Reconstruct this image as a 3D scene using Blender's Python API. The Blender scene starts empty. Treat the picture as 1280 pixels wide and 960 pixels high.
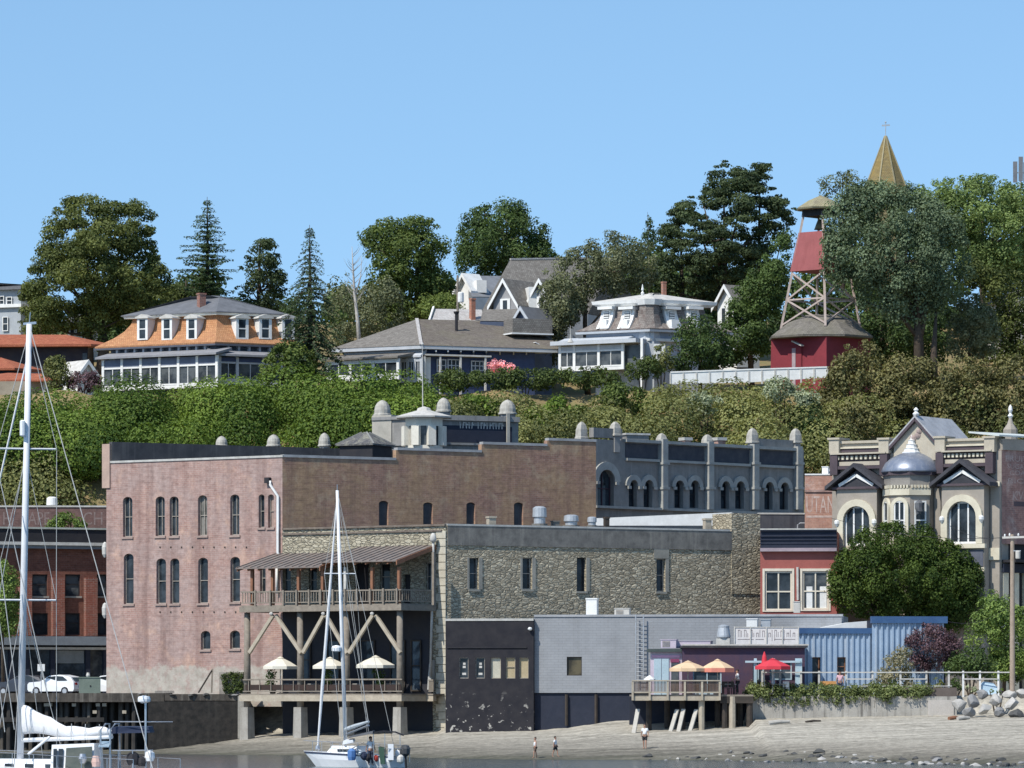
import bpy, bmesh, math, random
from mathutils import Vector, Matrix
random.seed(7)
sc = bpy.context.scene
COL = sc.collection
F = 6160.0; CH = 4.2; HY = 870.0        # focal length in photo pixels, eye height, horizon row
CAM = Vector((0, 0, CH))
R = math.radians
def W(px, py, Y): return Vector(((px-640)*Y/F, Y, CH+(HY-py)*Y/F))
def mpp(Y): return Y/F
def yslope(px, Y, s, px2):
    X1 = (px-640)*Y/F
    return (Y-s*X1)/(1-s*(px2-640)/F)

# ---------------------------------------------------------------- planes
class PL:
    """vertical plane through two ground points; u runs left to right, d out of the face"""
    def __init__(s, pxa, Ya, pxb, Yb=None, slope=None):
        if Yb is None: Yb = yslope(pxa, Ya, slope or 0.0, pxb)
        s.A = Vector(((pxa-640)*Ya/F, Ya, 0)); s.B = Vector(((pxb-640)*Yb/F, Yb, 0))
        s.t = (s.B-s.A).normalized(); s.n = Vector((s.t.y, -s.t.x, 0)); s.L = (s.B-s.A).length
        s.pxa, s.pxb, s.Ya, s.Yb = pxa, pxb, Ya, Yb
    def hit(s, px, py=HY, d=0.0):
        di = Vector(((px-640)/F, 1, (HY-py)/F)); o = s.A+s.n*d
        k = (o-Vector((0, 0, CH))).dot(s.n)/di.dot(s.n) if abs(di.dot(s.n)) > 1e-9 else s.Ya
        k = ((o.x)*s.n.x+(o.y)*s.n.y)/(di.x*s.n.x+di.y*s.n.y)
        return Vector((di.x*k, di.y*k, CH+di.z*k))
    def u(s, px, d=0.0): return (s.hit(px, HY, d)-s.A).dot(s.t)
    def z(s, px, py, d=0.0): return s.hit(px, py, d).z
    def pt(s, u, z, d=0.0): return s.A+s.t*u+s.n*d+Vector((0, 0, z))
    def rect(s, x0, y0, x1, y1, d=0.0):
        xm = (x0+x1)/2
        return (s.u(x0, d), s.u(x1, d), s.z(xm, y1, d), s.z(xm, y0, d))
    def hole(s, x0, y0, x1, y1, rise=0.0):
        a = s.rect(x0, y0, x1, y1)
        return a+(rise*(a[1]-a[0]),)

# ---------------------------------------------------------------- mesh builder
ROOT = {}
class MB:
    def __init__(s): s.v = []; s.f = []; s.sm = False
    def add(s, vs, fs):
        o = len(s.v); s.v.extend([Vector(p) for p in vs]); s.f.extend([[i+o for i in f] for f in fs]); return s
    def quad(s, *p): return s.add(p, [list(range(len(p)))])
    def hexa(s, p):      # 8 points: bottom ring 4, top ring 4
        return s.add(p, [[3, 2, 1, 0], [4, 5, 6, 7], [0, 1, 5, 4], [1, 2, 6, 5], [2, 3, 7, 6], [3, 0, 4, 7]])
    def box(s, pl, u0, u1, z0, z1, d0, d1):
        q = lambda u, z, d: pl.pt(u, z, d)
        return s.hexa([q(u0, z0, d1), q(u1, z0, d1), q(u1, z0, d0), q(u0, z0, d0), q(u0, z1, d1), q(u1, z1, d1), q(u1, z1, d0), q(u0, z1, d0)])
    def pbox(s, pl, x0, y0, x1, y1, d0, d1):
        u0, u1, z0, z1 = pl.rect(x0, y0, x1, y1, d1); return s.box(pl, u0, u1, z0, z1, d0, d1)
    def poly(s, pl, uz, d0, d1):
        n = len(uz)
        vs = [pl.pt(u, z, d1) for u, z in uz]+[pl.pt(u, z, d0) for u, z in uz]
        fs = [list(range(n)), list(range(2*n-1, n-1, -1))]+[[i, i+n, (i+1) % n+n, (i+1) % n] for i in range(n)]
        return s.add(vs, fs)
    def ppoly(s, pl, pts, d0, d1):
        return s.poly(pl, [(pl.u(x, d1), pl.z(x, y, d1)) for x, y in pts], d0, d1)
    def bx(s, x0, x1, y0, y1, z0, z1, rz=0.0, c=None):
        p = [Vector(q) for q in ((x0, y0, z0), (x1, y0, z0), (x1, y1, z0), (x0, y1, z0), (x0, y0, z1), (x1, y0, z1), (x1, y1, z1), (x0, y1, z1))]
        if rz or c is not None:
            m = Matrix.Rotation(rz, 3, 'Z'); c = Vector(c or (0, 0, 0)); p = [c+m @ q for q in p]
        return s.hexa(p)
    def tube(s, pts, r, seg=6, caps=True):
        pts = [Vector(p) for p in pts]; n = len(pts)
        rs = r if isinstance(r, (list, tuple)) else [r]*n
        base = len(s.v)
        for i, p in enumerate(pts):
            t = (pts[min(i+1, n-1)]-pts[max(i-1, 0)])
            t = t.normalized() if t.length > 1e-9 else Vector((0, 0, 1))
            a = t.cross(Vector((0, 0, 1)) if abs(t.z) < .9 else Vector((1, 0, 0))).normalized(); b = t.cross(a)
            for k in range(seg):
                an = 2*math.pi*k/seg; s.v.append(p+(a*math.cos(an)+b*math.sin(an))*rs[i])
        for i in range(n-1):
            for k in range(seg):
                a0 = base+i*seg+k; a1 = base+i*seg+(k+1) % seg
                s.f.append([a0, a0+seg, a1+seg, a1])
        if caps:
            s.f.append([base+k for k in range(seg)]); s.f.append([base+(n-1)*seg+k for k in range(seg-1, -1, -1)])
        return s
    def beam(s, a, b, w, h):      # rectangular bar
        a = Vector(a); b = Vector(b); t = (b-a).normalized()
        x = t.cross(Vector((0, 0, 1)) if abs(t.z) < .95 else Vector((0, 1, 0))).normalized()*(w/2); y = x.cross(t).normalized()*(h/2)
        return s.hexa([a-x-y, a+x-y, a+x+y, a-x+y, b-x-y, b+x-y, b+x+y, b-x+y])
    def lathe(s, c, prof, seg=16, rot=0.0, sx=1.0, sy=1.0):
        c = Vector(c); base = len(s.v); n = len(prof)
        for r, z in prof:
            for k in range(seg):
                a = 2*math.pi*k/seg+rot; s.v.append(c+Vector((r*math.cos(a)*sx, r*math.sin(a)*sy, z)))
        for i in range(n-1):
            for k in range(seg):
                a0 = base+i*seg+k; a1 = base+i*seg+(k+1) % seg; s.f.append([a0, a1, a1+seg, a0+seg])
        s.f.append([base+k for k in range(seg-1, -1, -1)]); s.f.append([base+(n-1)*seg+k for k in range(seg)])
        return s
    def ell(s, c, rx, ry, rz, seg=10, rings=6, jit=0.0):
        c = Vector(c); base = len(s.v)
        for i in range(rings+1):
            th = math.pi*i/rings
            for k in range(seg):
                a = 2*math.pi*k/seg; j = 1+random.uniform(-jit, jit)
                s.v.append(c+Vector((rx*math.sin(th)*math.cos(a)*j, ry*math.sin(th)*math.sin(a)*j, rz*math.cos(th)*j)))
        for i in range(rings):
            for k in range(seg):
                a0 = base+i*seg+k; a1 = base+i*seg+(k+1) % seg; s.f.append([a0, a0+seg, a1+seg, a1])
        return s
    def loft(s, rings, cap=True):     # list of equal-length closed rings
        n = len(rings[0]); base = len(s.v)
        for r in rings: s.v.extend([Vector(p) for p in r])
        for i in range(len(rings)-1):
            for k in range(n):
                a0 = base+i*n+k; a1 = base+i*n+(k+1) % n; s.f.append([a0, a1, a1+n, a0+n])
        if cap:
            s.f.append([base+k for k in range(n-1, -1, -1)]); s.f.append([base+(len(rings)-1)*n+k for k in range(n)])
        return s
    def build(s, name, mat, parent=None, smooth=False, tints=None):
        me = bpy.data.meshes.new(name); o = bpy.data.objects.new(name, me)
        if parent is not None:
            loc = ROOT[parent.name]; ROOT[o.name] = loc
        else:
            xs = [p.x for p in s.v]; ys = [p.y for p in s.v]
            loc = Vector(((min(xs)+max(xs))/2, (min(ys)+max(ys))/2, min(p.z for p in s.v)))
            ROOT[o.name] = loc
        me.from_pydata([p-loc for p in s.v], [], s.f)
        if s.sm or smooth: me.polygons.foreach_set('use_smooth', [True]*len(me.polygons))
        uv = me.uv_layers.new(name='m'); data = []
        for f in me.polygons:
            n = f.normal
            if abs(n.z) > .75: t = Vector((1, 0, 0)); b = Vector((0, 1, 0))
            else:
                t = Vector((-n.y, n.x, 0)).normalized(); b = Vector((0, 0, 1))
                if abs(n.z) > .2: b = n.cross(t)
            for vi in f.vertices:
                p = me.vertices[vi].co+loc; data += [p.dot(t), p.dot(b)]
        uv.data.foreach_set('uv', data)
        if tints is not None:
            at = me.attributes.new('tint', 'FLOAT', 'FACE'); at.data.foreach_set('value', tints)
        if isinstance(mat, (list, tuple)):
            for m in mat: me.materials.append(m)
        elif mat: me.materials.append(mat)
        COL.objects.link(o)
        if parent is not None: o.parent = parent
        else: o.location = loc
        return o
def tag(o, label=None, cat=None, group=None, kind=None):
    if label: o['label'] = label
    if cat: o['category'] = cat
    if group: o['group'] = group
    if kind: o['kind'] = kind
    return o
def thing(name, loc, label, cat, group=None):
    o = bpy.data.objects.new(name, None); o.empty_display_size = .2
    COL.objects.link(o); o.location = loc; ROOT[o.name] = Vector(loc)
    return tag(o, label, cat, group)
def dup(o, loc, label=None, group=None):
    r = o.copy(); COL.objects.link(r); r.location = loc; ROOT[r.name] = Vector(loc)
    if label: r['label'] = label
    if group: r['group'] = group
    for ch in list(o.children):
        c = ch.copy(); COL.objects.link(c); c.parent = r
        for g in list(ch.children):
            e = g.copy(); COL.objects.link(e); e.parent = c
    return r

# ---------------------------------------------------------------- walls with openings
def wall(mb, pl, u0, u1, z0, z1, holes=(), dep=.3, d=0.0):
    hs = [h for h in holes if h[1] > u0 and h[0] < u1]
    us = sorted(set([u0, u1]+[h[0] for h in hs]+[h[1] for h in hs])); zs = sorted(set([z0, z1]+[h[2] for h in hs]+[h[3] for h in hs]))
    us = [u for u in us if u0-1e-6 <= u <= u1+1e-6]; zs = [z for z in zs if z0-1e-6 <= z <= z1+1e-6]
    for i in range(len(us)-1):
        for j in range(len(zs)-1):
            um = (us[i]+us[i+1])/2; zm = (zs[j]+zs[j+1])/2
            if any(h[0] < um < h[1] and h[2] < zm < h[3] for h in hs): continue
            mb.quad(pl.pt(us[i], zs[j], d), pl.pt(us[i+1], zs[j], d), pl.pt(us[i+1], zs[j+1], d), pl.pt(us[i], zs[j+1], d))
    for h in hs:
        a, b, lo, hi = h[:4]; rise = h[4] if len(h) > 4 else 0.0; e = d-dep; sp = hi-rise
        mb.quad(pl.pt(a, lo, d), pl.pt(a, sp, d), pl.pt(a, sp, e), pl.pt(a, lo, e))
        mb.quad(pl.pt(b, lo, d), pl.pt(b, lo, e), pl.pt(b, sp, e), pl.pt(b, sp, d))
        mb.quad(pl.pt(a, lo, d), pl.pt(a, lo, e), pl.pt(b, lo, e), pl.pt(b, lo, d))
        if rise <= 0: mb.quad(pl.pt(a, hi, d), pl.pt(b, hi, d), pl.pt(b, hi, e), pl.pt(a, hi, e))
        else:
            N = 10; arc = [((a+b)/2-(b-a)/2*math.cos(math.pi*k/N), sp+rise*math.sin(math.pi*k/N)) for k in range(N+1)]
            for k in range(N):
                p, q = arc[k], arc[k+1]; cu = a if k < N//2 else b
                if k < N//2: mb.quad(pl.pt(cu, hi, d), pl.pt(p[0], p[1], d), pl.pt(q[0], q[1], d))
                else: mb.quad(pl.pt(cu, hi, d), pl.pt(p[0], p[1], d), pl.pt(q[0], q[1], d))
                mb.quad(pl.pt(p[0], p[1], d), pl.pt(p[0], p[1], e), pl.pt(q[0], q[1], e), pl.pt(q[0], q[1], d))
    return mb
def arch_ring(mb, pl, a, b, sp, rise, w, d0, d1, N=12, leg=0.0):
    """surround: an arched band of width w outside the opening a..b, springing at sp"""
    um = (a+b)/2; ra = (b-a)/2; inner = []; outer = []
    if leg: inner.append((a, sp-leg)); outer.append((a-w, sp-leg))
    for k in range(N+1):
        c = math.cos(math.pi*k/N); s_ = math.sin(math.pi*k/N)
        inner.append((um-ra*c, sp+rise*s_)); outer.append((um-(ra+w)*c, sp+(rise+w)*s_))
    if leg: inner.append((b, sp-leg)); outer.append((b+w, sp-leg))
    for k in range(len(inner)-1):
        mb.poly(pl, [outer[k], inner[k], inner[k+1], outer[k+1]][::-1], d0, d1)
    return mb
def window(root, pl, h, fm, gm, dep=.25, mull=0, rails=(.5,), fw=.07, sill=None, name='window', label=None, d=0.0, open_top=False):
    a, b, lo, hi = h[:4]; mb = MB(); e0 = d-dep+.03; e1 = d-dep+.10
    mb.box(pl, a, a+fw, lo, hi, e0, e1); mb.box(pl, b-fw, b, lo, hi, e0, e1)
    mb.box(pl, a+fw, b-fw, lo, lo+fw, e0, e1); mb.box(pl, a+fw, b-fw, hi-fw, hi, e0, e1)
    for k in range(mull):
        u = a+(b-a)*(k+1)/(mull+1); mb.box(pl, u-fw*.4, u+fw*.4, lo+fw, hi-fw, e0, e1-.01)
    for r in rails:
        z = lo+(hi-lo)*r; mb.box(pl, a+fw, b-fw, z-fw*.4, z+fw*.4, e0, e1-.004)
    w = mb.build(name, fm, root)
    if label: w['label'] = label
    g = MB(); ex = .06 if len(h) > 4 and h[4] > 0 else 0.0
    g.quad(pl.pt(a-ex, lo-ex, d-dep+.015), pl.pt(b+ex, lo-ex, d-dep+.015), pl.pt(b+ex, hi+ex, d-dep+.015), pl.pt(a-ex, hi+ex, d-dep+.015))
    g.build('pane', gm, w)
    if sill:
        s = MB(); s.box(pl, a-.1, b+.1, lo-.16, lo-.005, d-.02, d+.1); s.build('sill', sill, w)
    return w

# footprint helper: corner nearest the camera, left face L, right face R
class FOOT:
    def __init__(s, pc, Yc, pl_, pr, sl, sr):
        Yl = yslope(pc, Yc, -sl, pl_); Yr = yslope(pc, Yc, sr, pr)
        s.L = PL(pl_, Yl, pc, Yc); s.R = PL(pc, Yc, pr, Yr)
        s.C = s.R.A.copy(); s.A = s.L.A.copy(); s.B = s.R.B.copy(); s.D = s.A+s.B-s.C
        s.tL = -s.L.t; s.tR = s.R.t
    def ring(s, d, z):
        # offset outward by d
        nL, nR = s.L.n, s.R.n
        det = nL.x*nR.y-nL.y*nR.x
        def off(P, a, b):
            x = (a*nR.y-b*nL.y)/det; y = (nL.x*b-nR.x*a)/det
            return Vector((P.x+x, P.y+y, z))
        return [off(s.A, d, -d), off(s.C, d, d), off(s.B, -d, d), off(s.D, -d, -d)]
    def body(s, mb, z0, z1, d=0.0, skip=()):
        a = s.ring(d, z0); b = s.ring(d, z1)
        for i, nm in enumerate('LRBK'):
            if nm in skip: continue
            j = (i+1) % 4; mb.quad(a[i], a[j], b[j], b[i])
        return mb
    def cap(s, mb, z, d=0.0): return mb.quad(*s.ring(d, z))
    def slab(s, mb, z0, z1, d): return mb.loft([s.ring(d, z0), s.ring(d, z1)])

def text_mesh(root, pl, txt, u0, u1, z0, z1, d, mat, name='lettering'):
    cu = bpy.data.curves.new('lettering', 'FONT'); cu.body = txt; cu.resolution_u = 2
    to = bpy.data.objects.new('tmp_text', cu); COL.objects.link(to)
    bpy.context.view_layer.update()
    me = to.evaluated_get(bpy.context.evaluated_depsgraph_get()).to_mesh()
    vs = [v.co.copy() for v in me.vertices]; fs = [list(p.vertices) for p in me.polygons]
    to.evaluated_get(bpy.context.evaluated_depsgraph_get()).to_mesh_clear()
    bpy.data.objects.remove(to); bpy.data.curves.remove(cu)
    if not vs: return None
    x0 = min(v.x for v in vs); x1 = max(v.x for v in vs); y0 = min(v.y for v in vs); y1 = max(v.y for v in vs)
    mb = MB(); mb.add([pl.pt(u0+(v.x-x0)/(x1-x0)*(u1-u0), z0+(v.y-y0)/(y1-y0)*(z1-z0), d) for v in vs], fs)
    return mb.build(name, mat, root)

# ---------------------------------------------------------------- materials
class NT:
    def __init__(s, name):
        s.m = bpy.data.materials.new(name); s.m.use_nodes = True; s.t = s.m.node_tree; s.n = s.t.nodes; s.l = s.t.links
        s.p = s.n['Principled BSDF']; s.out = s.n['Material Output']
    def new(s, ty, **k):
        n = s.n.new(ty)
        for a, b in k.items(): setattr(n, a, b)
        return n
    def link(s, a, b): s.l.new(a, b)
    def coord(s, uv=False):
        if uv: return s.new('ShaderNodeUVMap', uv_map='m').outputs[0]
        return s.new('ShaderNodeTexCoord').outputs['Object']
    def scale(s, vec, sx, sy, sz):
        m = s.new('ShaderNodeMapping'); m.inputs['Scale'].default_value = (sx, sy, sz); s.link(vec, m.inputs[0]); return m.outputs[0]
    def noise(s, vec, sc, detail=4, rough=.6):
        n = s.new('ShaderNodeTexNoise'); n.inputs['Scale'].default_value = sc; n.inputs['Detail'].default_value = detail; n.inputs['Roughness'].default_value = rough
        s.link(vec, n.inputs['Vector']); return n.outputs[0]
    def ramp(s, fac, stops, interp='LINEAR'):
        r = s.new('ShaderNodeValToRGB'); r.color_ramp.interpolation = interp; e = r.color_ramp.elements
        while len(e) < len(stops): e.new(.5)
        for q, (p, c) in zip(e, stops):
            q.position = p; q.color = tuple(c)+(1,) if not isinstance(c, (int, float)) else (c, c, c, 1)
        s.link(fac, r.inputs[0]); return r.outputs[0]
    def mix(s, fac, a, b, mode='MIX'):
        m = s.new('ShaderNodeMix', data_type='RGBA', blend_type=mode)
        for sock, v in ((m.inputs[0], fac), (m.inputs[6], a), (m.inputs[7], b)):
            if hasattr(v, 'is_linked'): s.link(v, sock)
            else: sock.default_value = v if isinstance(v, (int, float)) else tuple(v)+(1,)
        return m.outputs[2]
    def math(s, op, a, b=0.0):
        m = s.new('ShaderNodeMath', operation=op)
        for sock, v in zip(m.inputs, (a, b)):
            if hasattr(v, 'is_linked'): s.link(v, sock)
            else: sock.default_value = v
        return m.outputs[0]
    def bump(s, h, strength, dist):
        b = s.new('ShaderNodeBump'); b.inputs['Strength'].default_value = strength; b.inputs['Distance'].default_value = dist
        s.link(h, b.inputs['Height']); s.link(b.outputs[0], s.p.inputs['Normal'])
    def done(s, col, rough=.8, spec=None, metal=0.0):
        if hasattr(col, 'is_linked'): s.link(col, s.p.inputs['Base Color'])
        else: s.p.inputs['Base Color'].default_value = tuple(col)+(1,)
        s.p.inputs['Roughness'].default_value = rough; s.p.inputs['Metallic'].default_value = metal
        if spec is not None: s.p.inputs['Specular IOR Level'].default_value = spec
        return s.m
MATS = {}
def mk(name, c1, c2=None, sc=1.2, rough=.75, bump=0.0, streak=None, spec=.3, metal=0.0, grain=.25):
    """weathered paint or plain stuff: blotches of c2 on c1, fine grain, optional vertical streaks"""
    if name in MATS: return MATS[name]
    t = NT(name); v = t.coord(); c2 = c2 or tuple(x*.72 for x in c1)
    f = t.noise(v, sc, 6, .65); f = t.ramp(f, [(.35, 0.0), (.68, 1.0)])
    col = t.mix(f, c1, c2)
    if streak:
        sv = t.scale(t.coord(), 3.0, 3.0, .16); sf = t.ramp(t.noise(sv, 1.0, 5, .6), [(.52, 0.0), (.72, 1.0)])
        col = t.mix(t.math('MULTIPLY', sf, .75), col, streak)
    g = t.noise(v, sc*9, 3, .7)
    col = t.mix(grain, col, t.ramp(g, [(.3, .35), (.7, 1.0)]), 'MULTIPLY')
    if bump: t.bump(g, bump, .03)
    MATS[name] = t.done(col, rough, spec, metal); return MATS[name]
def brick(name, cols, mortar=(.42, .38, .34), stain=(.2, .17, .15), pale=None, plaster_z=None, bump=.35, tone=1.0):
    t = NT(name); uv = t.coord(True); ob = t.coord()
    b = t.new('ShaderNodeTexBrick'); t.link(uv, b.inputs['Vector'])
    b.inputs['Scale'].default_value = 1.0; b.inputs['Brick Width'].default_value = .42; b.inputs['Row Height'].default_value = .15
    b.inputs['Mortar Size'].default_value = .012; b.inputs['Mortar Smooth'].default_value = .4
    b.inputs['Color1'].default_value = cols[0]+(1,); b.inputs['Color2'].default_value = cols[1]+(1,); b.inputs['Mortar'].default_value = mortar+(1,)
    col = b.outputs[0]
    f = t.ramp(t.noise(uv, .3, 7, .7), [(.40, 0.0), (.58, 1.0)]); col = t.mix(t.math('MULTIPLY', f, .75), col, cols[2])
    h = t.scale(uv, .6, 4.5, 1.0); f = t.ramp(t.noise(h, 1.0, 5, .7), [(.5, 0.0), (.75, 1.0)]); col = t.mix(t.math('MULTIPLY', f, .7), col, stain)
    if pale:
        f = t.ramp(t.noise(uv, .5, 8, .72), [(.53, 0.0), (.64, 1.0)]); col = t.mix(t.math('MULTIPLY', f, .8), col, pale)
    sv = t.scale(uv, .9, .05, 1.0); f = t.ramp(t.noise(sv, 1.0, 4, .6), [(.46, 0.0), (.68, 1.0)]); col = t.mix(t.math('MULTIPLY', f, .6), col, stain)
    col = t.mix(.5, col, t.ramp(t.noise(uv, 2.6, 5, .75), [(.28, .35), (.68, 1.25)]), 'MULTIPLY')
    if plaster_z is not None:
        sep = t.new('ShaderNodeSeparateXYZ'); t.link(uv, sep.inputs[0])
        zz = t.math('ADD', sep.outputs[1], t.math('MULTIPLY', t.noise(uv, .9, 7, .7), 3.2))
        k = t.ramp(t.math('MULTIPLY', t.math('SUBTRACT', zz, plaster_z+1.1), .8), [(.3, 1.0), (.6, 0.0)])
        pl_ = t.ramp(t.noise(uv, 1.1, 6, .7), [(.3, (.30, .27, .23)), (.7, (.50, .46, .40))])
        col = t.mix(t.math('MULTIPLY', k, t.ramp(t.noise(uv, 1.6, 7, .75), [(.36, .25), (.52, 1.0)])), col, pl_)
    t.bump(t.mix(.5, b.outputs[1], t.noise(uv, 6, 3, .6)), bump, .03)
    MATS[name] = t.done(col, .9, .15); return MATS[name]
def rubble(name, lo, hi, sx=1.5, sy=3.2, bump=1.0, dark=(.07, .06, .05), dist=.09):
    t = NT(name); uv = t.coord(True)
    nz = t.new('ShaderNodeTexNoise'); nz.inputs['Scale'].default_value = 1.3; t.link(uv, nz.inputs['Vector'])
    wob = t.new('ShaderNodeMix', data_type='VECTOR'); wob.inputs[0].default_value = .16; t.link(uv, wob.inputs[4]); t.link(nz.outputs[1], wob.inputs[5])
    s = t.scale(wob.outputs[1], sx/.84, sy/.84, 1)
    vo = t.new('ShaderNodeTexVoronoi', feature='F1'); vo.inputs['Scale'].default_value = 1.0; vo.inputs['Randomness'].default_value = .85; t.link(s, vo.inputs['Vector'])
    ve = t.new('ShaderNodeTexVoronoi', feature='DISTANCE_TO_EDGE'); ve.inputs['Scale'].default_value = 1.0; ve.inputs['Randomness'].default_value = .85; t.link(s, ve.inputs['Vector'])
    sep = t.new('ShaderNodeSeparateColor'); t.link(vo.outputs['Color'], sep.inputs[0])
    col = t.ramp(sep.outputs[0], [(0, lo), (.6, tuple((a+b)/2 for a, b in zip(lo, hi))), (1, hi)])
    e = t.ramp(ve.outputs[0], [(.0, 0.0), (.07, 1.0)]); col = t.mix(e, dark, col)
    col = t.mix(.7, col, t.ramp(t.noise(uv, 3.4, 6, .8), [(.28, .35), (.68, 1.3)]), 'MULTIPLY')
    st = t.ramp(t.noise(t.scale(uv, .6, .08, 1), 1.0, 4), [(.5, 0.0), (.72, 1.0)]); col = t.mix(t.math('MULTIPLY', st, .35), col, tuple(x*.8 for x in lo))
    hgt = t.math('ADD', t.ramp(ve.outputs[0], [(0, 0.0), (.16, 1.0)]), t.math('MULTIPLY', t.noise(uv, 5, 4, .7), .8))
    t.bump(hgt, bump, dist)
    MATS[name] = t.done(col, .95, .1); return MATS[name]
def shingle(name, lo, hi, patch=None, row=.16, wid=.22, moss=None):
    t = NT(name); uv = t.coord(True)
    b = t.new('ShaderNodeTexBrick'); t.link(uv, b.inputs['Vector']); b.inputs['Scale'].default_value = 1.0
    b.inputs['Brick Width'].default_value = wid; b.inputs['Row Height'].default_value = row; b.inputs['Mortar Size'].default_value = .012
    b.inputs['Color1'].default_value = lo+(1,); b.inputs['Color2'].default_value = hi+(1,); b.inputs['Mortar'].default_value = tuple(x*.4 for x in lo)+(1,)
    col = b.outputs[0]
    if patch:
        f = t.ramp(t.noise(uv, 1.6, 7, .75), [(.48, 0.0), (.6, 1.0)]); col = t.mix(t.math('MULTIPLY', f, .8), col, patch)
    if moss:
        f = t.ramp(t.noise(t.coord(), .5, 6, .7), [(.45, 0.0), (.7, 1.0)]); col = t.mix(t.math('MULTIPLY', f, .7), col, moss)
    col = t.mix(.5, col, t.ramp(t.noise(uv, 2.2, 5, .7), [(.25, .5), (.7, 1.15)]), 'MULTIPLY')
    t.bump(t.mix(.4, b.outputs[1], t.noise(uv, 7, 3)), .3, .03)
    MATS[name] = t.done(col, .9, .15); return MATS[name]
def leafmat(name, a, b, trans=.36):
    a = tuple(x*1.55 for x in a); b = tuple(x*2.3 for x in b); t = NT(name); at = t.new('ShaderNodeAttribute', attribute_name='tint')
    col = t.ramp(at.outputs['Fac'], [(.0, a), (1.0, b)])
    t.link(col, t.p.inputs['Base Color']); t.p.inputs['Roughness'].default_value = .6; t.p.inputs['Specular IOR Level'].default_value = .25
    tr = t.new('ShaderNodeBsdfTranslucent'); t.link(t.mix(1.0, col, (1.0, 1.0, .55), 'MULTIPLY'), tr.inputs[0])
    mx = t.new('ShaderNodeMixShader'); mx.inputs[0].default_value = trans
    t.link(t.p.outputs[0], mx.inputs[1]); t.link(tr.outputs[0], mx.inputs[2]); t.link(mx.outputs[0], t.out.inputs[0])
    MATS[name] = t.m; return t.m
def glassmat(name, c=(.02, .025, .03), rough=.06, c2=None):
    t = NT(name); f = t.ramp(t.noise(t.coord(), .9, 3), [(.4, 0.0), (.6, 1.0)])
    col = t.mix(f, c, c2 or tuple(x*2.2 for x in c))
    t.bump(t.noise(t.coord(), 1.2, 2), .06, .05)
    MATS[name] = t.done(col, rough, .2); return MATS[name]
# ================================================================ light, sky, camera
SUN_AZ = 44.0; SUN_EL = 50.0
sc.view_settings.view_transform = 'Standard'; sc.view_settings.look = 'None'; sc.view_settings.gamma = 1.0; sc.view_settings.exposure = 0.36
w = bpy.data.worlds.new('World'); sc.world = w; w.use_nodes = True
nt = w.node_tree; bg = nt.nodes['Background']
sky = nt.nodes.new('ShaderNodeTexSky'); sky.sky_type = 'NISHITA'; sky.sun_disc = False
sky.sun_elevation = R(SUN_EL); sky.sun_rotation = R(180+SUN_AZ); sky.air_density = 1.0; sky.dust_density = .2; sky.ozone_density = 2.5; sky.altitude = 0
tc = nt.nodes.new('ShaderNodeTexCoord'); sp = nt.nodes.new('ShaderNodeSeparateXYZ'); nt.links.new(tc.outputs['Generated'], sp.inputs[0])
mz = nt.nodes.new('ShaderNodeMath'); mz.operation = 'MULTIPLY_ADD'; mz.inputs[1].default_value = .9; mz.inputs[2].default_value = .14; nt.links.new(sp.outputs[2], mz.inputs[0])
cb = nt.nodes.new('ShaderNodeCombineXYZ'); nt.links.new(sp.outputs[0], cb.inputs[0]); nt.links.new(sp.outputs[1], cb.inputs[1]); nt.links.new(mz.outputs[0], cb.inputs[2])
nt.links.new(cb.outputs[0], sky.inputs[0])
hs = nt.nodes.new('ShaderNodeHueSaturation'); hs.inputs['Saturation'].default_value = 1.07; hs.inputs['Hue'].default_value = .493; nt.links.new(sky.outputs[0], hs.inputs['Color'])
nt.links.new(hs.outputs[0], bg.inputs[0]); bg.inputs[1].default_value = .14
sl = bpy.data.lights.new('sun', 'SUN'); sl.energy = 3.9; sl.angle = R(.5); sl.color = (1.0, .95, .86)
so = bpy.data.objects.new('sun', sl); COL.objects.link(so)
sd = Vector((-math.sin(R(SUN_AZ))*math.cos(R(SUN_EL)), -math.cos(R(SUN_AZ))*math.cos(R(SUN_EL)), math.sin(R(SUN_EL))))
so.rotation_euler = sd.to_track_quat('Z', 'Y').to_euler(); so.location = (-60, 200, 120)
cd = bpy.data.cameras.new('camera'); co = bpy.data.objects.new('camera', cd); COL.objects.link(co)
co.location = (0, 0, CH); co.rotation_euler = (R(90), 0, 0); cd.sensor_width = 36.0; cd.lens = 36.0*F/1280; cd.shift_y = (HY-480)/1280
cd.clip_start = 1.0; cd.clip_end = 6000; sc.camera = co

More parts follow.
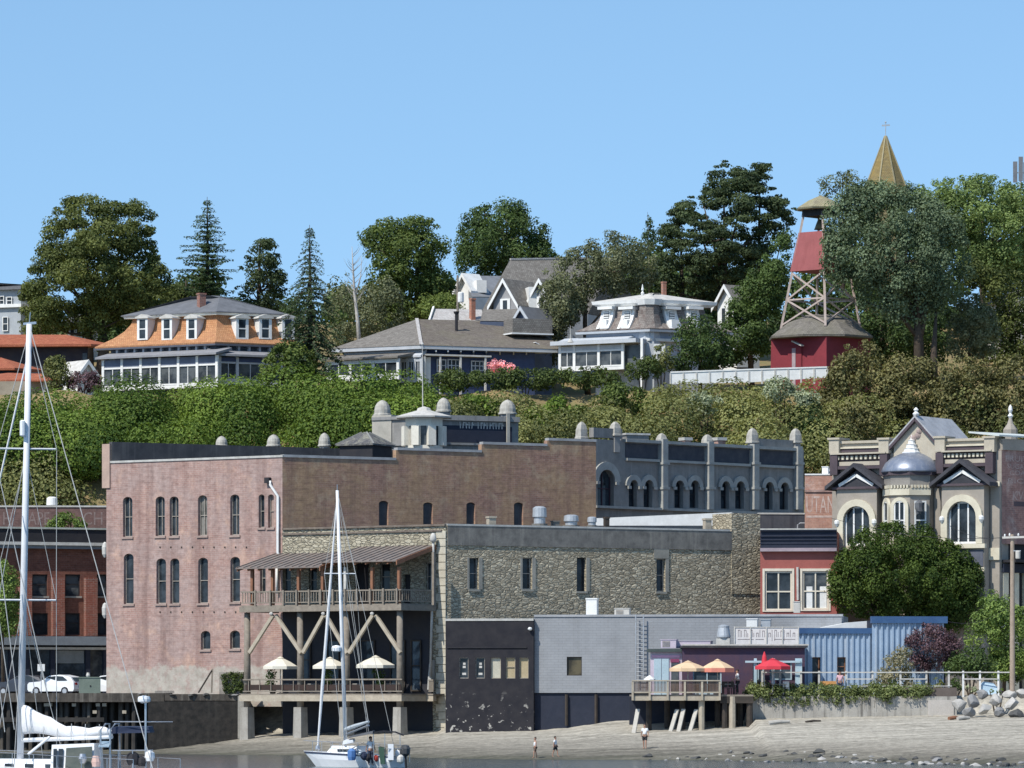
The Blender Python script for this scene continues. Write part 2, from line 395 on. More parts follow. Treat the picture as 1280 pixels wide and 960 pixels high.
# ================================================================ materials of the setting
def sandmat():
    t = NT('beach_sand'); ob = t.coord(); g = t.new('ShaderNodeNewGeometry'); sep = t.new('ShaderNodeSeparateXYZ'); t.link(g.outputs['Position'], sep.inputs[0])
    n1 = t.noise(t.scale(ob, .12, .5, 1), 1.0, 6, .65)
    zz = t.math('ADD', sep.outputs[2], t.math('MULTIPLY', t.math('SUBTRACT', n1, .5), .9))
    col = t.ramp(t.math('MULTIPLY', zz, .42), [(.02, (.13, .125, .095)), (.10, (.20, .185, .15)), (.30, (.30, .275, .228)), (.62, (.47, .435, .365))])
    band = t.ramp(t.noise(t.scale(ob, .05, 1.6, 1), 1.0, 5, .7), [(.42, .62), (.6, 1.05)]); col = t.mix(.8, col, band, 'MULTIPLY')
    peb = t.ramp(t.noise(t.scale(ob, 1, .45, 1), 2.4, 5, .8), [(.35, .55), (.65, 1.2)]); col = t.mix(.65, col, peb, 'MULTIPLY')
    weed = t.ramp(t.noise(t.scale(ob, .35, 1.3, 1), 1.0, 6, .75), [(.54, 0.0), (.62, 1.0)]); low = t.ramp(zz, [(.15, 1.0), (1.0, 0.0)])
    tl = t.ramp(t.math('FRACT', t.math('ADD', t.math('MULTIPLY', sep.outputs[2], 1.25), t.math('MULTIPLY', n1, .55))), [(.0, 1.0), (.07, .0), (.95, 0.0), (1.0, 1.0)]); wrk = t.math('MULTIPLY', tl, t.ramp(t.noise(t.scale(ob, .5, 1, 1), 1.2, 5, .75), [(.42, 0.0), (.58, .6)])); col = t.mix(wrk, col, (.06, .055, .04)); col = t.mix(t.math('MULTIPLY', t.math('MULTIPLY', weed, low), .7), col, (.05, .055, .04))
    # bank of dry grass and bare clay on the bluff
    hi = t.ramp(t.math('MULTIPLY', sep.outputs[2], .05), [(.27, 0.0), (.33, 1.0)])
    dry = t.ramp(t.noise(ob, .35, 6, .7), [(.3, (.30, .20, .10)), (.55, (.22, .18, .09)), (.7, (.16, .17, .06))]); col = t.mix(hi, col, dry)
    t.bump(t.noise(ob, 3, 5, .75), .5, .12)
    return t.done(col, .9, .15)
def watermat():
    t = NT('sea_water'); ob = t.coord()
    a = t.noise(t.scale(ob, .35, .9, 1), 1.6, 5, .6); t.bump(a, .55, .25)
    m = t.done((.035, .055, .06), .12, .5); return m

# ================================================================ ground and water
def lerp(tab, x):
    if x <= tab[0][0]: return tab[0][1]
    for (a, b), (c, d) in zip(tab, tab[1:]):
        if x <= c: return b+(d-b)*(x-a)/(c-a)
    return tab[-1][1]
def X(px, Y): return (px-640)*Y/F
EDGE = [(-60, 366), (-25.5, 356), (-14, 348), (-8, 338), (0, 326), (12, 322), (22, 312), (31, 300), (45, 285)]
TOPY = [(-60, 377), (-21, 375.5), (-20, 374), (-5.2, 366), (-4.9, 360), (1.5, 358), (9.2, 357.5), (16.6, 353), (16.9, 345.3), (31, 344.0), (45, 341)]
TOPZ = [(-60, .1), (-27, .15), (-19, 1.35), (-8, 1.75), (1.5, 1.80), (4, 2.0), (7, 2.5), (10, 2.66), (17, 2.62), (31, 2.9), (45, 3.0)]
def ground_z(x, y):
    e = lerp(EDGE, x); t_ = lerp(TOPY, x); zt = lerp(TOPZ, x)
    if y < e: return max(-.07*(e-y), -4)
    if y < t_+.35:
        k = min((y-e)/(t_-e), 1); return zt*k**.85
    if y < 412: return zt+(4.22-zt)*min((y-t_-.35)/.55, 1) if x > 16.8 else zt+(4.22-zt)*min(max(y-t_-1.0, 0)/2.5, 1)
    if y < 432:
        return lerp([(412, 4.22), (413.5, 17), (416, 21.5), (420, 24.6), (426, 28.0), (430, 30.2), (432, 30.6)], y)+.7*math.sin(x*.5+y*.4)*(y > 413)*min(1, (432-y)*.5)
    return 30.6+min(max(y-446, 0)*.19, 14)+max(y-560,0)*.02
def axis(*segs):
    out = []
    for a, b, st in segs:
        n = max(1, round((b-a)/st)); out += [a+(b-a)*i/n for i in range(n)]
    return out+[segs[-1][1]]
xs = axis((-900, -100, 80), (-100, -50, 5), (-50, 50, .5), (50, 100, 5), (100, 900, 80)); ys = axis((180, 280, 10), (280, 320, 1.5), (320, 382, .6), (382, 410, 2), (410, 434, 1), (434, 470, 6), (470, 900, 60))
gm = MB(); nx = len(xs)
for y in ys:
    for x in xs: gm.v.append(Vector((x, y, ground_z(max(min(x, 45), -60), y)+(random.uniform(-.03, .03) if y < 376 else 0))))
for j in range(len(ys)-1):
    for i in range(nx-1): gm.f.append([j*nx+i, j*nx+i+1, (j+1)*nx+i+1, (j+1)*nx+i])
g = gm.build('ground', sandmat(), smooth=True); tag(g, 'sandy beach rising to the town and the dry bluff behind it', 'ground', kind='structure')
wm = MB(); wm.quad((-900, -300, 0), (900, -300, 0), (900, 420, 0), (-900, 420, 0))
tag(wm.build('water', watermat()), 'grey green sea water along the beach', 'water', kind='structure')

# ================================================================ foliage
LK = 1.4
LM = dict(
 olive=leafmat('leaf_olive', (.028, .042, .012), (.092, .104, .032)), fir=leafmat('leaf_fir', (.022, .040, .020), (.062, .090, .042)),
 pine=leafmat('leaf_pine', (.016, .028, .014), (.050, .066, .028)), cedar=leafmat('leaf_cedar', (.022, .038, .024), (.064, .090, .048)),
 maple=leafmat('leaf_maple', (.028, .048, .012), (.088, .112, .030)), dark=leafmat('leaf_dark', (.022, .040, .015), (.058, .086, .026)),
 grey=leafmat('leaf_grey', (.062, .074, .040), (.150, .155, .088)), poplar=leafmat('leaf_poplar', (.036, .058, .032), (.115, .145, .085)),
 bright=leafmat('leaf_bright', (.050, .080, .024), (.138, .178, .062)), ivy=leafmat('leaf_ivy', (.028, .056, .010), (.098, .138, .025)),
 scrub=leafmat('leaf_scrub', (.042, .054, .018), (.145, .148, .056)), sage=leafmat('leaf_sage', (.10, .12, .075), (.26, .28, .19)),
 brown=leafmat('leaf_brown', (.044, .046, .018), (.132, .122, .052)), hedge=leafmat('leaf_hedge', (.022, .038, .012), (.065, .085, .025)),
 purple=leafmat('leaf_purple', (.030, .014, .022), (.12, .075, .085)), street=leafmat('leaf_street', (.020, .040, .008), (.062, .088, .018)),
 pinkf=leafmat('petal_pink', (.35, .12, .16), (.65, .35, .38)), twig=leafmat('leaf_twig', (.09, .09, .05), (.20, .18, .12)), grass=leafmat('leaf_grass', (.06, .10, .025), (.16, .21, .06)))
BARK = mk('bark', (.10, .075, .055), (.055, .042, .034), sc=4, rough=.9, bump=.6)
PALEBARK = mk('birch_bark', (.55, .52, .47), (.32, .29, .26), sc=5, rough=.9)
def inside(poly, x, y):
    c = False; n = len(poly); j = n-1
    for i in range(n):
        xi, yi = poly[i]; xj, yj = poly[j]
        if (yi > y) != (yj > y) and x < (xj-xi)*(y-yi)/(yj-yi)+xi: c = not c
        j = i
    return c
def edge_dist(poly, x, y):
    best = 1e9; n = len(poly)
    for i in range(n):
        ax, ay = poly[i]; bx_, by = poly[(i+1) % n]; dx, dy = bx_-ax, by-ay
        k = max(0, min(1, ((x-ax)*dx+(y-ay)*dy)/(dx*dx+dy*dy+1e-9))); best = min(best, math.hypot(x-ax-k*dx, y-ay-k*dy))
    return best
rng = random.Random(11)
def rdir():
    z = rng.uniform(-1, 1); a = rng.uniform(0, 6.2832); r = math.sqrt(1-z*z); return Vector((r*math.cos(a), r*math.sin(a), z))
def add_leaf(mb, tn, p, nrm, s, tint, asp=1.0):
    a = nrm.cross(Vector((rng.uniform(-1, 1), rng.uniform(-1, 1), rng.uniform(-1, 1))))
    if a.length < 1e-4: a = Vector((1, 0, 0))
    a.normalize(); b = nrm.cross(a); s1 = s*rng.uniform(.65, 1.25); s2 = s1*asp
    o = len(mb.v); bend = nrm*(s1*.18)
    mb.v += [p-a*s2*.5-bend, p-b*s1*.36+a*s2*.02, p+a*s2*.55-bend, p+b*s1*.36]; mb.f.append([o, o+1, o+2, o+3]); tn.append(tint)
def clump(mb, tn, c, r, n, leaf, flat=1.0, base=.5, up=.25, rough=.6, var=.3, core=.55):
    ct = base+rng.uniform(-.34, .34)
    for _ in range(n):
        d = rdir(); k = rng.uniform(core, 1.08)
        p = c+Vector((d.x*r*k, d.y*r*k, d.z*r*k*flat))
        nn = (d+Vector((0, 0, up))+rdir()*rough); nn = nn.normalized() if nn.length > 1e-3 else Vector((0, 0, 1))
        add_leaf(mb, tn, p, nn, leaf, min(1, max(0, ct+rng.uniform(-var, var))))
def crown(poly, Y, mb, tn, r, leaf, dens, depth=1.0, flat=1.0, gaps=0.0, base=.5, up=.3, rough=.55, ymax=None):
    """clumps of leaves filling an outline's width and height, and a depth of the same order"""
    x0 = min(p[0] for p in poly); x1 = max(p[0] for p in poly); y0 = min(p[1] for p in poly); y1 = max(p[1] for p in poly)
    m = mpp(Y); area = 0; n = len(poly)
    for i in range(n): area += poly[i][0]*poly[(i+1) % n][1]-poly[(i+1) % n][0]*poly[i][1]
    area = abs(area)/2*m*m; nc = max(4, int(area/(r*r)*2.3*(1-gaps))); tops = []
    k = 0; tries = 0
    while k < nc and tries < nc*60:
        tries += 1
        x = rng.uniform(x0, x1); y = rng.uniform(y0, y1)
        if not inside(poly, x, y): continue
        e = edge_dist(poly, x, y)*m; rr = r*rng.uniform(.6, 1.25)
        if e < rr*.45: rr = max(r*.38, e*1.5)
        T = min(e*1.5, (x1-x0)*m*.5)*depth; dy = T*(rng.random()**.5)*(-1 if rng.random() < .62 else 1)
        c = W(x, y, Y); c.y += dy
        nl = int(dens*rr*rr/(leaf*leaf)*18.0)
        clump(mb, tn, c, rr, nl, leaf, flat, base, up, rough); tops.append((c, rr)); k += 1
    return tops
def tree(name, label, cat, poly, Y, trunk, mat, r=1.1, leaf=.34, dens=.62, depth=1.0, flat=1.0, gaps=0.0, group=None, bark=None, limbs=6, base=.5, up=.3, rough=.55, trunks=None):
    """trunk: (px, y_top, y_base, radius); a tapered trunk with limbs to some of the clumps"""
    leaf *= .8; bp = W(trunk[0], trunk[2], Y); bp.z = ground_z(bp.x, Y)-.1; t = thing(name, bp, label, cat, group)
    mb = MB(); tn = []; tops = crown(poly, Y, mb, tn, r, leaf, dens, depth, flat, gaps, base, up, rough)
    if limbs or True:
        tb = MB(); tp = W(trunk[0], trunk[1], Y)
        for (px, yt, yb, rad) in [trunk]+list(trunks or []):
            a = W(px, yb, Y); a.z = ground_z(a.x, Y)-.1; b = W(px+rng.uniform(-3, 3), yt, Y); mid = (a+b)/2+Vector((rng.uniform(-.25, .25), rng.uniform(-.2, .2), 0))
            tb.tube([a, mid, b], [rad, rad*.7, rad*.16], 8)
        for _ in range(limbs):
            c, rr = rng.choice(tops); k = rng.uniform(.35, .9); s0 = bp+(tp-bp)*k
            if c.z < s0.z: s0 = bp+(tp-bp)*max(.2, (c.z-bp.z)/max(tp.z-bp.z, .1)*.8)
            tb.tube([s0, (s0+c)/2+Vector((0, 0, -.2)), c], [trunk[3]*.42, trunk[3]*.25, trunk[3]*.1], 5)
        tb.build('trunk', bark or BARK, t, smooth=True)
    mb.build('crown', LM[mat], t, tints=tn); return t
def shrub(name, label, cat, poly, Y, mat, r=.7, leaf=.26, dens=.6, depth=.8, flat=.9, group=None, base=.5, up=.3, kind=None, gaps=0.0, ybase=None, rough=.55):
    mb = MB(); tn = []; crown(poly, Y, mb, tn, r, leaf, dens, depth, flat, gaps, base, up, rough)
    yb = ybase or max(p[1] for p in poly); xm = sum(p[0] for p in poly)/len(poly); b = W(xm, yb, Y); b.z = min(b.z, ground_z(b.x, Y)) if Y < 412 else ground_z(b.x, Y)-.1; t = thing(name, b, label, cat, group)
    st = MB(); top = W(xm, (yb+min(p[1] for p in poly))/2, Y)
    for k in range(3): st.tube([b+Vector((k*.12-.12, 0, 0)), top+Vector((k*.5-.5, rng.uniform(-.3, .3), 0))], [.07, .03], 5)
    mb.build('foliage', LM[mat], t, tints=tn); st.build('stem', BARK, t); return t
def conifer(name, label, px, ytop, ybase, Y, half, mat, droop=.25, gap=.62, leaf=.42, tip=.12, dens=1.0, p=.85, group=None, upturn=0.0):
    base = W(px, ybase, Y); base.z = ground_z(base.x, Y)-.1; top = W(px, ytop, Y); Hh = top.z-base.z; t = thing(name, base, label, 'tree', group); m = mpp(Y)
    tb = MB(); tb.tube([base, base+Vector((.05, 0, Hh*.5)), top], [Hh*.018+.06, Hh*.011+.04, .02], 7)
    mb = MB(); tn = []; z = Hh*.06
    while z < Hh*.985:
        k = z/Hh; Rr = half*m*(1-k)**p*rng.uniform(.55, 1.2)+tip; nb = rng.choice([5, 6, 7]) if k < .8 else 4; a0 = rng.uniform(0, 6.28)
        for i in range(nb):
            a = a0+6.2832*i/nb+rng.uniform(-.3, .3); rl = Rr*rng.uniform(.5, 1.15); ns = max(3, int(rl/.22)); pts = []; ct = .5+rng.uniform(-.25, .25)
            for s in range(ns+1):
                q = s/ns; d = rl*q; pts.append(base+Vector((math.cos(a)*d, math.sin(a)*d, z-droop*rl*q*q+upturn*rl*q**3+.18*rl*q*(1-q))))
            tb.tube([pts[0], pts[len(pts)//2], pts[-1]], [.05*(1-k)+.015, .03*(1-k)+.012, .008], 4, False)
            for s in range(1, ns+1):
                q = s/ns; wid = .10+.30*rl*(1-q*.75)*.5; nl = int((3+wid*9)*dens)
                side = Vector((-math.sin(a), math.cos(a), 0))
                for _ in range(nl):
                    off = side*rng.uniform(-wid, wid)+Vector((0, 0, -abs(rng.gauss(0, .13)))); pp = pts[s]+off+Vector((rng.uniform(-.1, .1), rng.uniform(-.1, .1), rng.uniform(-.05, .05)))
                    nn = (Vector((0, 0, 1))+rdir()*.7+Vector((math.cos(a), math.sin(a), 0))*.35).normalized()
                    add_leaf(mb, tn, pp, nn, leaf*(.55+.45*(1-k)), min(1, max(0, ct+rng.uniform(-.3, .3))), 1.1)
        z += gap*(.55+.6*(1-k))*rng.uniform(.6, 1.35)
    tb.build('trunk', BARK, t, smooth=True); mb.build('crown', LM[mat], t, tints=tn); return t
# ================================================================ trees on the bluff, far to near
tree('cypress_tree', 'huge broad olive green cypress, the largest tree on the left', 'tree',
 [(62, 270), (85, 245), (112, 238), (140, 250), (168, 250), (190, 262), (193, 300), (200, 325), (213, 345), (216, 385), (180, 402), (140, 410), (128, 440), (95, 412), (60, 420), (28, 420), (26, 385), (28, 355), (42, 330), (55, 300)],
 468, (112, 330, 470, .45), 'olive', r=1.1, leaf=.34, dens=.62, flat=.6, gaps=-.2, trunks=[(52, 360, 470, .22), (128, 400, 470, .7)], limbs=16, rough=.6)
conifer('fir_tree', 'bluish green fir with thin ragged top between the huge cypress and the small dark pine', 259, 246, 430, 476, 74, 'fir', droop=.1, gap=.55, leaf=.34, upturn=.15, dens=1.1, p=.72)
tree('pine_tree', 'small dark pine between the ragged fir and the drooping cedar, behind the orange roof', 'tree',
 [(330, 292), (345, 305), (352, 330), (356, 352), (356, 392), (300, 395), (296, 372), (298, 340), (310, 318), (318, 300)], 480, (328, 300, 430, .3), 'pine', r=.95, leaf=.34, flat=.6, gaps=.12, limbs=8)
tree('cypress_tree', 'low dense olive cypress behind the chimney of the orange roofed house', 'tree',
 [(180, 345), (205, 330), (225, 350), (250, 372), (300, 375), (345, 385), (345, 410), (180, 410), (150, 405), (170, 370)], 482, (230, 350, 430, .3), 'olive', r=1.1, leaf=.36, flat=.75, base=.35, limbs=5)
tree('maple_tree', 'rounded tall maple with stacked leafy tiers behind the peak of the long grey roof', 'tree',
 [(456, 288), (480, 274), (510, 264), (532, 272), (550, 285), (560, 310), (556, 330), (568, 345), (566, 385), (540, 402), (500, 410), (480, 425), (460, 410), (462, 370), (452, 345), (455, 315)],
 472, (520, 310, 440, .4), 'maple', r=1.25, leaf=.36, flat=.7, gaps=-.2, limbs=9)
tree('maple_tree', 'dark green round maple standing against the sky behind the steep shingled gable roof', 'tree',
 [(573, 282), (585, 263), (610, 256), (630, 250), (648, 254), (665, 264), (680, 280), (688, 305), (695, 325), (680, 350), (600, 352), (572, 342), (570, 305)],
 505, (632, 280, 400, .4), 'dark', r=1.05, leaf=.34, gaps=-.2, limbs=8)
tree('willow_tree', 'grey green wispy tree behind the bare white birch', 'tree',
 [(408, 350), (430, 336), (445, 362), (470, 352), (484, 346), (500, 362), (508, 400), (495, 428), (450, 440), (410, 440), (403, 395)], 464, (450, 370, 450, .2), 'grey', r=.8, leaf=.3, dens=.42, gaps=.1, base=.35)
def birch():
    Y = 456; t = thing('birch_tree', W(450, 452, Y), 'bare white barked birch with leafless twigs beside the tall maple', 'tree')
    tb = MB(); tb.tube([W(450, 440, Y), W(447, 400, Y), W(443, 365, Y), W(441, 330, Y), W(440, 308, Y)], [.22, .17, .13, .06, .02], 7)
    tb.tube([W(444, 372, Y), W(451, 345, Y), W(452, 320, Y)], [.1, .05, .015], 6)
    for k in range(26):
        y = rng.uniform(318, 380); x0 = 441+(y-320)*.06; s = rng.choice([-1, 1]); L = rng.uniform(6, 20)
        tb.tube([W(x0, y, Y), W(x0+s*L*.5, y-L*.5, Y+rng.uniform(-1, 1)), W(x0+s*L*.8, y-L*1.1, Y+rng.uniform(-1.5, 1.5))], [.035, .022, .008], 4)
    tb.build('trunk', PALEBARK, t, smooth=True)
birch()
tree('maple_tree', 'small bright green tree at the foot of the tiered maple', 'tree',
 [(530, 378), (550, 365), (570, 372), (580, 385), (575, 400), (530, 402), (508, 400), (515, 388)], 463, (548, 385, 430, .15), 'maple', r=.7, leaf=.28, base=.8)
tree('pine_tree', 'tallest group of black green pines left of the fire bell tower', 'tree',
 [(822, 300), (832, 268), (850, 248), (875, 244), (893, 206), (910, 200), (925, 206), (950, 196), (965, 206), (968, 235), (985, 250), (1000, 264), (985, 290), (975, 310), (975, 345), (940, 380), (915, 388), (880, 380), (830, 375), (816, 340)],
 482, (905, 250, 440, .4), 'pine', r=1.05, leaf=.34, flat=.38, gaps=-.3, limbs=14, trunks=[(950, 240, 440, .35), (850, 290, 440, .35)], dens=.62)
tree('fir_tree', 'small pointed young conifer top above the grey shingled chimney', 'tree', [(812, 262), (818, 285), (822, 305), (800, 305), (806, 280)], 490, (812, 265, 330, .08), 'fir', r=.45, leaf=.26, dens=.4, limbs=2)
tree('birch_tree', 'grey green leafy birch between the shingled gables and the white mansard house', 'tree',
 [(683, 335), (700, 320), (735, 303), (744, 282), (770, 290), (792, 302), (818, 302), (822, 350), (812, 362), (790, 362), (765, 370), (740, 372), (722, 400), (703, 425), (697, 455), (668, 458), (664, 432), (678, 402), (674, 362)],
 452, (735, 310, 460, .3), 'grey', r=.95, leaf=.3, base=.3, gaps=.05, limbs=8)
tree('cypress_tree', 'dense mid green conifer mass just left of the bell tower legs', 'tree',
 [(985, 282), (994, 300), (988, 335), (980, 370), (966, 410), (960, 452), (900, 456), (862, 452), (880, 425), (905, 400), (925, 350), (950, 322), (970, 300)],
 456, (940, 350, 460, .3), 'dark', r=1.0, leaf=.32, base=.7, gaps=-.3, flat=.8)
tree('locust_tree', 'airy thin leaved tree top just behind the cap of the bell tower', 'tree',
 [(1016, 232), (1040, 216), (1065, 213), (1085, 224), (1092, 246), (1070, 250), (1050, 236), (1030, 246), (1018, 245)], 500, (1055, 220, 330, .22), 'scrub', r=.7, leaf=.27, dens=.32, gaps=.25, limbs=12, base=.3)
tree('maple_tree', 'bright yellow green maple filling the skyline right of the pointed steeple', 'tree',
 [(1138, 240), (1165, 224), (1190, 221), (1215, 222), (1240, 218), (1262, 228), (1300, 232), (1310, 355), (1210, 352), (1192, 300), (1150, 262)], 476, (1230, 250, 420, .4), 'bright', r=1.2, leaf=.34, flat=.75, gaps=-.3, limbs=8)
tree('maple_tree', 'dark mid green tree seen under the spreading grey poplar behind the red tower base', 'tree',
 [(1030, 355), (1060, 360), (1100, 380), (1150, 385), (1180, 390), (1190, 450), (1110, 455), (1060, 440), (1040, 410)], 462, (1100, 390, 460, .3), 'dark', r=1.0, leaf=.34, base=.4)
tree('tamarisk_tree', 'feathery sage green tree right of the thick poplar trunk', 'tree',
 [(1195, 380), (1210, 362), (1228, 372), (1245, 392), (1250, 420), (1240, 445), (1200, 450), (1180, 440), (1185, 405)], 442, (1215, 385, 460, .2), 'grey', r=.75, leaf=.27, base=.35)
tree('maple_tree', 'dark leafy tree at the right edge below the yellow green maple', 'tree',
 [(1190, 310), (1240, 335), (1300, 345), (1310, 455), (1235, 458), (1235, 410), (1240, 390), (1222, 365), (1200, 350)], 460, (1265, 360, 460, .3), 'olive', r=1.0, leaf=.33, base=.3, gaps=.05)
tree('poplar_tree', 'great spreading silvery poplar overlapping the right side of the bell tower', 'tree',
 [(1034, 258), (1060, 238), (1085, 227), (1120, 228), (1150, 237), (1190, 256), (1205, 280), (1214, 320), (1216, 355), (1190, 385), (1150, 402), (1110, 398), (1085, 388), (1052, 368), (1034, 345), (1020, 318), (1032, 295), (1028, 272)],
 437, (1150, 300, 456, .55), 'poplar', r=1.1, leaf=.31, gaps=-.1, limbs=14, depth=.6, base=.5, trunks=[(1168, 380, 456, .4)])
conifer('cedar_tree', 'drooping blue green cedar with thin spire before the orange roofed house', 387, 281, 478, 433, 62, 'cedar', droop=.42, gap=.6, leaf=.30, tip=.2, dens=1.4, p=.78)
shrub('laurel_shrub', 'olive green bushy shrub at the foot of the drooping cedar', 'shrub', [(330, 452), (345, 432), (370, 425), (392, 440), (398, 478), (330, 480), (322, 470)], 431.5, 'maple', r=.8, leaf=.28)
tree('maple_tree', 'dark tree screening the right end of the white mansard house', 'tree',
 [(838, 425), (850, 402), (870, 392), (895, 400), (912, 420), (918, 455), (880, 465), (835, 462)], 434, (875, 410, 470, .2), 'dark', r=.85, leaf=.28, base=.35)
shrub('yew_shrub', 'low dark rounded bush below the white glazed porch of the mansard house', 'shrub', [(778, 462), (790, 448), (812, 446), (828, 455), (832, 472), (780, 476)], 431, 'hedge', r=.6, leaf=.22)
shrub('privet_shrub', 'slim sandy green shrub against the corner of the white mansard house', 'shrub', [(812, 450), (818, 434), (830, 428), (840, 440), (842, 465), (815, 466)], 432.5, 'scrub', r=.5, leaf=.2, dens=.45)
shrub('laurel_shrub', 'small rounded yellow green shrub in front of the dark red roofed building', 'shrub', [(52, 470), (58, 450), (72, 444), (86, 455), (92, 475), (84, 488), (58, 488)], 432, 'scrub', r=.6, leaf=.24)
shrub('purple_hedge', 'low dark purple leaved hedge left of the glazed white porch', 'hedge', [(86, 474), (96, 464), (115, 463), (127, 468), (127, 490), (84, 490)], 432, 'purple', r=.5, leaf=.2)
shrub('hedge', 'long dark clipped hedge on the bluff edge below the long grey roofed house', 'hedge', [(540, 470), (560, 461), (600, 464), (640, 460), (690, 462), (740, 458), (770, 464), (782, 476), (775, 484), (700, 486), (640, 486), (560, 490), (545, 484)], 430.5, 'hedge', r=.65, leaf=.24, depth=.9)
# ---- the bluff face
def far_wood():
    mb = MB(); tn = []
    for _ in range(420):
        px = rng.uniform(-60, 1340); Y = rng.uniform(500, 540); top = 372+18*math.sin(px*.021)+10*math.sin(px*.067)-40*(px > 700)-40*(px > 1040)
        py = rng.uniform(top, 445); rr = rng.uniform(1.2, 2.6); clump(mb, tn, W(px, py, Y), rr, int(150*rr), .55, .85, .4+.2*math.sin(px*.05), .35)
    tag(mb.build('far_wood', LM['dark'], tints=tn), 'mass of dark green trees far behind the houses on the bluff', 'wood', kind='stuff')
far_wood()
def bank(name, label, cat, x0, x1, tops, bots, Yt, Yb, mat, r, leaf, n, bulge=.6, base=.5, dens=.55, rough=.55):
    mb = MB(); tn = []
    for _ in range(n):
        px = rng.uniform(x0, x1); k = rng.random(); yt = lerp(tops, px); yb = lerp(bots, px)
        py = yt+(yb-yt)*k; Y = Yt+(Yb-Yt)*k; rr = r*rng.uniform(.6, 1.3)
        big = _ % 7 == 0; rr *= 1.9 if big else .7; c = W(px, py, Y)+Vector((0, rng.uniform(-.5, .5)-bulge+(rng.uniform(-2.2, -.4) if big else 1.3), (-rr*.7 if k < .15 else 0)))
        clump(mb, tn, c, rr, int(dens*rr*rr/(leaf*leaf)*(21 if big else 14)), leaf, .8, base+.18*math.sin(px*.045+py*.03), .35, rough, core=.86 if big else .5)
    return tag(mb.build(name, LM[mat], tints=tn), label, cat, kind='stuff')
bank('ivy_thicket', 'thick bright green ivy and maple thicket covering the left half of the bluff', 'thicket', -30, 560, [(-30, 497), (60, 494), (128, 490), (230, 490), (270, 478), (400, 474), (520, 472), (560, 484)],
     [(-30, 585), (120, 580), (130, 570), (560, 570)], 430.5, 417, 'ivy', 1.5, .27, 520, base=.5, rough=.4)
bank('bramble_scrub', 'drier olive bramble scrub low on the bluff at the far left', 'thicket', -30, 100, [(-30, 560), (100, 555)], [(-30, 632), (100, 626)], 421, 416, 'scrub', 1.2, .3, 170, base=.45)
bank('bluff_scrub', 'patchy olive and sage scrub on the sunny middle of the bluff', 'thicket', 560, 1310, [(560, 496), (600, 503), (650, 508), (740, 506), (800, 484), (840, 478), (950, 477), (1045, 474), (1100, 490), (1310, 490)],
     [(560, 560), (740, 550), (1045, 590), (1310, 590)], 430, 416.5, 'scrub', 1.1, .28, 560, base=.5)
for i, (px, py, rr_, lab) in enumerate([(600, 515, 2.0, 'bright green bush on the bluff just left of the right hand dome'), (690, 520, 2.2, 'bright green bush on the bluff above the dark brown brick wall'), (775, 500, 2.0, 'deep green bush below the left end of the white fence'),
        (715, 520, 1.4, 'smaller green bush on the bluff above the two leftmost arcade caps')]):
    e = [(px+math.cos(a)*rr_*14.3*1.2, py+math.sin(a)*rr_*14.3*.8) for a in [k*.6283 for k in range(10)]]
    shrub('bluff_bush', lab, 'bush', e, 423.5, 'ivy' if i < 2 else 'maple', r=.85, leaf=.28, base=.5)
for px, py, s_, lab in [(880, 503, 16, 'pale sage bush on the bluff under the middle of the white fence'), (975, 486, 15, 'pale sage bush on the bluff under the red bell tower'), (1005, 500, 14, 'pale sage bush nearest the brown bushes on the right')]:
    e = [(px+math.cos(a)*s_*1.5, py+math.sin(a)*s_) for a in [k*.6283 for k in range(10)]]
    shrub('sage_bush', lab, 'bush', e, 421.5, 'sage', r=.6, leaf=.24, base=.5)
for poly, Y, lab in [
  ([(1030, 470), (1045, 445), (1062, 430), (1085, 425), (1105, 445), (1110, 520), (1090, 570), (1040, 575), (1022, 540), (1020, 500)], 426, 'tall brown green bush right beside the red base of the bell tower'),
  ([(1095, 470), (1115, 445), (1140, 442), (1165, 450), (1175, 480), (1172, 560), (1100, 568), (1090, 520)], 425, 'brown green bush on the bluff behind the domed oriel'),
  ([(1160, 480), (1175, 455), (1205, 445), (1235, 452), (1245, 480), (1240, 550), (1165, 555)], 424, 'brown green bush on the bluff behind the right hand balustrade'),
  ([(1030, 530), (1045, 508), (1075, 502), (1095, 520), (1090, 590), (1035, 590)], 420, 'brown green bush just left above the cream block balustrade'),
  ([(1225, 480), (1240, 450), (1265, 440), (1300, 445), (1310, 560), (1230, 560)], 424, 'brown green bush at the right edge of the bluff')]:
    shrub('bluff_bush', lab, 'bush', poly, Y, 'brown', r=.95, leaf=.29, base=.55, depth=.6, ybase=590)
tree('maple_tree', 'deep green tree in the gap between the arcaded block and the cream turreted block', 'tree', [(985, 545), (1000, 500), (1025, 505), (1045, 545), (1050, 590), (1000, 592)], 421, (1015, 540, 620, .2), 'dark', r=.8, leaf=.28, base=.4)
# ---- trees at street level
tree('street_tree', 'dense dark green rounded street tree in front of the cream turreted block', 'tree',
 [(1037, 715), (1048, 690), (1068, 668), (1090, 657), (1128, 652), (1165, 660), (1195, 682), (1216, 694), (1228, 722), (1232, 758), (1225, 778), (1180, 790), (1150, 778), (1100, 772), (1055, 768), (1038, 750)],
 371, (1135, 700, 850, .3), 'street', r=.75, leaf=.25, depth=.8, gaps=-.35, base=.4, limbs=9)
tree('plum_tree', 'purple leaved plum tree at the right end of the blue metal building', 'tree', [(1132, 800), (1142, 785), (1160, 778), (1190, 788), (1204, 802), (1200, 822), (1180, 836), (1148, 840), (1134, 825)], 350, (1162, 800, 862, .1), 'purple', r=.5, leaf=.2, dens=.5, depth=.7)
shrub('tamarisk_shrub', 'wispy grey brown shrub in front of the blue corrugated wall', 'shrub', [(1096, 845), (1105, 825), (1120, 810), (1138, 808), (1142, 835), (1140, 862), (1094, 862)], 348, 'twig', r=.45, leaf=.18, dens=.4)
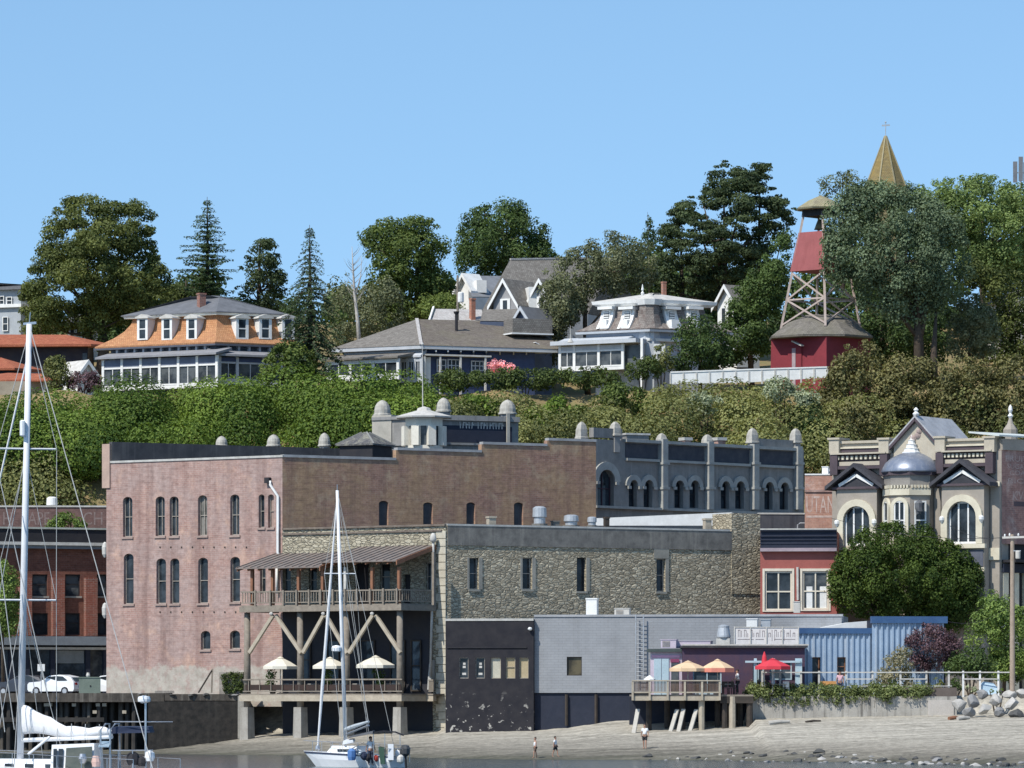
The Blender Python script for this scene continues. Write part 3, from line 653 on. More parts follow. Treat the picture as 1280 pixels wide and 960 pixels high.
shrub('laurel_shrub', 'rounded deep green shrub right of the purple plum tree', 'shrub', [(1180, 832), (1190, 815), (1212, 808), (1236, 815), (1245, 832), (1240, 848), (1185, 846)], 349, 'dark', r=.5, leaf=.2, base=.6)
tree('maple_tree', 'fresh green tree behind the utility pole on the terrace', 'tree', [(1205, 790), (1215, 770), (1228, 745), (1240, 735), (1258, 745), (1272, 760), (1300, 760), (1310, 850), (1240, 850), (1235, 815), (1205, 808)], 362, (1255, 770, 865, .15), 'grass', r=.7, leaf=.25, base=.35)
tree('street_tree', 'green street tree at the left edge before the shaded brick storefront', 'tree', [(-20, 715), (0, 700), (14, 702), (24, 715), (26, 745), (22, 790), (-20, 810)], 392, (4, 730, 865, .15), 'grass', r=.7, leaf=.25, base=.4)
shrub('rooftop_shrub', 'yellow green shrub growing behind the dark cornice at the left', 'shrub', [(52, 662), (62, 650), (78, 641), (98, 645), (110, 658), (108, 668), (54, 668)], 408, 'grass', r=.55, leaf=.24, base=.4)
# ================================================================ shared paints
DARKGLASS = glassmat('dark_glass'); PORCHGLASS = glassmat('porch_glass', (.035, .042, .05), .1, (.10, .11, .115)); SHOPGLASS = glassmat('shop_glass', (.03, .04, .05), .05)
WHITE = mk('white_paint', (.80, .80, .78), (.66, .66, .64), sc=1.5, grain=.12); OLDWHITE = mk('old_white', (.62, .60, .56), (.45, .43, .39), sc=2)
WOODGREY = mk('grey_timber', (.30, .26, .21), (.20, .17, .14), sc=2.5, rough=.9, bump=.3); WOODRED = mk('red_brown_timber', (.30, .14, .08), (.20, .10, .06), sc=2)
WOODDARK = mk('dark_timber', (.075, .06, .05), (.04, .035, .03), sc=2, rough=.9, bump=.4); PALEWOOD = mk('pale_timber', (.48, .42, .33), (.36, .31, .24), sc=2)
FRAME = mk('weathered_sash', (.42, .38, .33), (.24, .21, .18), sc=3); TAR = mk('tar_coating', (.045, .047, .053), (.08, .08, .085), sc=.8, streak=(.11, .11, .11))
CONC = mk('concrete', (.40, .38, .34), (.28, .26, .23), sc=1.0, rough=.9, bump=.25, streak=(.18, .165, .14)); COPING = mk('pale_coping', (.55, .54, .51), (.40, .39, .36), sc=2)
ZINC = mk('galvanised_metal', (.52, .54, .56), (.40, .42, .44), sc=2, rough=.45, metal=.35); DUSTYMETAL = mk('dull_metal_roof', (.23, .20, .18), (.15, .13, .12), sc=1.5, rough=.7, streak=(.27, .17, .12))
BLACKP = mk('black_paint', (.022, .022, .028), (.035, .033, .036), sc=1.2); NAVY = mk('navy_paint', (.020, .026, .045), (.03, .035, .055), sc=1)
PINKB = brick('pink_brick', [(.43, .275, .235), (.36, .215, .18), (.40, .31, .285)], (.46, .38, .34), (.20, .125, .11), pale=(.52, .345, .27), plaster_z=6.3)
BROWNB = brick('brown_brick', [(.40, .235, .17), (.30, .17, .13), (.42, .28, .16)], (.40, .31, .24), (.19, .115, .095), pale=(.46, .34, .23))
REDB = brick('shaded_red_brick', [(.20, .085, .06), (.15, .06, .045), (.23, .10, .07)], (.19, .13, .11), (.10, .05, .04))  # dark tone puts the shade of the left street front into the brick colour
GHOSTB = brick('faded_brick', [(.46, .25, .18), (.40, .20, .15), (.50, .31, .24)], (.50, .38, .32), (.33, .18, .14), pale=(.60, .48, .42))
STONE_L = rubble('sun_face_rubble', (.34, .305, .225), (.52, .475, .365), 2.2, 5.0, .8, dark=(.17, .15, .12)); STONE_R = rubble('shade_face_rubble', (.34, .295, .215), (.62, .55, .41), 2.2, 5.2, .8, dist=.09, dark=(.24, .21, .16))  # one stone, two colours: shaded side face lightened to make up for grazing light
CEMENT = mk('dark_cement', (.24, .225, .20), (.13, .123, .113), sc=1.4, streak=(.30, .28, .24), bump=.3)
RENDERG = mk('grey_render', (.30, .295, .285), (.23, .225, .22), sc=1, streak=(.18, .175, .17)); SLATEBLUE = mk('blue_grey_stone', (.275, .265, .25), (.20, .195, .185), sc=1.2, streak=(.33, .32, .30))
DOMEM = mk('weathered_dome', (.50, .48, .43), (.33, .31, .27), sc=2.5, streak=(.22, .20, .17))

def dome(label, cat, px, ytop, ybase, wpx, Y, mat, group, square=False, name='roof_dome'):
    c = W(px, ybase, Y); h = W(px, ytop, Y).z-c.z; r = wpx/2*mpp(Y); t = thing(name, c, label, cat, group); mb = MB()
    if not square:
        mb.lathe(c, [(r*1.12, 0), (r*1.12, h*.10), (r*.98, h*.14), (r*.97, h*.38), (r*.86, h*.62), (r*.62, h*.83), (r*.3, h*.95), (.02, h)], 14); mb.sm = False
    else:
        mb.lathe(c, [(r*1.35, 0), (r*1.35, h*.10), (r*1.2, h*.14), (r*1.12, h*.55), (r*.8, h*.82), (r*.35, h*.96), (.02, h)], 4, rot=R(45+38))
    mb.build('cap', mat, t); pd = MB(); pd.lathe(c+Vector((0, 0, -1.3)), [(r*.95, 0), (r*.95, 1.28)], 4 if square else 8, rot=R(45+38)); pd.build('pedestal', RENDERG, t); return t
def cyl_vent(label, px, y0, y1, wpx, Y, cap=True, mat=None, group='metal vents on the flat roofs'):
    b = W(px, y1, Y); h = W(px, y0, Y).z-b.z; r = wpx/2*mpp(Y); t = thing('roof_vent', b, label, 'vent', group)
    MB().lathe(b, [(r*.8, 0), (r*.8, h*.35), (r, h*.4), (r*.95, h*.9), (r*.55, h)], 14).build('drum', mat or ZINC, t)
    MB().lathe(b, [(r*1.1, -.25), (r*1.1, .02)], 12).build('base_curb', CEMENT, t); return t

# ================================================================ pink brick building
def pink_building():
    f = FOOT(353, 372, 133, 745, .7, .6); t = thing('brick_building', f.C+Vector((0, 0, 4.2)), 'tall three storey pink brick building with arched windows and brown side wall', 'building')
    L, Rr = f.L, f.R; zt = L.z(350, 571.5); zb = 3.4
    wins = [(153.7, 621, 165.5, 671), (194.5, 620.5, 206, 670), (212, 620.5, 223.2, 670), (247.5, 619, 259, 669.5), (287.8, 618, 299.2, 669), (323.3, 618, 330.5, 659.5), (335, 618, 342.3, 659.5),
            (154.7, 692, 167, 755), (195.5, 698, 207.5, 754.5), (212.8, 698, 224.2, 754.5), (247.7, 697, 260, 754), (288, 696, 300, 752.5), (251, 788.5, 263, 812), (287.5, 788, 300, 811), (325, 703, 332, 742)]
    hs = [L.hole(*q, rise=.34) for q in wins]
    mb = MB(); wall(mb, L, 0, L.L, zb, zt, hs, .38); mb.build('front_wall', PINKB, t)
    for i, h in enumerate(hs):
        small = i in (12, 13)
        window(t, L, h, FRAME, {0: OLDWHITE, 3: glassmat('blind_glass', (.10, .10, .09), .2, (.22, .21, .19)) if 'blind_glass' not in MATS else MATS['blind_glass'], 10: PALEWOOD if False else DARKGLASS, 14: DARKGLASS, 6: MATS['stone_sill']}.get(i, DARKGLASS) if 'stone_sill' in MATS else DARKGLASS, dep=.34, rails=() if small else (.5,), mull=0 if small else (1 if i < 5 else 0), fw=.07, sill=None if i in (14,) else mk('stone_sill', (.40, .30, .26), (.30, .22, .19)), name='window', label='boarded upper sash window' if i == 0 else None)
    # side wall with stepped top
    mb = MB(); rw = [(473.7, 626, 485.5, 659), (529, 628, 541, 659), (583, 628, 594, 659), (642.5, 628, 654, 659)]
    hr = [Rr.hole(*q, rise=.25) for q in rw]; z0 = Rr.z(495, 573.5)
    us = [0, Rr.u(495), Rr.u(602), Rr.u(684), Rr.L]; zs = [zt, Rr.z(545, 564), Rr.z(640, 556.5), Rr.z(715, 551.5)]
    for k in range(4): wall(mb, Rr, us[k], us[k+1], zb, zs[k], [h for h in hr if us[k] < h[0] < us[k+1]], .3)
    for k in range(1, 4): mb.quad(Rr.pt(us[k], zs[k-1]), Rr.pt(us[k], zs[k]), Rr.pt(us[k], zs[k], -.5), Rr.pt(us[k], zs[k-1], -.5))
    a, b = f.ring(0, zb), f.ring(0, zt); mb.quad(a[3], a[0], b[0], b[3]); mb.quad(a[2], a[3], b[3], b[2]); mb.build('side_wall', BROWNB, t)
    for h in hr:
        s = MB(); s.box(Rr, h[0]+.02, h[1]-.02, h[2], h[3]-.02, -.28, -.2); s.build('shutter', TAR, t)
    MB().quad(*f.ring(-.4, zt-.5)).build('roof', TAR, t)
    mb = MB(); mb.box(L, -.05, L.L+.08, zt, zt+.16, -.5, .08); mb.build('coping', COPING, t)
    mb = MB()
    for k in range(4): mb.box(Rr, us[k]+.1, us[k+1]-(.02 if k < 3 else 0), zs[k]+.003, zs[k]+.2, -.5, .07)
    mb.build('coping', mk('grey_coping', (.42, .42, .42), (.30, .30, .30)), t)
    # taller far parapet, seen from inside above the front wall
    P = PL(140, L.Ya-.3, 505, slope=.6); mb = MB(); mb.box(P, 0, P.L, zt-.6, P.z(200, 554), -.5, 0); mb.build('rear_parapet', TAR, t)
    P2 = PL(127.5, L.Ya+.1, 137.5, slope=-.7); mb = MB(); mb.box(P2, 0, P2.L-.05, P2.z(132, 610), P2.z(132, 555), -.6, 0); mb.build('end_pier', mk('peach_render', (.50, .36, .29), (.40, .29, .24)), t)
    # downpipe
    mb = MB(); q = lambda x, y: L.hit(x, y, .18)
    mb.tube([q(337.5, 601), q(338, 606), q(347.2, 620), q(347.2, 690), q(352, 703)], .11, 8); mb.tube([q(346.2, 703), q(346.2, 742)], .11, 8); mb.build('downpipe', WHITE, t, smooth=True)
    mb = MB(); mb.box(L, L.u(336)-.2, L.u(336)+.25, L.z(336, 604), L.z(336, 597), .02, .32); mb.build('rainwater_head', BLACKP, t)
    for y in (684, 765):   # iron tie plates in a row
        for k in range(9): MB().ell(L.hit(200+k*13.5, y, .03), .07, .04, .07, 6, 4).build('tie_plate', WOODDARK, t)
    return f
PINK = pink_building()

# ---- block behind with domed piers and painted sign
def sign_block():
    f = FOOT(545, 396, 466, 648, .7, .5); L, Rr = f.L, f.R; zt = Rr.z(600, 521)
    t = thing('masonry_block', f.C+Vector((0, 0, 4.2)), 'grey masonry block with painted sign frieze behind the brown brick wall', 'building')
    f.body(MB(), 4.2, zt, 0).build('wall', SLATEBLUE, t); MB().quad(*f.ring(-.3, zt-.3)).build('roof', TAR, t)
    mb = MB(); mb.box(Rr, .02, Rr.L-.6, zt-2.1, zt-.75, .003, .05); mb.build('sign_frieze', NAVY, t)
    mb = MB(); mb.box(Rr, .02, Rr.L, zt-2.32, zt-2.15, .004, .22); mb.box(L, .02, L.L, zt-2.32, zt-2.15, .004, .22); mb.box(L, .02, L.L, zt-.2, zt+.05, -.3, .2); mb.box(Rr, .22, Rr.L, zt-.35, zt+.06, -.3, .26); mb.build('cornice', RENDERG, t)
    mb = MB(); mb.box(Rr, Rr.u(631), Rr.u(634.5), 20, zt+.3, .27, .42); mb.build('pier', mk('pier_stone', (.46, .43, .37), (.34, .32, .28)), t); mb = MB(); mb.box(L, L.u(466), L.u(490), 20, zt+.2, -1.5, .1); mb.build('pier', mk('pier_stone', (.46, .43, .37), (.34, .32, .28)), t)
    mb = MB(); u0, u1, z0, z1 = Rr.rect(573, 528, 629, 536)     # worn lettering: only strokes can be made out
    for k in range(15):
        u = u0+(u1-u0)*(k+.5)/15
        if k == 5: continue
        a = rng.uniform(-.035, .035)
        mb.poly(Rr, [(u-.045+a, z0), (u+.035+a, z0), (u+.035-a, z1), (u-.045-a, z1)], .052, .062)
        if k % 3: mb.box(Rr, u, u+(u1-u0)/24, z1-.1 if k % 2 else (z0+z1)/2, z1 if k % 2 else (z0+z1)/2+.1, .052, .06)
    mb.build('lettering', OLDWHITE, t)
    for px, y0, y1, w_, Y, lab in [(478, 500, 520, 21, 403, 'grey stone dome left of the white rooftop lookout'), (554.5, 497, 515, 18, 399, 'pale stone dome just right of the white rooftop lookout'), (634.5, 499.5, 518, 21, 402, 'yellowed stone dome at the right end of the sign frieze')]:
        dome(lab, 'dome', px, y0, y1, w_, Y, DOMEM, 'stone domes on the roof parapets')
    for px, y0, y1, w_, lab in [(277, 545, 558, 15, 'white dome leftmost above the pink brick parapet'), (342, 543, 558, 17, 'dirty white dome second from left above the pink brick parapet'), (405.5, 541, 558, 15, 'dirty white dome beside the dark hipped skylight')]:
        dome(lab, 'dome', px, y0, y1, w_, 403, DOMEM, 'stone domes on the roof parapets')
sign_block()
def lookout():
    Y = 393; c = W(530, 566, Y); t = thing('rooftop_lookout', c, 'white octagonal rooftop lookout with flat conical roof and flagpole', 'lookout')
    r = 25*mpp(Y); zt = W(530, 523, Y).z-c.z; mb = MB()
    ring = lambda rr, z: [c+Vector((rr*math.cos(R(22.5+45*k)), rr*math.sin(R(22.5+45*k)), z)) for k in range(8)]
    mb.loft([ring(r, 0), ring(r, .55)]); mb.loft([ring(r, zt-.65), ring(r, zt)])
    for k in range(8):
        a = ring(r, 0)[k]; mb.bx(-.32, .32, -.22, .22, .55, zt-.65, R(22.5+45*k+90), a)
    for k in (3, 4, 0): 
        a, b = ring(r*.97, 0)[k], ring(r*.97, 0)[(k+1) % 8]; mb.hexa([a, b, b*1, a*1]+[p+Vector((0, 0, zt-.7)) for p in (a, b, b, a)])
    mb.build('wall', mk('cream_white', (.78, .74, .64), (.66, .62, .53)), t)
    g = MB(); rg = ring(r*.9, 0); 
    for k in range(8): g.quad(rg[k]+Vector((0, 0, .5)), rg[(k+1) % 8]+Vector((0, 0, .5)), rg[(k+1) % 8]+Vector((0, 0, zt-.6)), rg[k]+Vector((0, 0, zt-.6)))
    g.build('window', PORCHGLASS, t)
    mb = MB(); mb.loft([ring(r*1.48, zt), ring(r*1.5, zt+.12), ring(r*.38, zt+.62), ring(r*.34, zt+.8), ring(.05, zt+.95)]); mb.build('roof', OLDWHITE, t)
    p = MB(); p.tube([c+Vector((-.1, 0, zt+.7)), W(528, 431, Y)], [.05, .03], 6); p.ell(W(528, 430, Y), .11, .11, .11, 8, 5); p.build('flagpole', OLDWHITE, t)
lookout()
def skylight():
    Y = 389; c = W(457, 574, Y); t = thing('roof_skylight', c, 'dark hipped skylight house on the flat roof left of the white lookout', 'skylight')
    s = 36*mpp(Y); z1 = W(457, 558, Y).z-c.z; z2 = W(457, 541, Y).z-c.z
    sq = lambda h, z, rot=.5, sx=1.0: [c+Matrix.Rotation(-rot, 3, 'Z') @ Vector((x*h*sx, y*h, z)) for x, y in ((-1, -1), (1, -1), (1, 1), (-1, 1))]
    MB().loft([sq(s*.66, 0), sq(s*.66, z1)]).build('curb', BLACKP, t)
    MB().loft([sq(s*.76, z1), sq(s*.76, z1+.12), sq(s*.1, z2)]).build('roof', shingle('old_slate', (.10, .10, .11), (.17, .165, .16), (.27, .26, .21)), t)
    mb = MB()
    for k in range(4):
        a = sq(s*.77, z1+.1)[k]; b = sq(s*.1, z2+.03)[k]; mb.beam(a, b, .14, .1)
    mb.build('ridge_capping', mk('ridge_lead', (.33, .32, .29), (.2, .2, .19)), t)
skylight()

# ================================================================ arcaded stone block
def arcade_block():
    Rr = PL(742, 391, 1005, slope=1.0); f = FOOT(742, 391, 690, 1005, .7, 1.0); zt = Rr.z(900, 557); t = thing('arcaded_block', f.C+Vector((0, 0, 4.2)), 'blue grey stone block with paired round arched windows and pinnacled parapet', 'building')
    px = [(786, 600, 796.3, 635), (804.5, 600, 815.5, 635), (843, 600.5, 854, 635), (862, 600.5, 873, 635), (901, 601.5, 911.5, 636), (919, 601.5, 930, 636), (955.5, 602.5, 966, 637), (974.5, 603, 985, 637)]
    hs = [Rr.hole(747, 587, 767.5, 634, rise=.5)]+[Rr.hole(*q, rise=.5) for q in px]
    mb = MB(); wall(mb, Rr, 0, Rr.L, 4.2, zt, hs, .55); a, b = f.ring(0, 4.2), f.ring(0, zt)
    for i in (0, 2, 3): mb.quad(a[i], a[(i+1) % 4], b[(i+1) % 4], b[i])
    mb.build('wall', SLATEBLUE, t); MB().quad(*f.ring(-.3, zt-.4)).build('roof', TAR, t)
    trim = mk('pale_stone_trim', (.40, .40, .37), (.30, .30, .285))
    for i, h in enumerate(hs): window(t, Rr, h, mk('purple_sash', (.07, .035, .05), (.05, .03, .04)) if i == 0 else BLACKP, DARKGLASS, dep=.5, rails=(.5,), mull=1 if i == 0 else 0, fw=.1, name='arched_window')
    for i, h in enumerate(hs): arch_ring(MB(), Rr, h[0], h[1], h[3]-h[4], h[4], .62 if i == 0 else .42, .003+.004*(i % 2), .16-.004*(i % 2)).build('arch_surround', trim, t)
    for i, h in enumerate(hs):
        mb = MB(); sp = h[3]-h[4]
        for u in (h[0], h[1]): mb.box(Rr, u-(.3 if u == h[0] else 0)-.02, u+(.3 if u == h[1] else 0)+.02, sp-.25, sp-.02, .17, .3)
        mb.build('impost', trim, t)
    for x in (826.5, 884, 940.5, 995):
        u = Rr.u(x); mb = MB(); mb.box(Rr, u-.3, u+.3, Rr.z(x, 637), zt+.25, .004, .5); mb.box(Rr, u-.4, u+.4, Rr.z(x, 581), Rr.z(x, 578), .006, .6); mb.box(Rr, u-.4, u+.4, Rr.z(x, 612), Rr.z(x, 609), .006, .6); mb.build('pilaster', trim, t)
    mb = MB(); z = Rr.z(900, 581.5); ps = [Rr.u(776)]+[Rr.u(x) for x in (826.5, 884, 940.5, 995)]
    for i in range(4): mb.box(Rr, ps[i]+.5, ps[i+1]-.45, z, z+.2, .004, .28)
    mb.box(Rr, 0, Rr.L, Rr.z(900, 641), Rr.z(900, 638), .005, .4)
    for i in range(4): mb.box(Rr, ps[i]+.35, ps[i+1]-.35, zt-.12, zt+.12, -.3, .34)
    mb.build('string_course', trim, t)
    mb = MB()
    for i in range(4): mb.box(Rr, ps[i]+.5, ps[i+1]-.45, z+.25, zt-.2, .003, .05)
    mb.build('frieze_panel', mk('dark_slate_frieze', (.04, .047, .065), (.075, .078, .09), sc=1.5), t)
    mb = MB(); mb.box(Rr, Rr.u(942), Rr.u(993), zt+.13, zt+.75, -.4, .0); mb.build('raised_parapet', SLATEBLUE, t); mb = MB(); mb.box(Rr, 0, Rr.u(778), zt+.13, zt+.9, -.5, 0); mb.build('raised_parapet', SLATEBLUE, t)
    for x, y0, y1, lab in [(727, 527, 549, 'square stone cap standing at the top right end of the brown brick wall'), (769, 527, 545, 'square stone cap leftmost over the arcaded wall'), (827, 541.5, 558, 'square stone cap between the first and second window pairs of the arcade'), (884, 543, 559, 'square stone cap between the second and third window pairs of the arcade'),
                          (940.5, 535, 554, 'square stone cap between the third and fourth window pairs of the arcade'), (994.5, 535.5, 554, 'square stone cap at the right end of the arcade')]:
        Y = Rr.hit(max(x, 745)).y+.2; dome(lab, 'pinnacle', x, y0, y1, 13, Y, DOMEM, 'stone pinnacles on the arcade parapet', True, 'stone_pinnacle')
    for x, w_, lab in ((857, 12, 'stubby pink chimney behind the second bay of the arcade parapet'), (899, 14, 'stubby pink chimney behind the third bay of the arcade parapet')):
        b = W(x, 562, 411); q = thing('chimney', b, lab, 'chimney', 'chimneys behind the arcade'); r = w_/2*mpp(411)
        MB().bx(-r*.8, r*.8, -.4, .4, -1, .75, .5, b).build('stack', GHOSTB, q); MB().bx(-r, r, -.5, .5, .75, 1.0, .5, b).build('cap', COPING, q)
    b = W(792, 556, 400); q = thing('roof_hatch', b, 'low grey roof box behind the left end of the arcade parapet', 'roof hatch'); MB().bx(-1.0, 1.0, -.8, .8, -.5, .75, .4, b).build('box', SLATEBLUE, q); MB().bx(-1.1, 1.1, -.9, .9, .75, .9, .4, b).build('lid', COPING, q)
arcade_block()

# ================================================================ stone warehouse
def stone_building():
    L = PL(353, 371.6, 557, slope=-.72); Rr = PL(557, L.Yb, 950, slope=.6); f = type('q', (), {})()
    zt = Rr.z(560, 657); t = thing('stone_building', Rr.A+Vector((0, 0, 2)), 'long rubble stone warehouse with narrow windows and sunlit left face', 'building')
    hl = [L.hole(*q) for q in [(353.5, 708, 363.5, 742), (386, 708, 396, 742), (443.5, 704, 461, 756), (474.5, 704, 487.5, 738), (504, 718, 513, 757), (532, 703, 540, 738)]]
    mb = MB(); wall(mb, L, 0.02, L.L, 1.2, zt, hl, .35); mb.build('front_wall', STONE_L, t)
    hr = [Rr.hole(*q) for q in [(586.7, 697, 598.3, 736.5), (653, 697, 665, 736.5), (721, 697, 732.5, 739), (820.5, 698.5, 831.5, 739.5)]]
    D = L.A+(Rr.B-Rr.A); mb = MB(); wall(mb, Rr, 0, Rr.L, 2, zt, hr, .4)
    up = Vector((0, 0, zt)); bt = Vector((0, 0, 2)); mb.quad(Rr.B+bt, D+bt, D+up, Rr.B+up); mb.quad(D+bt, L.A+bt, L.A+up, D+up); mb.build('side_wall', STONE_R, t)
    MB().quad(L.A+up-Vector((0, 0, .45)), Rr.A+up-Vector((0, 0, .45)), Rr.B+up-Vector((0, 0, .45)), D+up-Vector((0, 0, .45))).build('roof', TAR, t)
    mb = MB(); mb.box(Rr, .15, Rr.u(914), Rr.z(700, 684), zt-.002, .004, .07); mb.build('cement_band', CEMENT, t)
    mb = MB(); mb.box(Rr, .1, Rr.u(912), zt, zt+.14, -.5, .1); mb.build('coping', COPING, t)
    mb = MB(); mb.box(L, .05, L.L, zt-.02, zt+.12, -.5, .14); mb.box(L, .05, L.L-.3, zt-.42, zt-.28, .003, .12); mb.build('cornice', mk('sooty_coping', (.13, .10, .085), (.24, .2, .16)), t)
    mb = MB(); mb.box(Rr, Rr.u(914), Rr.L-.02, 12, Rr.z(930, 642), -2.6, .06); mb.build('end_chimney', STONE_R, t)
    for i, h in enumerate(hl):
        if i in (2, 4):
            g = MB(); g.box(L, h[0], h[1], h[2], h[3], -.33, -.28); g.build('door', BLACKP, t)
        else: window(t, L, h, FRAME, DARKGLASS, dep=.3, fw=.07)
    tr = mk('old_stone_trim', (.36, .34, .29), (.26, .245, .21))
    for i, h in enumerate(hr):
        wn = window(t, Rr, h, FRAME if i != 2 else BLACKP, DARKGLASS, dep=.36, rails=(.5,) if i != 2 else (), fw=.07, sill=tr)
        s = MB(); s.box(Rr, h[1]+.01, h[1]+.3, h[2], h[3], .003, .05)
        if i == 3: s.box(Rr, h[0]-.25, h[1]+.3, h[3]+.02, h[3]+.75, .003, .06)
        if i < 2: s.box(Rr, h[0]-.2, h[0]-.01, h[2], h[3], .003, .04)
        s.build('surround', tr, wn)
    # dressed corner and a dark sheet over the lower storey under the porch
    mb = MB(); z = 1.3; k = 0
    while z < zt-.6:
        hh = .55; w_ = .85 if k % 2 else .62; mb.box(L, L.L-w_, L.L+.03, z+.02, z+hh, .004, .05); z += hh+.03; k += 1
    mb.build('quoin', mk('quoin_stone', (.58, .54, .44), (.44, .40, .32), sc=2, bump=.5, rough=.9), t)
    mb = MB(); mb.box(L, .05, L.u(541), 1.2, L.z(450, 764), .004, .035); mb.build('dark_lower_storey', mk('dark_blue_lower', (.030, .032, .042), (.045, .042, .045), sc=.8), t)
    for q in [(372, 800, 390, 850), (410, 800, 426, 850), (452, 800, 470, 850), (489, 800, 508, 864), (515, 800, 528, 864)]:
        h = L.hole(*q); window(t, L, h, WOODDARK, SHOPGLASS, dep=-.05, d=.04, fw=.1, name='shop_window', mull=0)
    # white parapet on the far side of the roof, seen from inside
    P = PL(741, 386, 921, slope=0); mb = MB(); mb.ppoly(P, [(741, 657), (741, 648), (830, 644), (914, 640.5), (921, 643), (921, 657)], -.4, 0); mb.build('rear_parapet', WHITE, t)
    return L, Rr
SL, SR = stone_building()
for a in [('tall galvanised drum vent on the stone warehouse roof', 674.5, 633, 655, 18), ('low wide galvanised drum vent in the middle of the stone warehouse roof', 714, 643.5, 657, 19), ('small low galvanised vent right of the wide drum vent', 740, 646, 657, 12)]:
    cyl_vent(a[0], a[1], a[2], a[3], a[4], SR.hit(a[1]).y+1.5)
for px, y0, y1, w_, lab, m in [(614, 645.5, 655, 11, 'small tan box vent on the stone warehouse roof', PALEWOOD), (758, 646, 657, 7, 'small dark flower pot shaped vent before the white parapet', WOODDARK), (884, 648, 659, 10, 'tan square vent standing against the white roof parapet', PALEWOOD), (694, 651, 656, 10, 'flat dark box beside the tall drum vent', CEMENT)]:
    Y = SR.hit(px).y+1.6; b = W(px, y1+2, Y); q = thing('box_vent', b, lab, 'vent'); r = w_/2*mpp(Y); h = (y1-y0+2)*mpp(Y)
    MB().bx(-r*.85, r*.85, -r*.8, r*.8, -.2, h*.82, .4, b).build('shaft', m, q); MB().bx(-r, r, -r, r, h*.82, h, .4, b).build('lid', m, q)

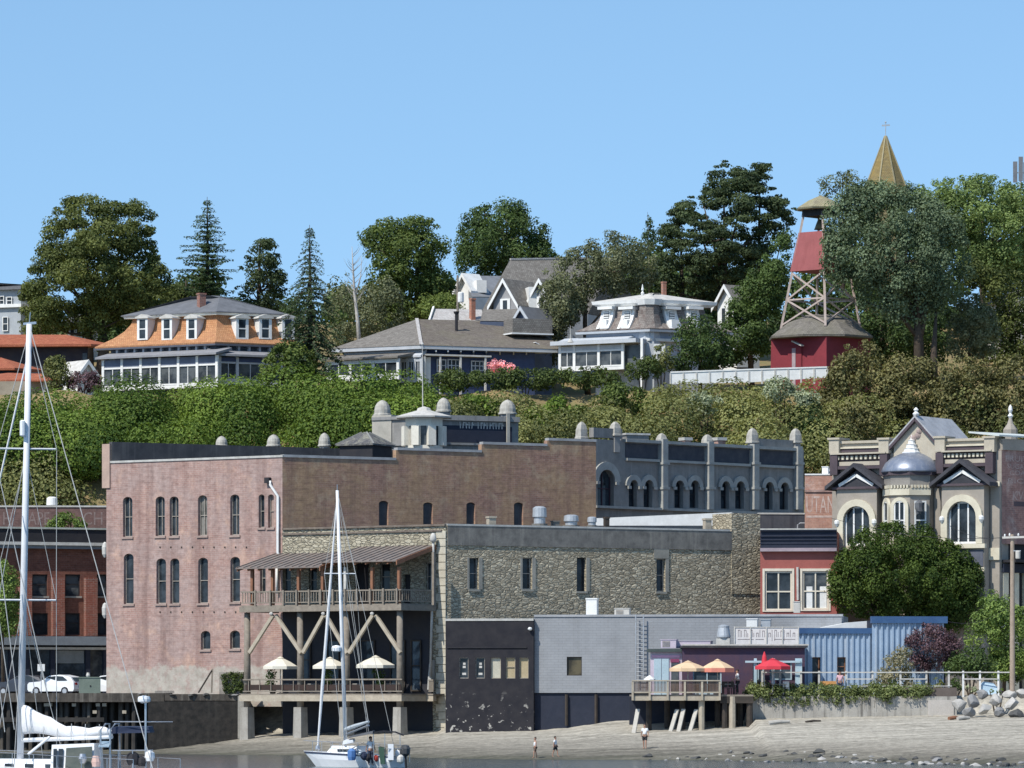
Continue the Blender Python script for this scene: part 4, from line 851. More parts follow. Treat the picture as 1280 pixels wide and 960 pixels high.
# ================================================================ timber porch with balcony
def porch():
    L = SL; dO = 4.4; t = thing('timber_porch', L.hit(420, 905, 2), 'two storey weathered timber porch with balcony and shed roofs on the stone building', 'porch')
    U = lambda x, d=dO: L.u(x, d); u0 = U(304); u1 = U(499)
    zf = L.z(400, 757, dO); zd = L.z(400, 868, dO); zg = 1.3
    mb = MB(); mb.box(L, u0-.3, u1+.25, zf-.42, zf, dO-.2, dO+.1); mb.box(L, u1-.05, u1+.2, zf-.42, zf-.003, .1, dO-.25); mb.box(L, u0-.25, u0, zf-.42, zf-.003, .1, dO-.25); mb.build('balcony_beam', WOODGREY, t)
    mb = MB(); mb.box(L, u0-.2, u1+.15, zf+.003, zf+.08, .06, dO-.02); mb.build('balcony_floor', WOODGREY, t)
    mb = MB(); mb.box(L, u0-.3, u1+.3, zd-.5, zd-.06, dO-.25, dO+.12); mb.box(L, u1-.05, u1+.2, zd-.5, zd-.065, .1, dO-.3); mb.box(L, u1+.25, L.L-.1, zd-.5, zd-.06, 1.0, 1.4); mb.build('deck_beam', PALEWOOD, t)
    mb = MB(); mb.box(L, u0-.2, u1+.25, zd-.055, zd+.05, .06, dO+.05); mb.box(L, u1+.28, L.L-.05, zd-.055, zd+.05, .06, 1.45); mb.build('deck_floor', WOODGREY, t)
    posts = [308, 374.5, 432, 499]
    zr = lambda x: L.z(x, 710, dO)
    for x in posts:
        u = U(x, dO-.35); p = MB(); p.tube([L.pt(u, L.z(x, 884, dO-.35), dO-.45), L.pt(u, zd+3, dO-.45), L.pt(u+rng.uniform(-.05, .05), zf-.45, dO-.45)], [.27, .25, .23], 9); p.build('post', WOODGREY, t, smooth=True)
        c = MB(); zp = L.z(x, 884, dO-.35); c.loft([[L.pt(u+a*.37*s, z, dO-.45+b*.4*s) for a, b in ((-1, 1), (1, 1), (1, -1), (-1, -1))] for z, s in ((zg-.4, 1.06), (zp, .94))]); c.build('concrete_pier', CONC, t)
    for x0, x1 in ((309, 339), (374, 342), (376, 402), (431.5, 405), (433.5, 463.5), (498, 467)):
        b = MB(); b.beam(L.pt(U(x0), L.z(x0, 816, dO), dO-.25), L.pt(U(x1), L.z(x1, 769, dO), dO-.25), .2, .26); b.build('brace', PALEWOOD, t)
    mb = MB()
    for x in (339, 404, 465): mb.ell(L.hit(x, 767, dO+.15), .15, .1, .13, 6, 4)
    mb.build('beam_end', OLDWHITE, t)
    for x in (313.5, 339, 371.5, 401.5, 430, 463.5, 497): 
        b = MB(); b.box(L, U(x)-.11, U(x)+.11, zf+.085, L.z(x, 709, dO), dO-.3, dO-.08); b.build('balcony_post', WOODRED if x != 430 else OLDWHITE, t)
    b = MB(); b.box(L, L.u(541, 1.6)-.1, L.u(541, 1.6)+.1, zf, L.z(541, 690, 1.6), 1.4, 1.6); b.build('balcony_post', WOODGREY, t)
    def rail(uA, uB, z, d, n, name, mat, along=True, hh=1.05, bal=True):
        m = MB()
        if along:
            m.box(L, uA, uB, z+hh-.1, z+hh, d-.08, d+.05); m.box(L, uA, uB, z+.14, z+.22, d-.05, d+.02)
            for k in range(n):
                u = uA+(uB-uA)*(k+.5)/n; m.box(L, u-.03, u+.03, z+.225, z+hh-.105, d-.04, d+.01)
        else:
            m.box(L, uA-.05, uA+.05, z+hh-.1, z+hh, uB, d); m.box(L, uA-.03, uA+.03, z+.14, z+.22, uB, d)
            for k in range(n):
                e = uB+(d-uB)*(k+.5)/n; m.box(L, uA-.03, uA+.03, z+.225, z+hh-.105, e-.03, e+.03)
        return m.build(name, mat, t)
    rail(u0-.2, u1+.15, zf+.08, dO-.02, 62, 'balcony_railing', WOODGREY); rail(u1+.12, .2, zf+.08, dO-.1, 16, 'balcony_railing', WOODGREY, False)
    for x in (320, 338.6, 355, 371.5, 387, 401.5, 417, 432, 447, 463.5, 480, 497):
        b = MB(); b.box(L, U(x)-.07, U(x)+.07, zf+.085, zf+1.2, dO+.04, dO+.14); b.build('rail_post', WOODGREY, t)
    rail(u0-.1, u1+.2, zd+.05, dO-.1, 14, 'deck_railing', WOODGREY, hh=1.1); rail(u1+.4, L.L-.1, zd+.05, 1.35, 6, 'deck_railing', WOODGREY)
    mb = MB(); mb.box(L, u0, u1, zd+.32, zd+.72, dO-.24, dO-.2); mb.build('deck_screen', mk('red_brown_screen', (.055, .032, .026), (.035, .025, .022)), t)
    # two shed roofs with standing seams
    def shed(xa, xb, yf, xr0, xr1, yr, lift):
        ua, ub = U(xa), U(xb); zf_ = L.z((xa+xb)/2, yf, dO)+lift; zr_ = L.z((xr0+xr1)/2, yr, .3)+lift; m = MB()
        P = lambda u, k, dz: L.pt(u, zf_+(zr_-zf_)*k+dz, dO+.45-(dO+.4)*k)
        m.hexa([P(ua, 0, -.07), P(ub, 0, -.07), P(ub, 1, -.07), P(ua, 1, -.07), P(ua, 0, 0), P(ub, 0, 0), P(ub, 1, 0), P(ua, 1, 0)])
        n = int((ub-ua)/.62)
        for k in range(n+1):
            u = ua+.05+(ub-ua-.1)*k/n; m.hexa([P(u-.03, .01, .001), P(u+.03, .01, .001), P(u+.03, .99, .001), P(u-.03, .99, .001), P(u-.03, .01, .06), P(u+.03, .01, .06), P(u+.03, .99, .06), P(u-.03, .99, .06)])
        o = m.build('shed_roof', DUSTYMETAL, t)
        m = MB()
        for k in range(int((ub-ua)/1.0)+1): u = min(ua+.1+k*1.0, ub-.1); m.hexa([P(u-.06, .02, -.26), P(u+.06, .02, -.26), P(u+.06, .98, -.26), P(u-.06, .98, -.26), P(u-.06, .02, -.075), P(u+.06, .02, -.075), P(u+.06, .98, -.075), P(u-.06, .98, -.075)])
        m.build('rafters', WOODRED, o)
        m = MB(); m.hexa([P(ub+.005, -.01, -.3), P(ub+.1, -.01, -.3), P(ub+.1, 1, -.3), P(ub+.005, 1, -.3), P(ub+.005, -.01, .02), P(ub+.1, -.01, .02), P(ub+.1, 1, .02), P(ub+.005, 1, .02)]); m.build('barge_board', WOODRED, o)
    shed(299, 404, 709.5, 352, 440, 691, 0); shed(405.5, 500, 706, 452, 540, 686.5, .25)
    mb = MB(); q = lambda x, y, d=.5: L.hit(x, y, d); mb.tube([q(541.5, 672), q(541.5, 688), q(540, 760), q(538, 846)], .1, 7); mb.lathe(q(541.5, 674), [(.2, -.2), (.26, 0), (.2, .3), (.1, .45)], 8); mb.build('downpipe', OLDWHITE, t, smooth=True)
    mb = MB(); mb.loft([[L.pt(L.u(x0, .3), L.z(540, y, .3), .05), L.pt(L.u(x0, .3), L.z(540, y, .3), .5), L.pt(L.u(x1, .3), L.z(540, y, .3), .5), L.pt(L.u(x1, .3), L.z(540, y, .3), .05)] for x0, x1, y in ((536, 541, 862), (537.5, 541, 840), (539, 541, 825))]); mb.build('flared_base', COPING, t)
    return zd, dO
PZD, PDO = porch()
def umbrella(px, y0, y1, wpx, base_y, pl, d, mat, label, group, mat2=None, tilt=0.0):
    c = pl.hit(px, y1, d); top = pl.hit(px, y0, d).z-c.z; r = wpx/2*mpp(c.y); base = pl.hit(px, base_y, d).z
    t = thing('patio_umbrella', (c.x, c.y, base), label, 'umbrella', group); mb = MB(); N = 8
    ring = lambda rr, z, sc_=1.0: [c+Vector((rr*math.cos(6.2832*(k+.5)/N), rr*math.sin(6.2832*(k+.5)/N), z-(.05 if sc_ else 0))) for k in range(N)]
    mb.loft([ring(r, 0), ring(r*.55, top*.5), ring(r*.06, top*.92)], cap=False); mb.loft([ring(r, 0), ring(r*1.0, -.22)], cap=False); mb.build('canopy', mat, t)
    if mat2: MB().loft([ring(r*1.005, -.02), ring(r*1.01, -.3)], cap=False).build('valance', mat2, t)
    v = MB(); v.loft([ring(r*.22, top*.84), ring(r*.03, top*1.02)]); v.build('vent_cap', mat, t)
    p = MB(); p.tube([(c.x, c.y, base), (c.x, c.y, c.z+top*.95)], .04, 6); p.build('pole', OLDWHITE, t)
    m = MB()
    for k in range(N):
        a = 6.2832*(k+.5)/N; m.tube([c+Vector((r*.96*math.cos(a), r*.96*math.sin(a), -.03)), c+Vector((0, 0, top*.86))], .018, 4)
    m.build('ribs', WOODGREY, t); b = MB(); b.lathe((c.x, c.y, base), [(.3, 0), (.3, .08), (.06, .14)], 10); b.build('base', BLACKP, t); return t
CREAMC = mk('cream_canvas', (.74, .70, .60), (.64, .60, .50), grain=.1); TANC = mk('tan_canvas', (.72, .52, .33), (.62, .44, .28), grain=.1); REDC = mk('red_canvas', (.62, .05, .07), (.52, .04, .06), grain=.1); PINKC = mk('salmon_canvas', (.68, .26, .18), (.6, .2, .15), grain=.1)
for px, a, b, w_, lab in [(350.5, 820, 832, 46, 'cream patio umbrella leftmost under the timber porch'), (412.5, 820.5, 831.5, 46, 'cream patio umbrella in the middle under the timber porch'), (469.5, 818.5, 830.5, 52, 'cream patio umbrella rightmost under the timber porch')]:
    umbrella(px, a, b, w_, 868, SL, 3.0, CREAMC, lab, 'cream umbrellas under the porch')
for px, lab in [(341, 'leafy potted plant under the leftmost cream umbrella'), (411, 'leafy potted plant under the middle cream umbrella'), (471, 'taller leafy potted plant under the rightmost cream umbrella')]:
    c = SL.hit(px, 868, 3.5); c.z = PZD+.05; t = thing('potted_plant', c, lab, 'plant', 'potted plants on the porch deck'); MB().lathe(c, [(.2, 0), (.3, .45), (.33, .5), (.27, .5)], 10).build('pot', WOODDARK, t)
    mb = MB(); tn = []
    for k in range(5): clump(mb, tn, c+Vector((rng.uniform(-.3, .3), rng.uniform(-.25, .25), .75+k*.22)), .38, 60, .16)
    mb.build('foliage', LM['dark'], t, tints=tn)
for k, px in enumerate((360, 392, 424, 448, 484)):
    c = SL.hit(px, 868, 2.2); c.z = PZD+.05; t = thing('cafe_table', c, ['round cafe table right of the leftmost cream umbrella pole', 'round cafe table between the second porch post and the middle umbrella', 'round cafe table just left of the third porch post', 'round cafe table just right of the third porch post', 'round cafe table at the right end of the porch deck'][k], 'table', 'cafe tables on the porch deck')
    MB().lathe(c, [(.45, .7), (.45, .74)], 14).build('table_top', OLDWHITE, t); MB().tube([c, c+Vector((0, 0, .7))], .04, 6).build('leg', BLACKP, t); MB().lathe(c, [(.25, 0), (.25, .03)], 10).build('foot', BLACKP, t)

# ================================================================ black and grey waterfront buildings
def black_building():
    P = PL(557, 356.5, 667, slope=-.15); zt = P.z(612, 774); t = thing('black_building', P.pt(P.L/2, 1.7), 'square black painted building with a row of five small windows', 'building')
    NTm = NT('chipped_black'); uv = NTm.coord(True); base = NTm.ramp(NTm.noise(uv, 1.2, 5), [(.3, (.018, .018, .024)), (.7, (.034, .032, .036))])
    sep = NTm.new('ShaderNodeSeparateXYZ'); NTm.link(uv, sep.inputs[0]); low = NTm.ramp(NTm.math('MULTIPLY', sep.outputs[1], .2), [(.55, 1.0), (.92, 0.0)])
    ch = NTm.ramp(NTm.noise(uv, 1.9, 5, .62), [(.60, 0.0), (.635, 1.0)]); col = NTm.mix(NTm.math('MULTIPLY', ch, low), base, (.42, .40, .36)); NTm.bump(NTm.noise(uv, 6, 4), .3, .02); m = NTm.done(col, .8, .2)
    hs = [P.hole(*q) for q in [(574, 822, 585.5, 848), (594.3, 822, 606, 848), (613.3, 822, 626, 848), (632, 822, 644, 848), (649, 822, 660.5, 848)]]
    mb = MB(); wall(mb, P, 0, P.L, 1.2, zt, hs, .22); b = -9.0
    for A, B, in (((0, b), (0, 0)), ((P.L, 0), (P.L, b)), ((P.L, b), (0, b))): mb.quad(P.pt(A[0], 1.2, A[1]), P.pt(B[0], 1.2, B[1]), P.pt(B[0], zt, B[1]), P.pt(A[0], zt, A[1]))
    mb.build('wall', m, t); MB().quad(P.pt(0, zt-.05, 0), P.pt(P.L, zt-.05, 0), P.pt(P.L, zt-.05, b), P.pt(0, zt-.05, b)).build('roof', TAR, t)
    mb = MB(); mb.box(P, -.03, P.L, zt-.12, zt+.05, -.3, .05); mb.build('roof_edge', COPING, t)
    mb = MB(); mb.box(P, .1, P.L-.5, P.z(610, 810), P.z(610, 808.5), .003, .08); mb.build('siding_seam', BLACKP, t)
    blind = [DARKGLASS, DARKGLASS, mk('pale_curtain', (.55, .52, .42), (.40, .38, .31)), mk('tan_curtain', (.46, .38, .24), (.36, .29, .18)), mk('tan_curtain', (.46, .38, .24))]
    for i, h in enumerate(hs):
        wn = window(t, P, h, PALEWOOD if i > 1 else FRAME, blind[i] if i > 1 else DARKGLASS, dep=.2, rails=(.55,) if i == 3 else (), fw=.05, label=['window with small white notices', 'window with round white notices', 'window with pale curtain', 'window with tan curtain', 'window with half drawn tan curtain'][i])
        if i < 2:
            s = MB(); mid = (h[0]+h[1])/2
            for dz, wd in ((.25, .2), (.75, .16), (.98, .14)): s.box(P, mid-wd+.06, mid+wd*.7, h[2]+dz, h[2]+dz+.16, -.18, -.17)
            s.build('notices', OLDWHITE, wn)
    mb = MB(); c = P.hit(662.5, 786, .2); mb.ell(c, .16, .16, .13, 8, 5); mb.beam(c+Vector((0, .3, -.1)), c, .06, .06); mb.build('wall_lamp', WHITE, t); return P, zt
BP, BZ = black_building()
GREYP = None
def grey_building():
    P = PL(667.6, 356, 1052, slope=-.12); zt = P.z(735, 770); t = thing('grey_building', P.pt(P.L*.3, 2), 'long low grey painted block building beside the black one', 'building')
    n = NT('grey_block_paint'); uv = n.coord(True); b = n.new('ShaderNodeTexBrick'); n.link(uv, b.inputs['Vector']); b.inputs['Scale'].default_value = 1; b.inputs['Brick Width'].default_value = .55; b.inputs['Row Height'].default_value = .19; b.inputs['Mortar Size'].default_value = .012
    b.inputs['Color1'].default_value = (.30, .31, .325, 1); b.inputs['Color2'].default_value = (.285, .295, .31, 1); b.inputs['Mortar'].default_value = (.235, .24, .25, 1)
    col = n.mix(.5, b.outputs[0], n.ramp(n.noise(uv, .7, 6, .7), [(.3, .7), (.7, 1.1)]), 'MULTIPLY'); st = n.ramp(n.noise(n.scale(uv, 1.4, .06, 1), 1, 4), [(.55, 0.0), (.75, 1.0)]); col = n.mix(n.math('MULTIPLY', st, .35), col, (.17, .17, .17)); n.bump(b.outputs[1], .3, .02); m = n.done(col, .75, .25)
    z1 = P.z(735, 866); h = P.hole(708.5, 821, 727.3, 844.5); ul = P.u(791)
    mb = MB(); wall(mb, P, 0, P.L, z1, zt, [h], .2); b_ = -9.0
    mb.quad(P.pt(P.L, z1, 0), P.pt(P.L, z1, b_), P.pt(P.L, zt, b_), P.pt(P.L, zt, 0)); mb.quad(P.pt(P.L, z1, b_), P.pt(0, z1, b_), P.pt(0, zt, b_), P.pt(P.L, zt, b_)); mb.build('wall', m, t)
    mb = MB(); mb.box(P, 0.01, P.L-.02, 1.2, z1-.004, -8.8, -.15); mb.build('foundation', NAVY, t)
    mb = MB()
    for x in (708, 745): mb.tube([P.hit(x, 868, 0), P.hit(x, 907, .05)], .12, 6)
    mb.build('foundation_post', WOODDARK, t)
    MB().quad(P.pt(0, zt-.04, 0), P.pt(P.L, zt-.04, 0), P.pt(P.L, zt-.04, b_), P.pt(0, zt-.04, b_)).build('roof', COPING, t)
    mb = MB(); mb.box(P, 0, P.L+.1, zt-.06, zt+.1, -.3, .07); mb.build('coping', mk('light_grey_coping', (.40, .41, .43), (.3, .31, .32)), t)
    window(t, P, h, WOODDARK, glassmat('brown_glass', (.04, .035, .025), .1, (.12, .10, .06)), dep=.18, rails=(), fw=.06)
    mb = MB()
    for s in (-.28, .28):
        mb.tube([P.hit(799.5, 853, .35)+P.t*s, P.hit(799.5, 768, .35)+P.t*s], .05, 5)
    zb, zq = P.z(800, 850), P.z(800, 774)
    for k in range(16):
        z = zb+(zq-zb)*k/15; mb.tube([P.pt(P.u(799.5)-.28, z, .35), P.pt(P.u(799.5)+.28, z, .35)], .03, 4)
    mb.build('ladder', ZINC, t); return P, zt
GP, GZ = grey_building()
def boxthing(name, label, cat, px0, y0, px1, y1, Y, dep, mat, lid=None, rz=-.15, group=None, louvre=False):
    xm = (px0+px1)/2; b = W(xm, y1, Y); w_ = (px1-px0)*mpp(Y); h = (y1-y0)*mpp(Y); t = thing(name, b, label, cat, group)
    MB().bx(-w_/2, w_/2, 0, dep, 0, h*.93, rz, b).build('casing', mat, t); MB().bx(-w_/2-.04, w_/2+.04, -.04, dep+.04, h*.93, h, rz, b).build('lid', lid or mat, t)
    if louvre:
        g = MB()
        for k in range(5): g.bx(-w_*.4, w_*.1, -.03, -.004, h*(.15+.14*k), h*(.22+.14*k), rz, b)
        g.build('grille', FRAME, t)
    return t
boxthing('roof_duct', 'tall white duct box on the grey building roof', 'duct', 732.5, 747.5, 746, 772, 358.5, 1.0, WHITE); boxthing('air_conditioner', 'squat white air conditioner on the grey building roof', 'air conditioner', 768, 760, 786.5, 772, 358.5, .9, OLDWHITE, louvre=True)
boxthing('roof_duct', 'white box duct behind the restaurant banner', 'duct', 933, 773, 946.5, 790, 352.4, .8, WHITE); boxthing('roof_duct', 'small grey metal duct behind the restaurant banner', 'duct', 951, 774, 963, 790, 352.8, .7, ZINC)
# ================================================================ red storefront, sign wall, cream turreted block
def red_building():
    P = PL(950, 372.5, 1046, slope=-.1); zt = P.z(1000, 664); t = thing('red_storefront', P.pt(P.L/2, 4.2), 'red painted two storey storefront with dark cornice and two paired windows', 'building')
    red = mk('red_plaster', (.37, .115, .095), (.31, .095, .08), sc=1, grain=.2); hs = [P.hole(956, 714, 990, 763), P.hole(1003, 714, 1035.5, 762)]
    mb = MB(); wall(mb, P, 0.02, P.L, 4.2, zt, hs, .2); b = -8; mb.quad(P.pt(P.L, 4.2), P.pt(P.L, 4.2, b), P.pt(P.L, zt, b), P.pt(P.L, zt)); mb.quad(P.pt(P.L, 4.2, b), P.pt(0, 4.2, b), P.pt(0, zt, b), P.pt(P.L, zt, b)); mb.build('wall', red, t)
    MB().quad(P.pt(0, zt-.05), P.pt(P.L, zt-.05), P.pt(P.L, zt-.05, b), P.pt(0, zt-.05, b)).build('roof', TAR, t)
    mb = MB(); z = P.z(1000, 685); mb.poly(P, [(0.03, z), (P.L, z), (P.L, zt), (0.03, zt)], .003, .12); mb.box(P, .03, P.L, zt, zt+.1, -.3, .3); mb.build('cornice', NAVY, t)
    for k in range(3): MB().box(P, .03, P.L, z+.3+k*.28, z+.4+k*.28, .125, .17+.03*k).build('cornice_moulding', NAVY, t)
    MB().box(P, .03, P.L, zt+.103, zt+.2, -.3, .34).build('coping', COPING, t)
    MB().box(P, .03, P.L, z-.26, z-.004, .003, .42).build('ledge', mk('mauve_ledge', (.40, .33, .36), (.30, .24, .27)), t)
    cream = mk('cream_trim', (.72, .66, .54), (.60, .54, .44), grain=.12)
    for i, h in enumerate(hs):
        wn = window(t, P, h, cream, DARKGLASS if i == 0 else PORCHGLASS, dep=.16, mull=1, rails=(.48,), fw=.13)
        s = MB(); w_ = .17; s.box(P, h[0]-w_, h[0]-.01, h[2]-.1, h[3]+.2, .003, .07); s.box(P, h[1]+.01, h[1]+w_, h[2]-.1, h[3]+.2, .003, .07); s.box(P, h[0], h[1], h[3]+.01, h[3]+.2, .003, .07); s.box(P, h[0], h[1], h[2]-.1, h[2]-.01, .003, .09); s.build('casing', cream, wn)
        if i == 1:
            s = MB(); s.box(P, h[0]+.3, h[0]+.75, h[2]+.1, h[2]+1.75, -.135, -.12); s.box(P, h[1]-.65, h[1]-.15, h[2]+.1, h[2]+1.75, -.135, -.12); s.build('curtain', WHITE, wn)
    mb = MB(); q = lambda x, y: P.hit(x, y, .15); mb.tube([q(997, 709), q(997.5, 750)], .1, 7); mb.build('downpipe', OLDWHITE, t)
    boxthing('roof_chimney', 'small pale flue standing below the red storefront windows', 'chimney', 992, 751.5, 1000, 766, 366, .5, OLDWHITE)
    # dark wall behind and above, then the pink brick wall with a faded painted sign
    D = PL(948, 392, 1010, slope=.1); q = thing('dark_parapet', D.pt(D.L/2, 14), 'dark sooty parapet between the stone warehouse chimney and the faded sign wall', 'wall'); MB().box(D, 0, D.L, 4.2, D.z(975, 643), -.6, 0).build('wall', mk('sooty_render', (.055, .06, .075), (.09, .09, .10), sc=.8, streak=(.03, .03, .04)), q); MB().box(D, 0, D.L, D.z(975, 643)+.002, D.z(975, 641), -.65, .05).build('coping', COPING, q)
    m = MB(); p = lambda x, y: D.hit(x, y, 1.0); m.tube([p(997, 664), p(997, 656), p(1000, 654), p(1007, 654)], .06, 6); tag(m.build('roof_pipe', ZINC), 'bent grey pipe on the roof edge beside the faded sign wall', 'pipe')
    G = PL(1006, 385, 1049, slope=-.1); zt = G.z(1025, 594); q = thing('painted_sign_wall', G.pt(G.L/2, 10), 'faded pink brick wall with worn white painted lettering beside the cream block', 'wall')
    MB().box(G, 0, G.L, 4.2, zt, -6, 0).build('wall', GHOSTB, q); MB().box(G, 0, G.L, zt+.002, zt+.12, -6, .05).build('coping', WHITE, q); MB().box(G, 0, G.L, G.z(1025, 615), G.z(1025, 612), .003, .1).build('brick_band', PINKB, q)
    gw = mk('worn_white_lettering', (.60, .50, .45), (.45, .30, .25), sc=3)
    for txt, x0, x1, y0, y1 in (('UTAN', 1008, 1043, 620, 641),):
        text_mesh(q, G, txt, G.u(x0), G.u(x1), G.z(1025, y1), G.z(1025, y0), .006, gw)
    MB().box(G, .1, G.L-.2, G.z(1025, 647), G.z(1025, 644.5), .003, .012).build('painted_line', gw, q)
    boxthing('roof_box', 'white box unit on top of the faded sign wall', 'roof unit', 1027.5, 583, 1035, 594, 387, .8, WHITE); boxthing('roof_box', 'small grey box unit beside the cream block cornice', 'roof unit', 1036, 585, 1042, 594, 388, .8, ZINC)
red_building()

def turreted_block():
    V = PL(1040, 379, 1252, slope=-.6); t = thing('cream_block', V.pt(V.L/2, 4.2), 'cream ornate block with gabled bays and a lead domed oriel', 'building')
    body = mk('taupe_render', (.36, .32, .275), (.29, .26, .22), sc=.8, grain=.18); cream = mk('cream_stone', (.66, .61, .48), (.54, .49, .38), sc=1, grain=.12); dark = mk('plum_trim', (.10, .075, .085), (.07, .055, .065)); tan = mk('tan_panel', (.50, .45, .36), (.42, .37, .29)); slate = mk('dark_roof_slate', (.045, .045, .055), (.07, .07, .08), sc=2)
    Bz = PL(1252, V.Yb, 1330, slope=.9); zt = V.z(1145, 566); zr = Bz.z(1265, 563); bk = V.n*-10
    mb = MB(); mb.box(V, 0.02, V.L, 4.2, zt, -10, 0); mb.build('front_wall', body, t)
    U = V.u; Z = lambda x, y, d=0: V.z(x, y, d)
    # entablature
    for a, b in ((1042, 1111), (1181, 1243)):
        xm = (a+b)/2; y0 = 551 if a < 1100 else 548
        MB().box(V, U(a), U(b), Z(xm, y0+15), Z(xm, y0+3), -.5, .12).build('balustrade', tan, t)
        for yy, hh, mm in ((y0, 3.2, tan), (y0+8, 1.6, cream), (y0+10, 4.2, dark)): MB().box(V, U(a), U(b), Z(xm, yy+hh), Z(xm, yy), -.2, .30 if mm is not dark else .2).build('balustrade_rail', mm, t)
        MB().box(V, U(a), U(b), Z(xm, y0+25), Z(xm, y0+17), .003, .16).build('dentil_band', dark, t)
        mb = MB(); n = 12
        for k in range(n): u = U(a)+(U(b)-U(a))*(k+.5)/n; mb.box(V, u-.09, u+.09, Z(xm, y0+23.5), Z(xm, y0+19), .165, .42)
        mb.build('dentil_row', cream, t); MB().box(V, U(a), U(b), Z(xm, y0+31), Z(xm, y0+26), .003, .3).build('frieze', tan, t); MB().box(V, U(a), U(b), Z(xm, y0+35.5), Z(xm, y0+31.5), .003, .5).build('dark_cornice', dark, t)
        MB().box(V, U(a), U(b), Z(xm, y0+17), Z(xm, y0+15), .002, .62).build('top_cornice', tan, t)
    for x in (1046, 1108, 1178, 1240): 
        w_ = .42; mb = MB(); y0 = 549 if x < 1150 else 547; mb.box(V, U(x)-w_, U(x)+w_, Z(x, y0+18), Z(x, y0+1), -.8, .5); mb.box(V, U(x)-w_-.1, U(x)+w_+.1, Z(x, y0+1), Z(x, y0-1.5), -1.2, .6); mb.build('parapet_pedestal', tan, t)
        mb = MB(); mb.box(V, U(x)-.32, U(x)+.32, Z(x, y0+45), Z(x, y0+19), .003, .55); mb.build('bracket', dark, t)
    # central pediment, a small gable running back
    zb = Z(1146, 556); zp = Z(1147, 527); ua, ub, um = U(1118), U(1173), U(1146.5)
    mb = MB(); mb.poly(V, [(ua, zb-1.2), (ub, zb-1.2), (ub, zb), (um, zp), (ua, zb)], -.6, .1); mb.build('pediment', tan, t)
    for k in range(5): MB().ell(V.pt(um+rng.uniform(-.5, .5), zp-.95+rng.uniform(-.3, .3), .14), .28, .1, .22, 7, 5).build('carved_ornament', mk('worn_pink_stone', (.45, .36, .32), (.35, .27, .25)), t)
    for s, uu in ((-1, ua), (1, ub)):
        m = MB(); a0 = V.pt(uu+s*.3, zb-.15, 0); p0 = V.pt(um, zp+.3, 0)
        for d0, d1, dz, nm, mm in ((-6, .45, .0, 'pediment_roof', mk('pale_metal_roof', (.46, .46, .47), (.34, .34, .35), rough=.5)),):
            m.hexa([a0+V.n*d1, p0+V.n*d1, p0+V.n*d0, a0+V.n*d0, a0+V.n*d1+Vector((0, 0, .16)), p0+V.n*d1+Vector((0, 0, .16)), p0+V.n*d0+Vector((0, 0, .16)), a0+V.n*d0+Vector((0, 0, .16))]); m.build(nm, mm, t)
        m = MB(); m.beam(a0+V.n*.3+Vector((0, 0, -.12)), p0+V.n*.3+Vector((0, 0, -.12)), .3, .2); m.build('raking_cornice', dark, t)
    mb = MB(); c = V.pt(um, zp+.45, .2); mb.lathe(c, [(.2, 0), (.26, .15), (.1, .3), (.2, .45), (.04, .62)], 8); mb.build('peak_ornament', WHITE, t)
    # gabled bays left and right
    def bay(xa, xb, xs, xpk, ypk, yev, ytop, gx0, gx1, gy0, gy1, ysill, ax0, ax1):
        D = 1.25; u0, u1 = V.u(xa, D), V.u(xb, D); zt_ = V.z(xa, ytop, D); z0 = 4.2
        h = (V.u(gx0, D), V.u(gx1, D), V.z(gx0, gy1, D), V.z(gx0, gy0, D)); h = h+(min(.5*(h[1]-h[0]), h[3]-h[2]-.2),)
        PB = type('x', (), {})(); mb = MB(); wall(mb, V, u0, u1, V.z(xa, 690, D), zt_, [h], .3, d=D); mb.quad(V.pt(u1, z0, D), V.pt(u1, z0, .01), V.pt(u1, zt_, .01), V.pt(u1, zt_, D)); mb.quad(V.pt(u0, z0, .01), V.pt(u0, z0, D), V.pt(u0, zt_, D), V.pt(u0, zt_, .01)); mb.quad(V.pt(u0, z0, D), V.pt(u1, z0, D), V.pt(u1, V.z(xa, 690, D), D), V.pt(u0, V.z(xa, 690, D), D)); mb.build('bay_wall', body, t)
        wn = window(t, V, h, WHITE, DARKGLASS, dep=.26, mull=2, rails=(), fw=.16, d=D, name='arched_window')
        arch_ring(MB(), V, h[0], h[1], h[3]-h[4], h[4], .52, D+.003, D+.2, leg=h[3]-h[4]-h[2]).build('arch_surround', cream, wn)
        MB().box(V, u0-.1, u1+.2, h[2]-.35, h[2]-.02, D-.02, D+.3).build('sill', cream, wn)
        MB().box(V, u0+.05, u1-.05, h[2]-1.75, h[2]-.5, D+.003, D+.08).build('panel', mk('blue_grey_panel', (.13, .14, .18), (.09, .10, .13)), t); MB().box(V, u0-.05, u1+.1, h[2]-2.1, h[2]-1.8, D+.003, D+.2).build('lower_band', cream, t)
        zev = V.z(xa, yev, D); zpk = V.z(xpk, ypk, D); up_ = (u0+u1)/2; e = .75
        mb = MB(); mb.poly(V, [(u0-.2, zev), (u1+.2, zev), (up_, zpk-.25)], D-.4, D+.05); mb.build('gable_panel', mk('slate_blue_panel', (.035, .037, .045), (.055, .055, .065)), t)
        MB().box(V, u0-.3, u1+.3, zt_+.0, zev-.005, .02, D+.25).build('eave_band', dark, t)
        for s, uu in ((-1, u0-e), (1, u1+e)):
            a0 = V.pt(uu, zev-.25, 0); p0 = V.pt(up_, zpk, 0); dn = Vector((0, 0, .3)); m = MB(); d1 = D+.6; m.hexa([a0+V.n*d1, p0+V.n*d1, p0, a0, a0+V.n*d1+dn, p0+V.n*d1+dn, p0+dn, a0+dn]); m.build('gable_roof', slate, t)
            m = MB(); a1 = V.pt(uu+s*-1.0, zev+.1, D+.12); p1 = V.pt(up_, zpk-.62, D+.12); m.beam(a1, p1, .1, .24); m.build('bargeboard', WHITE, t)
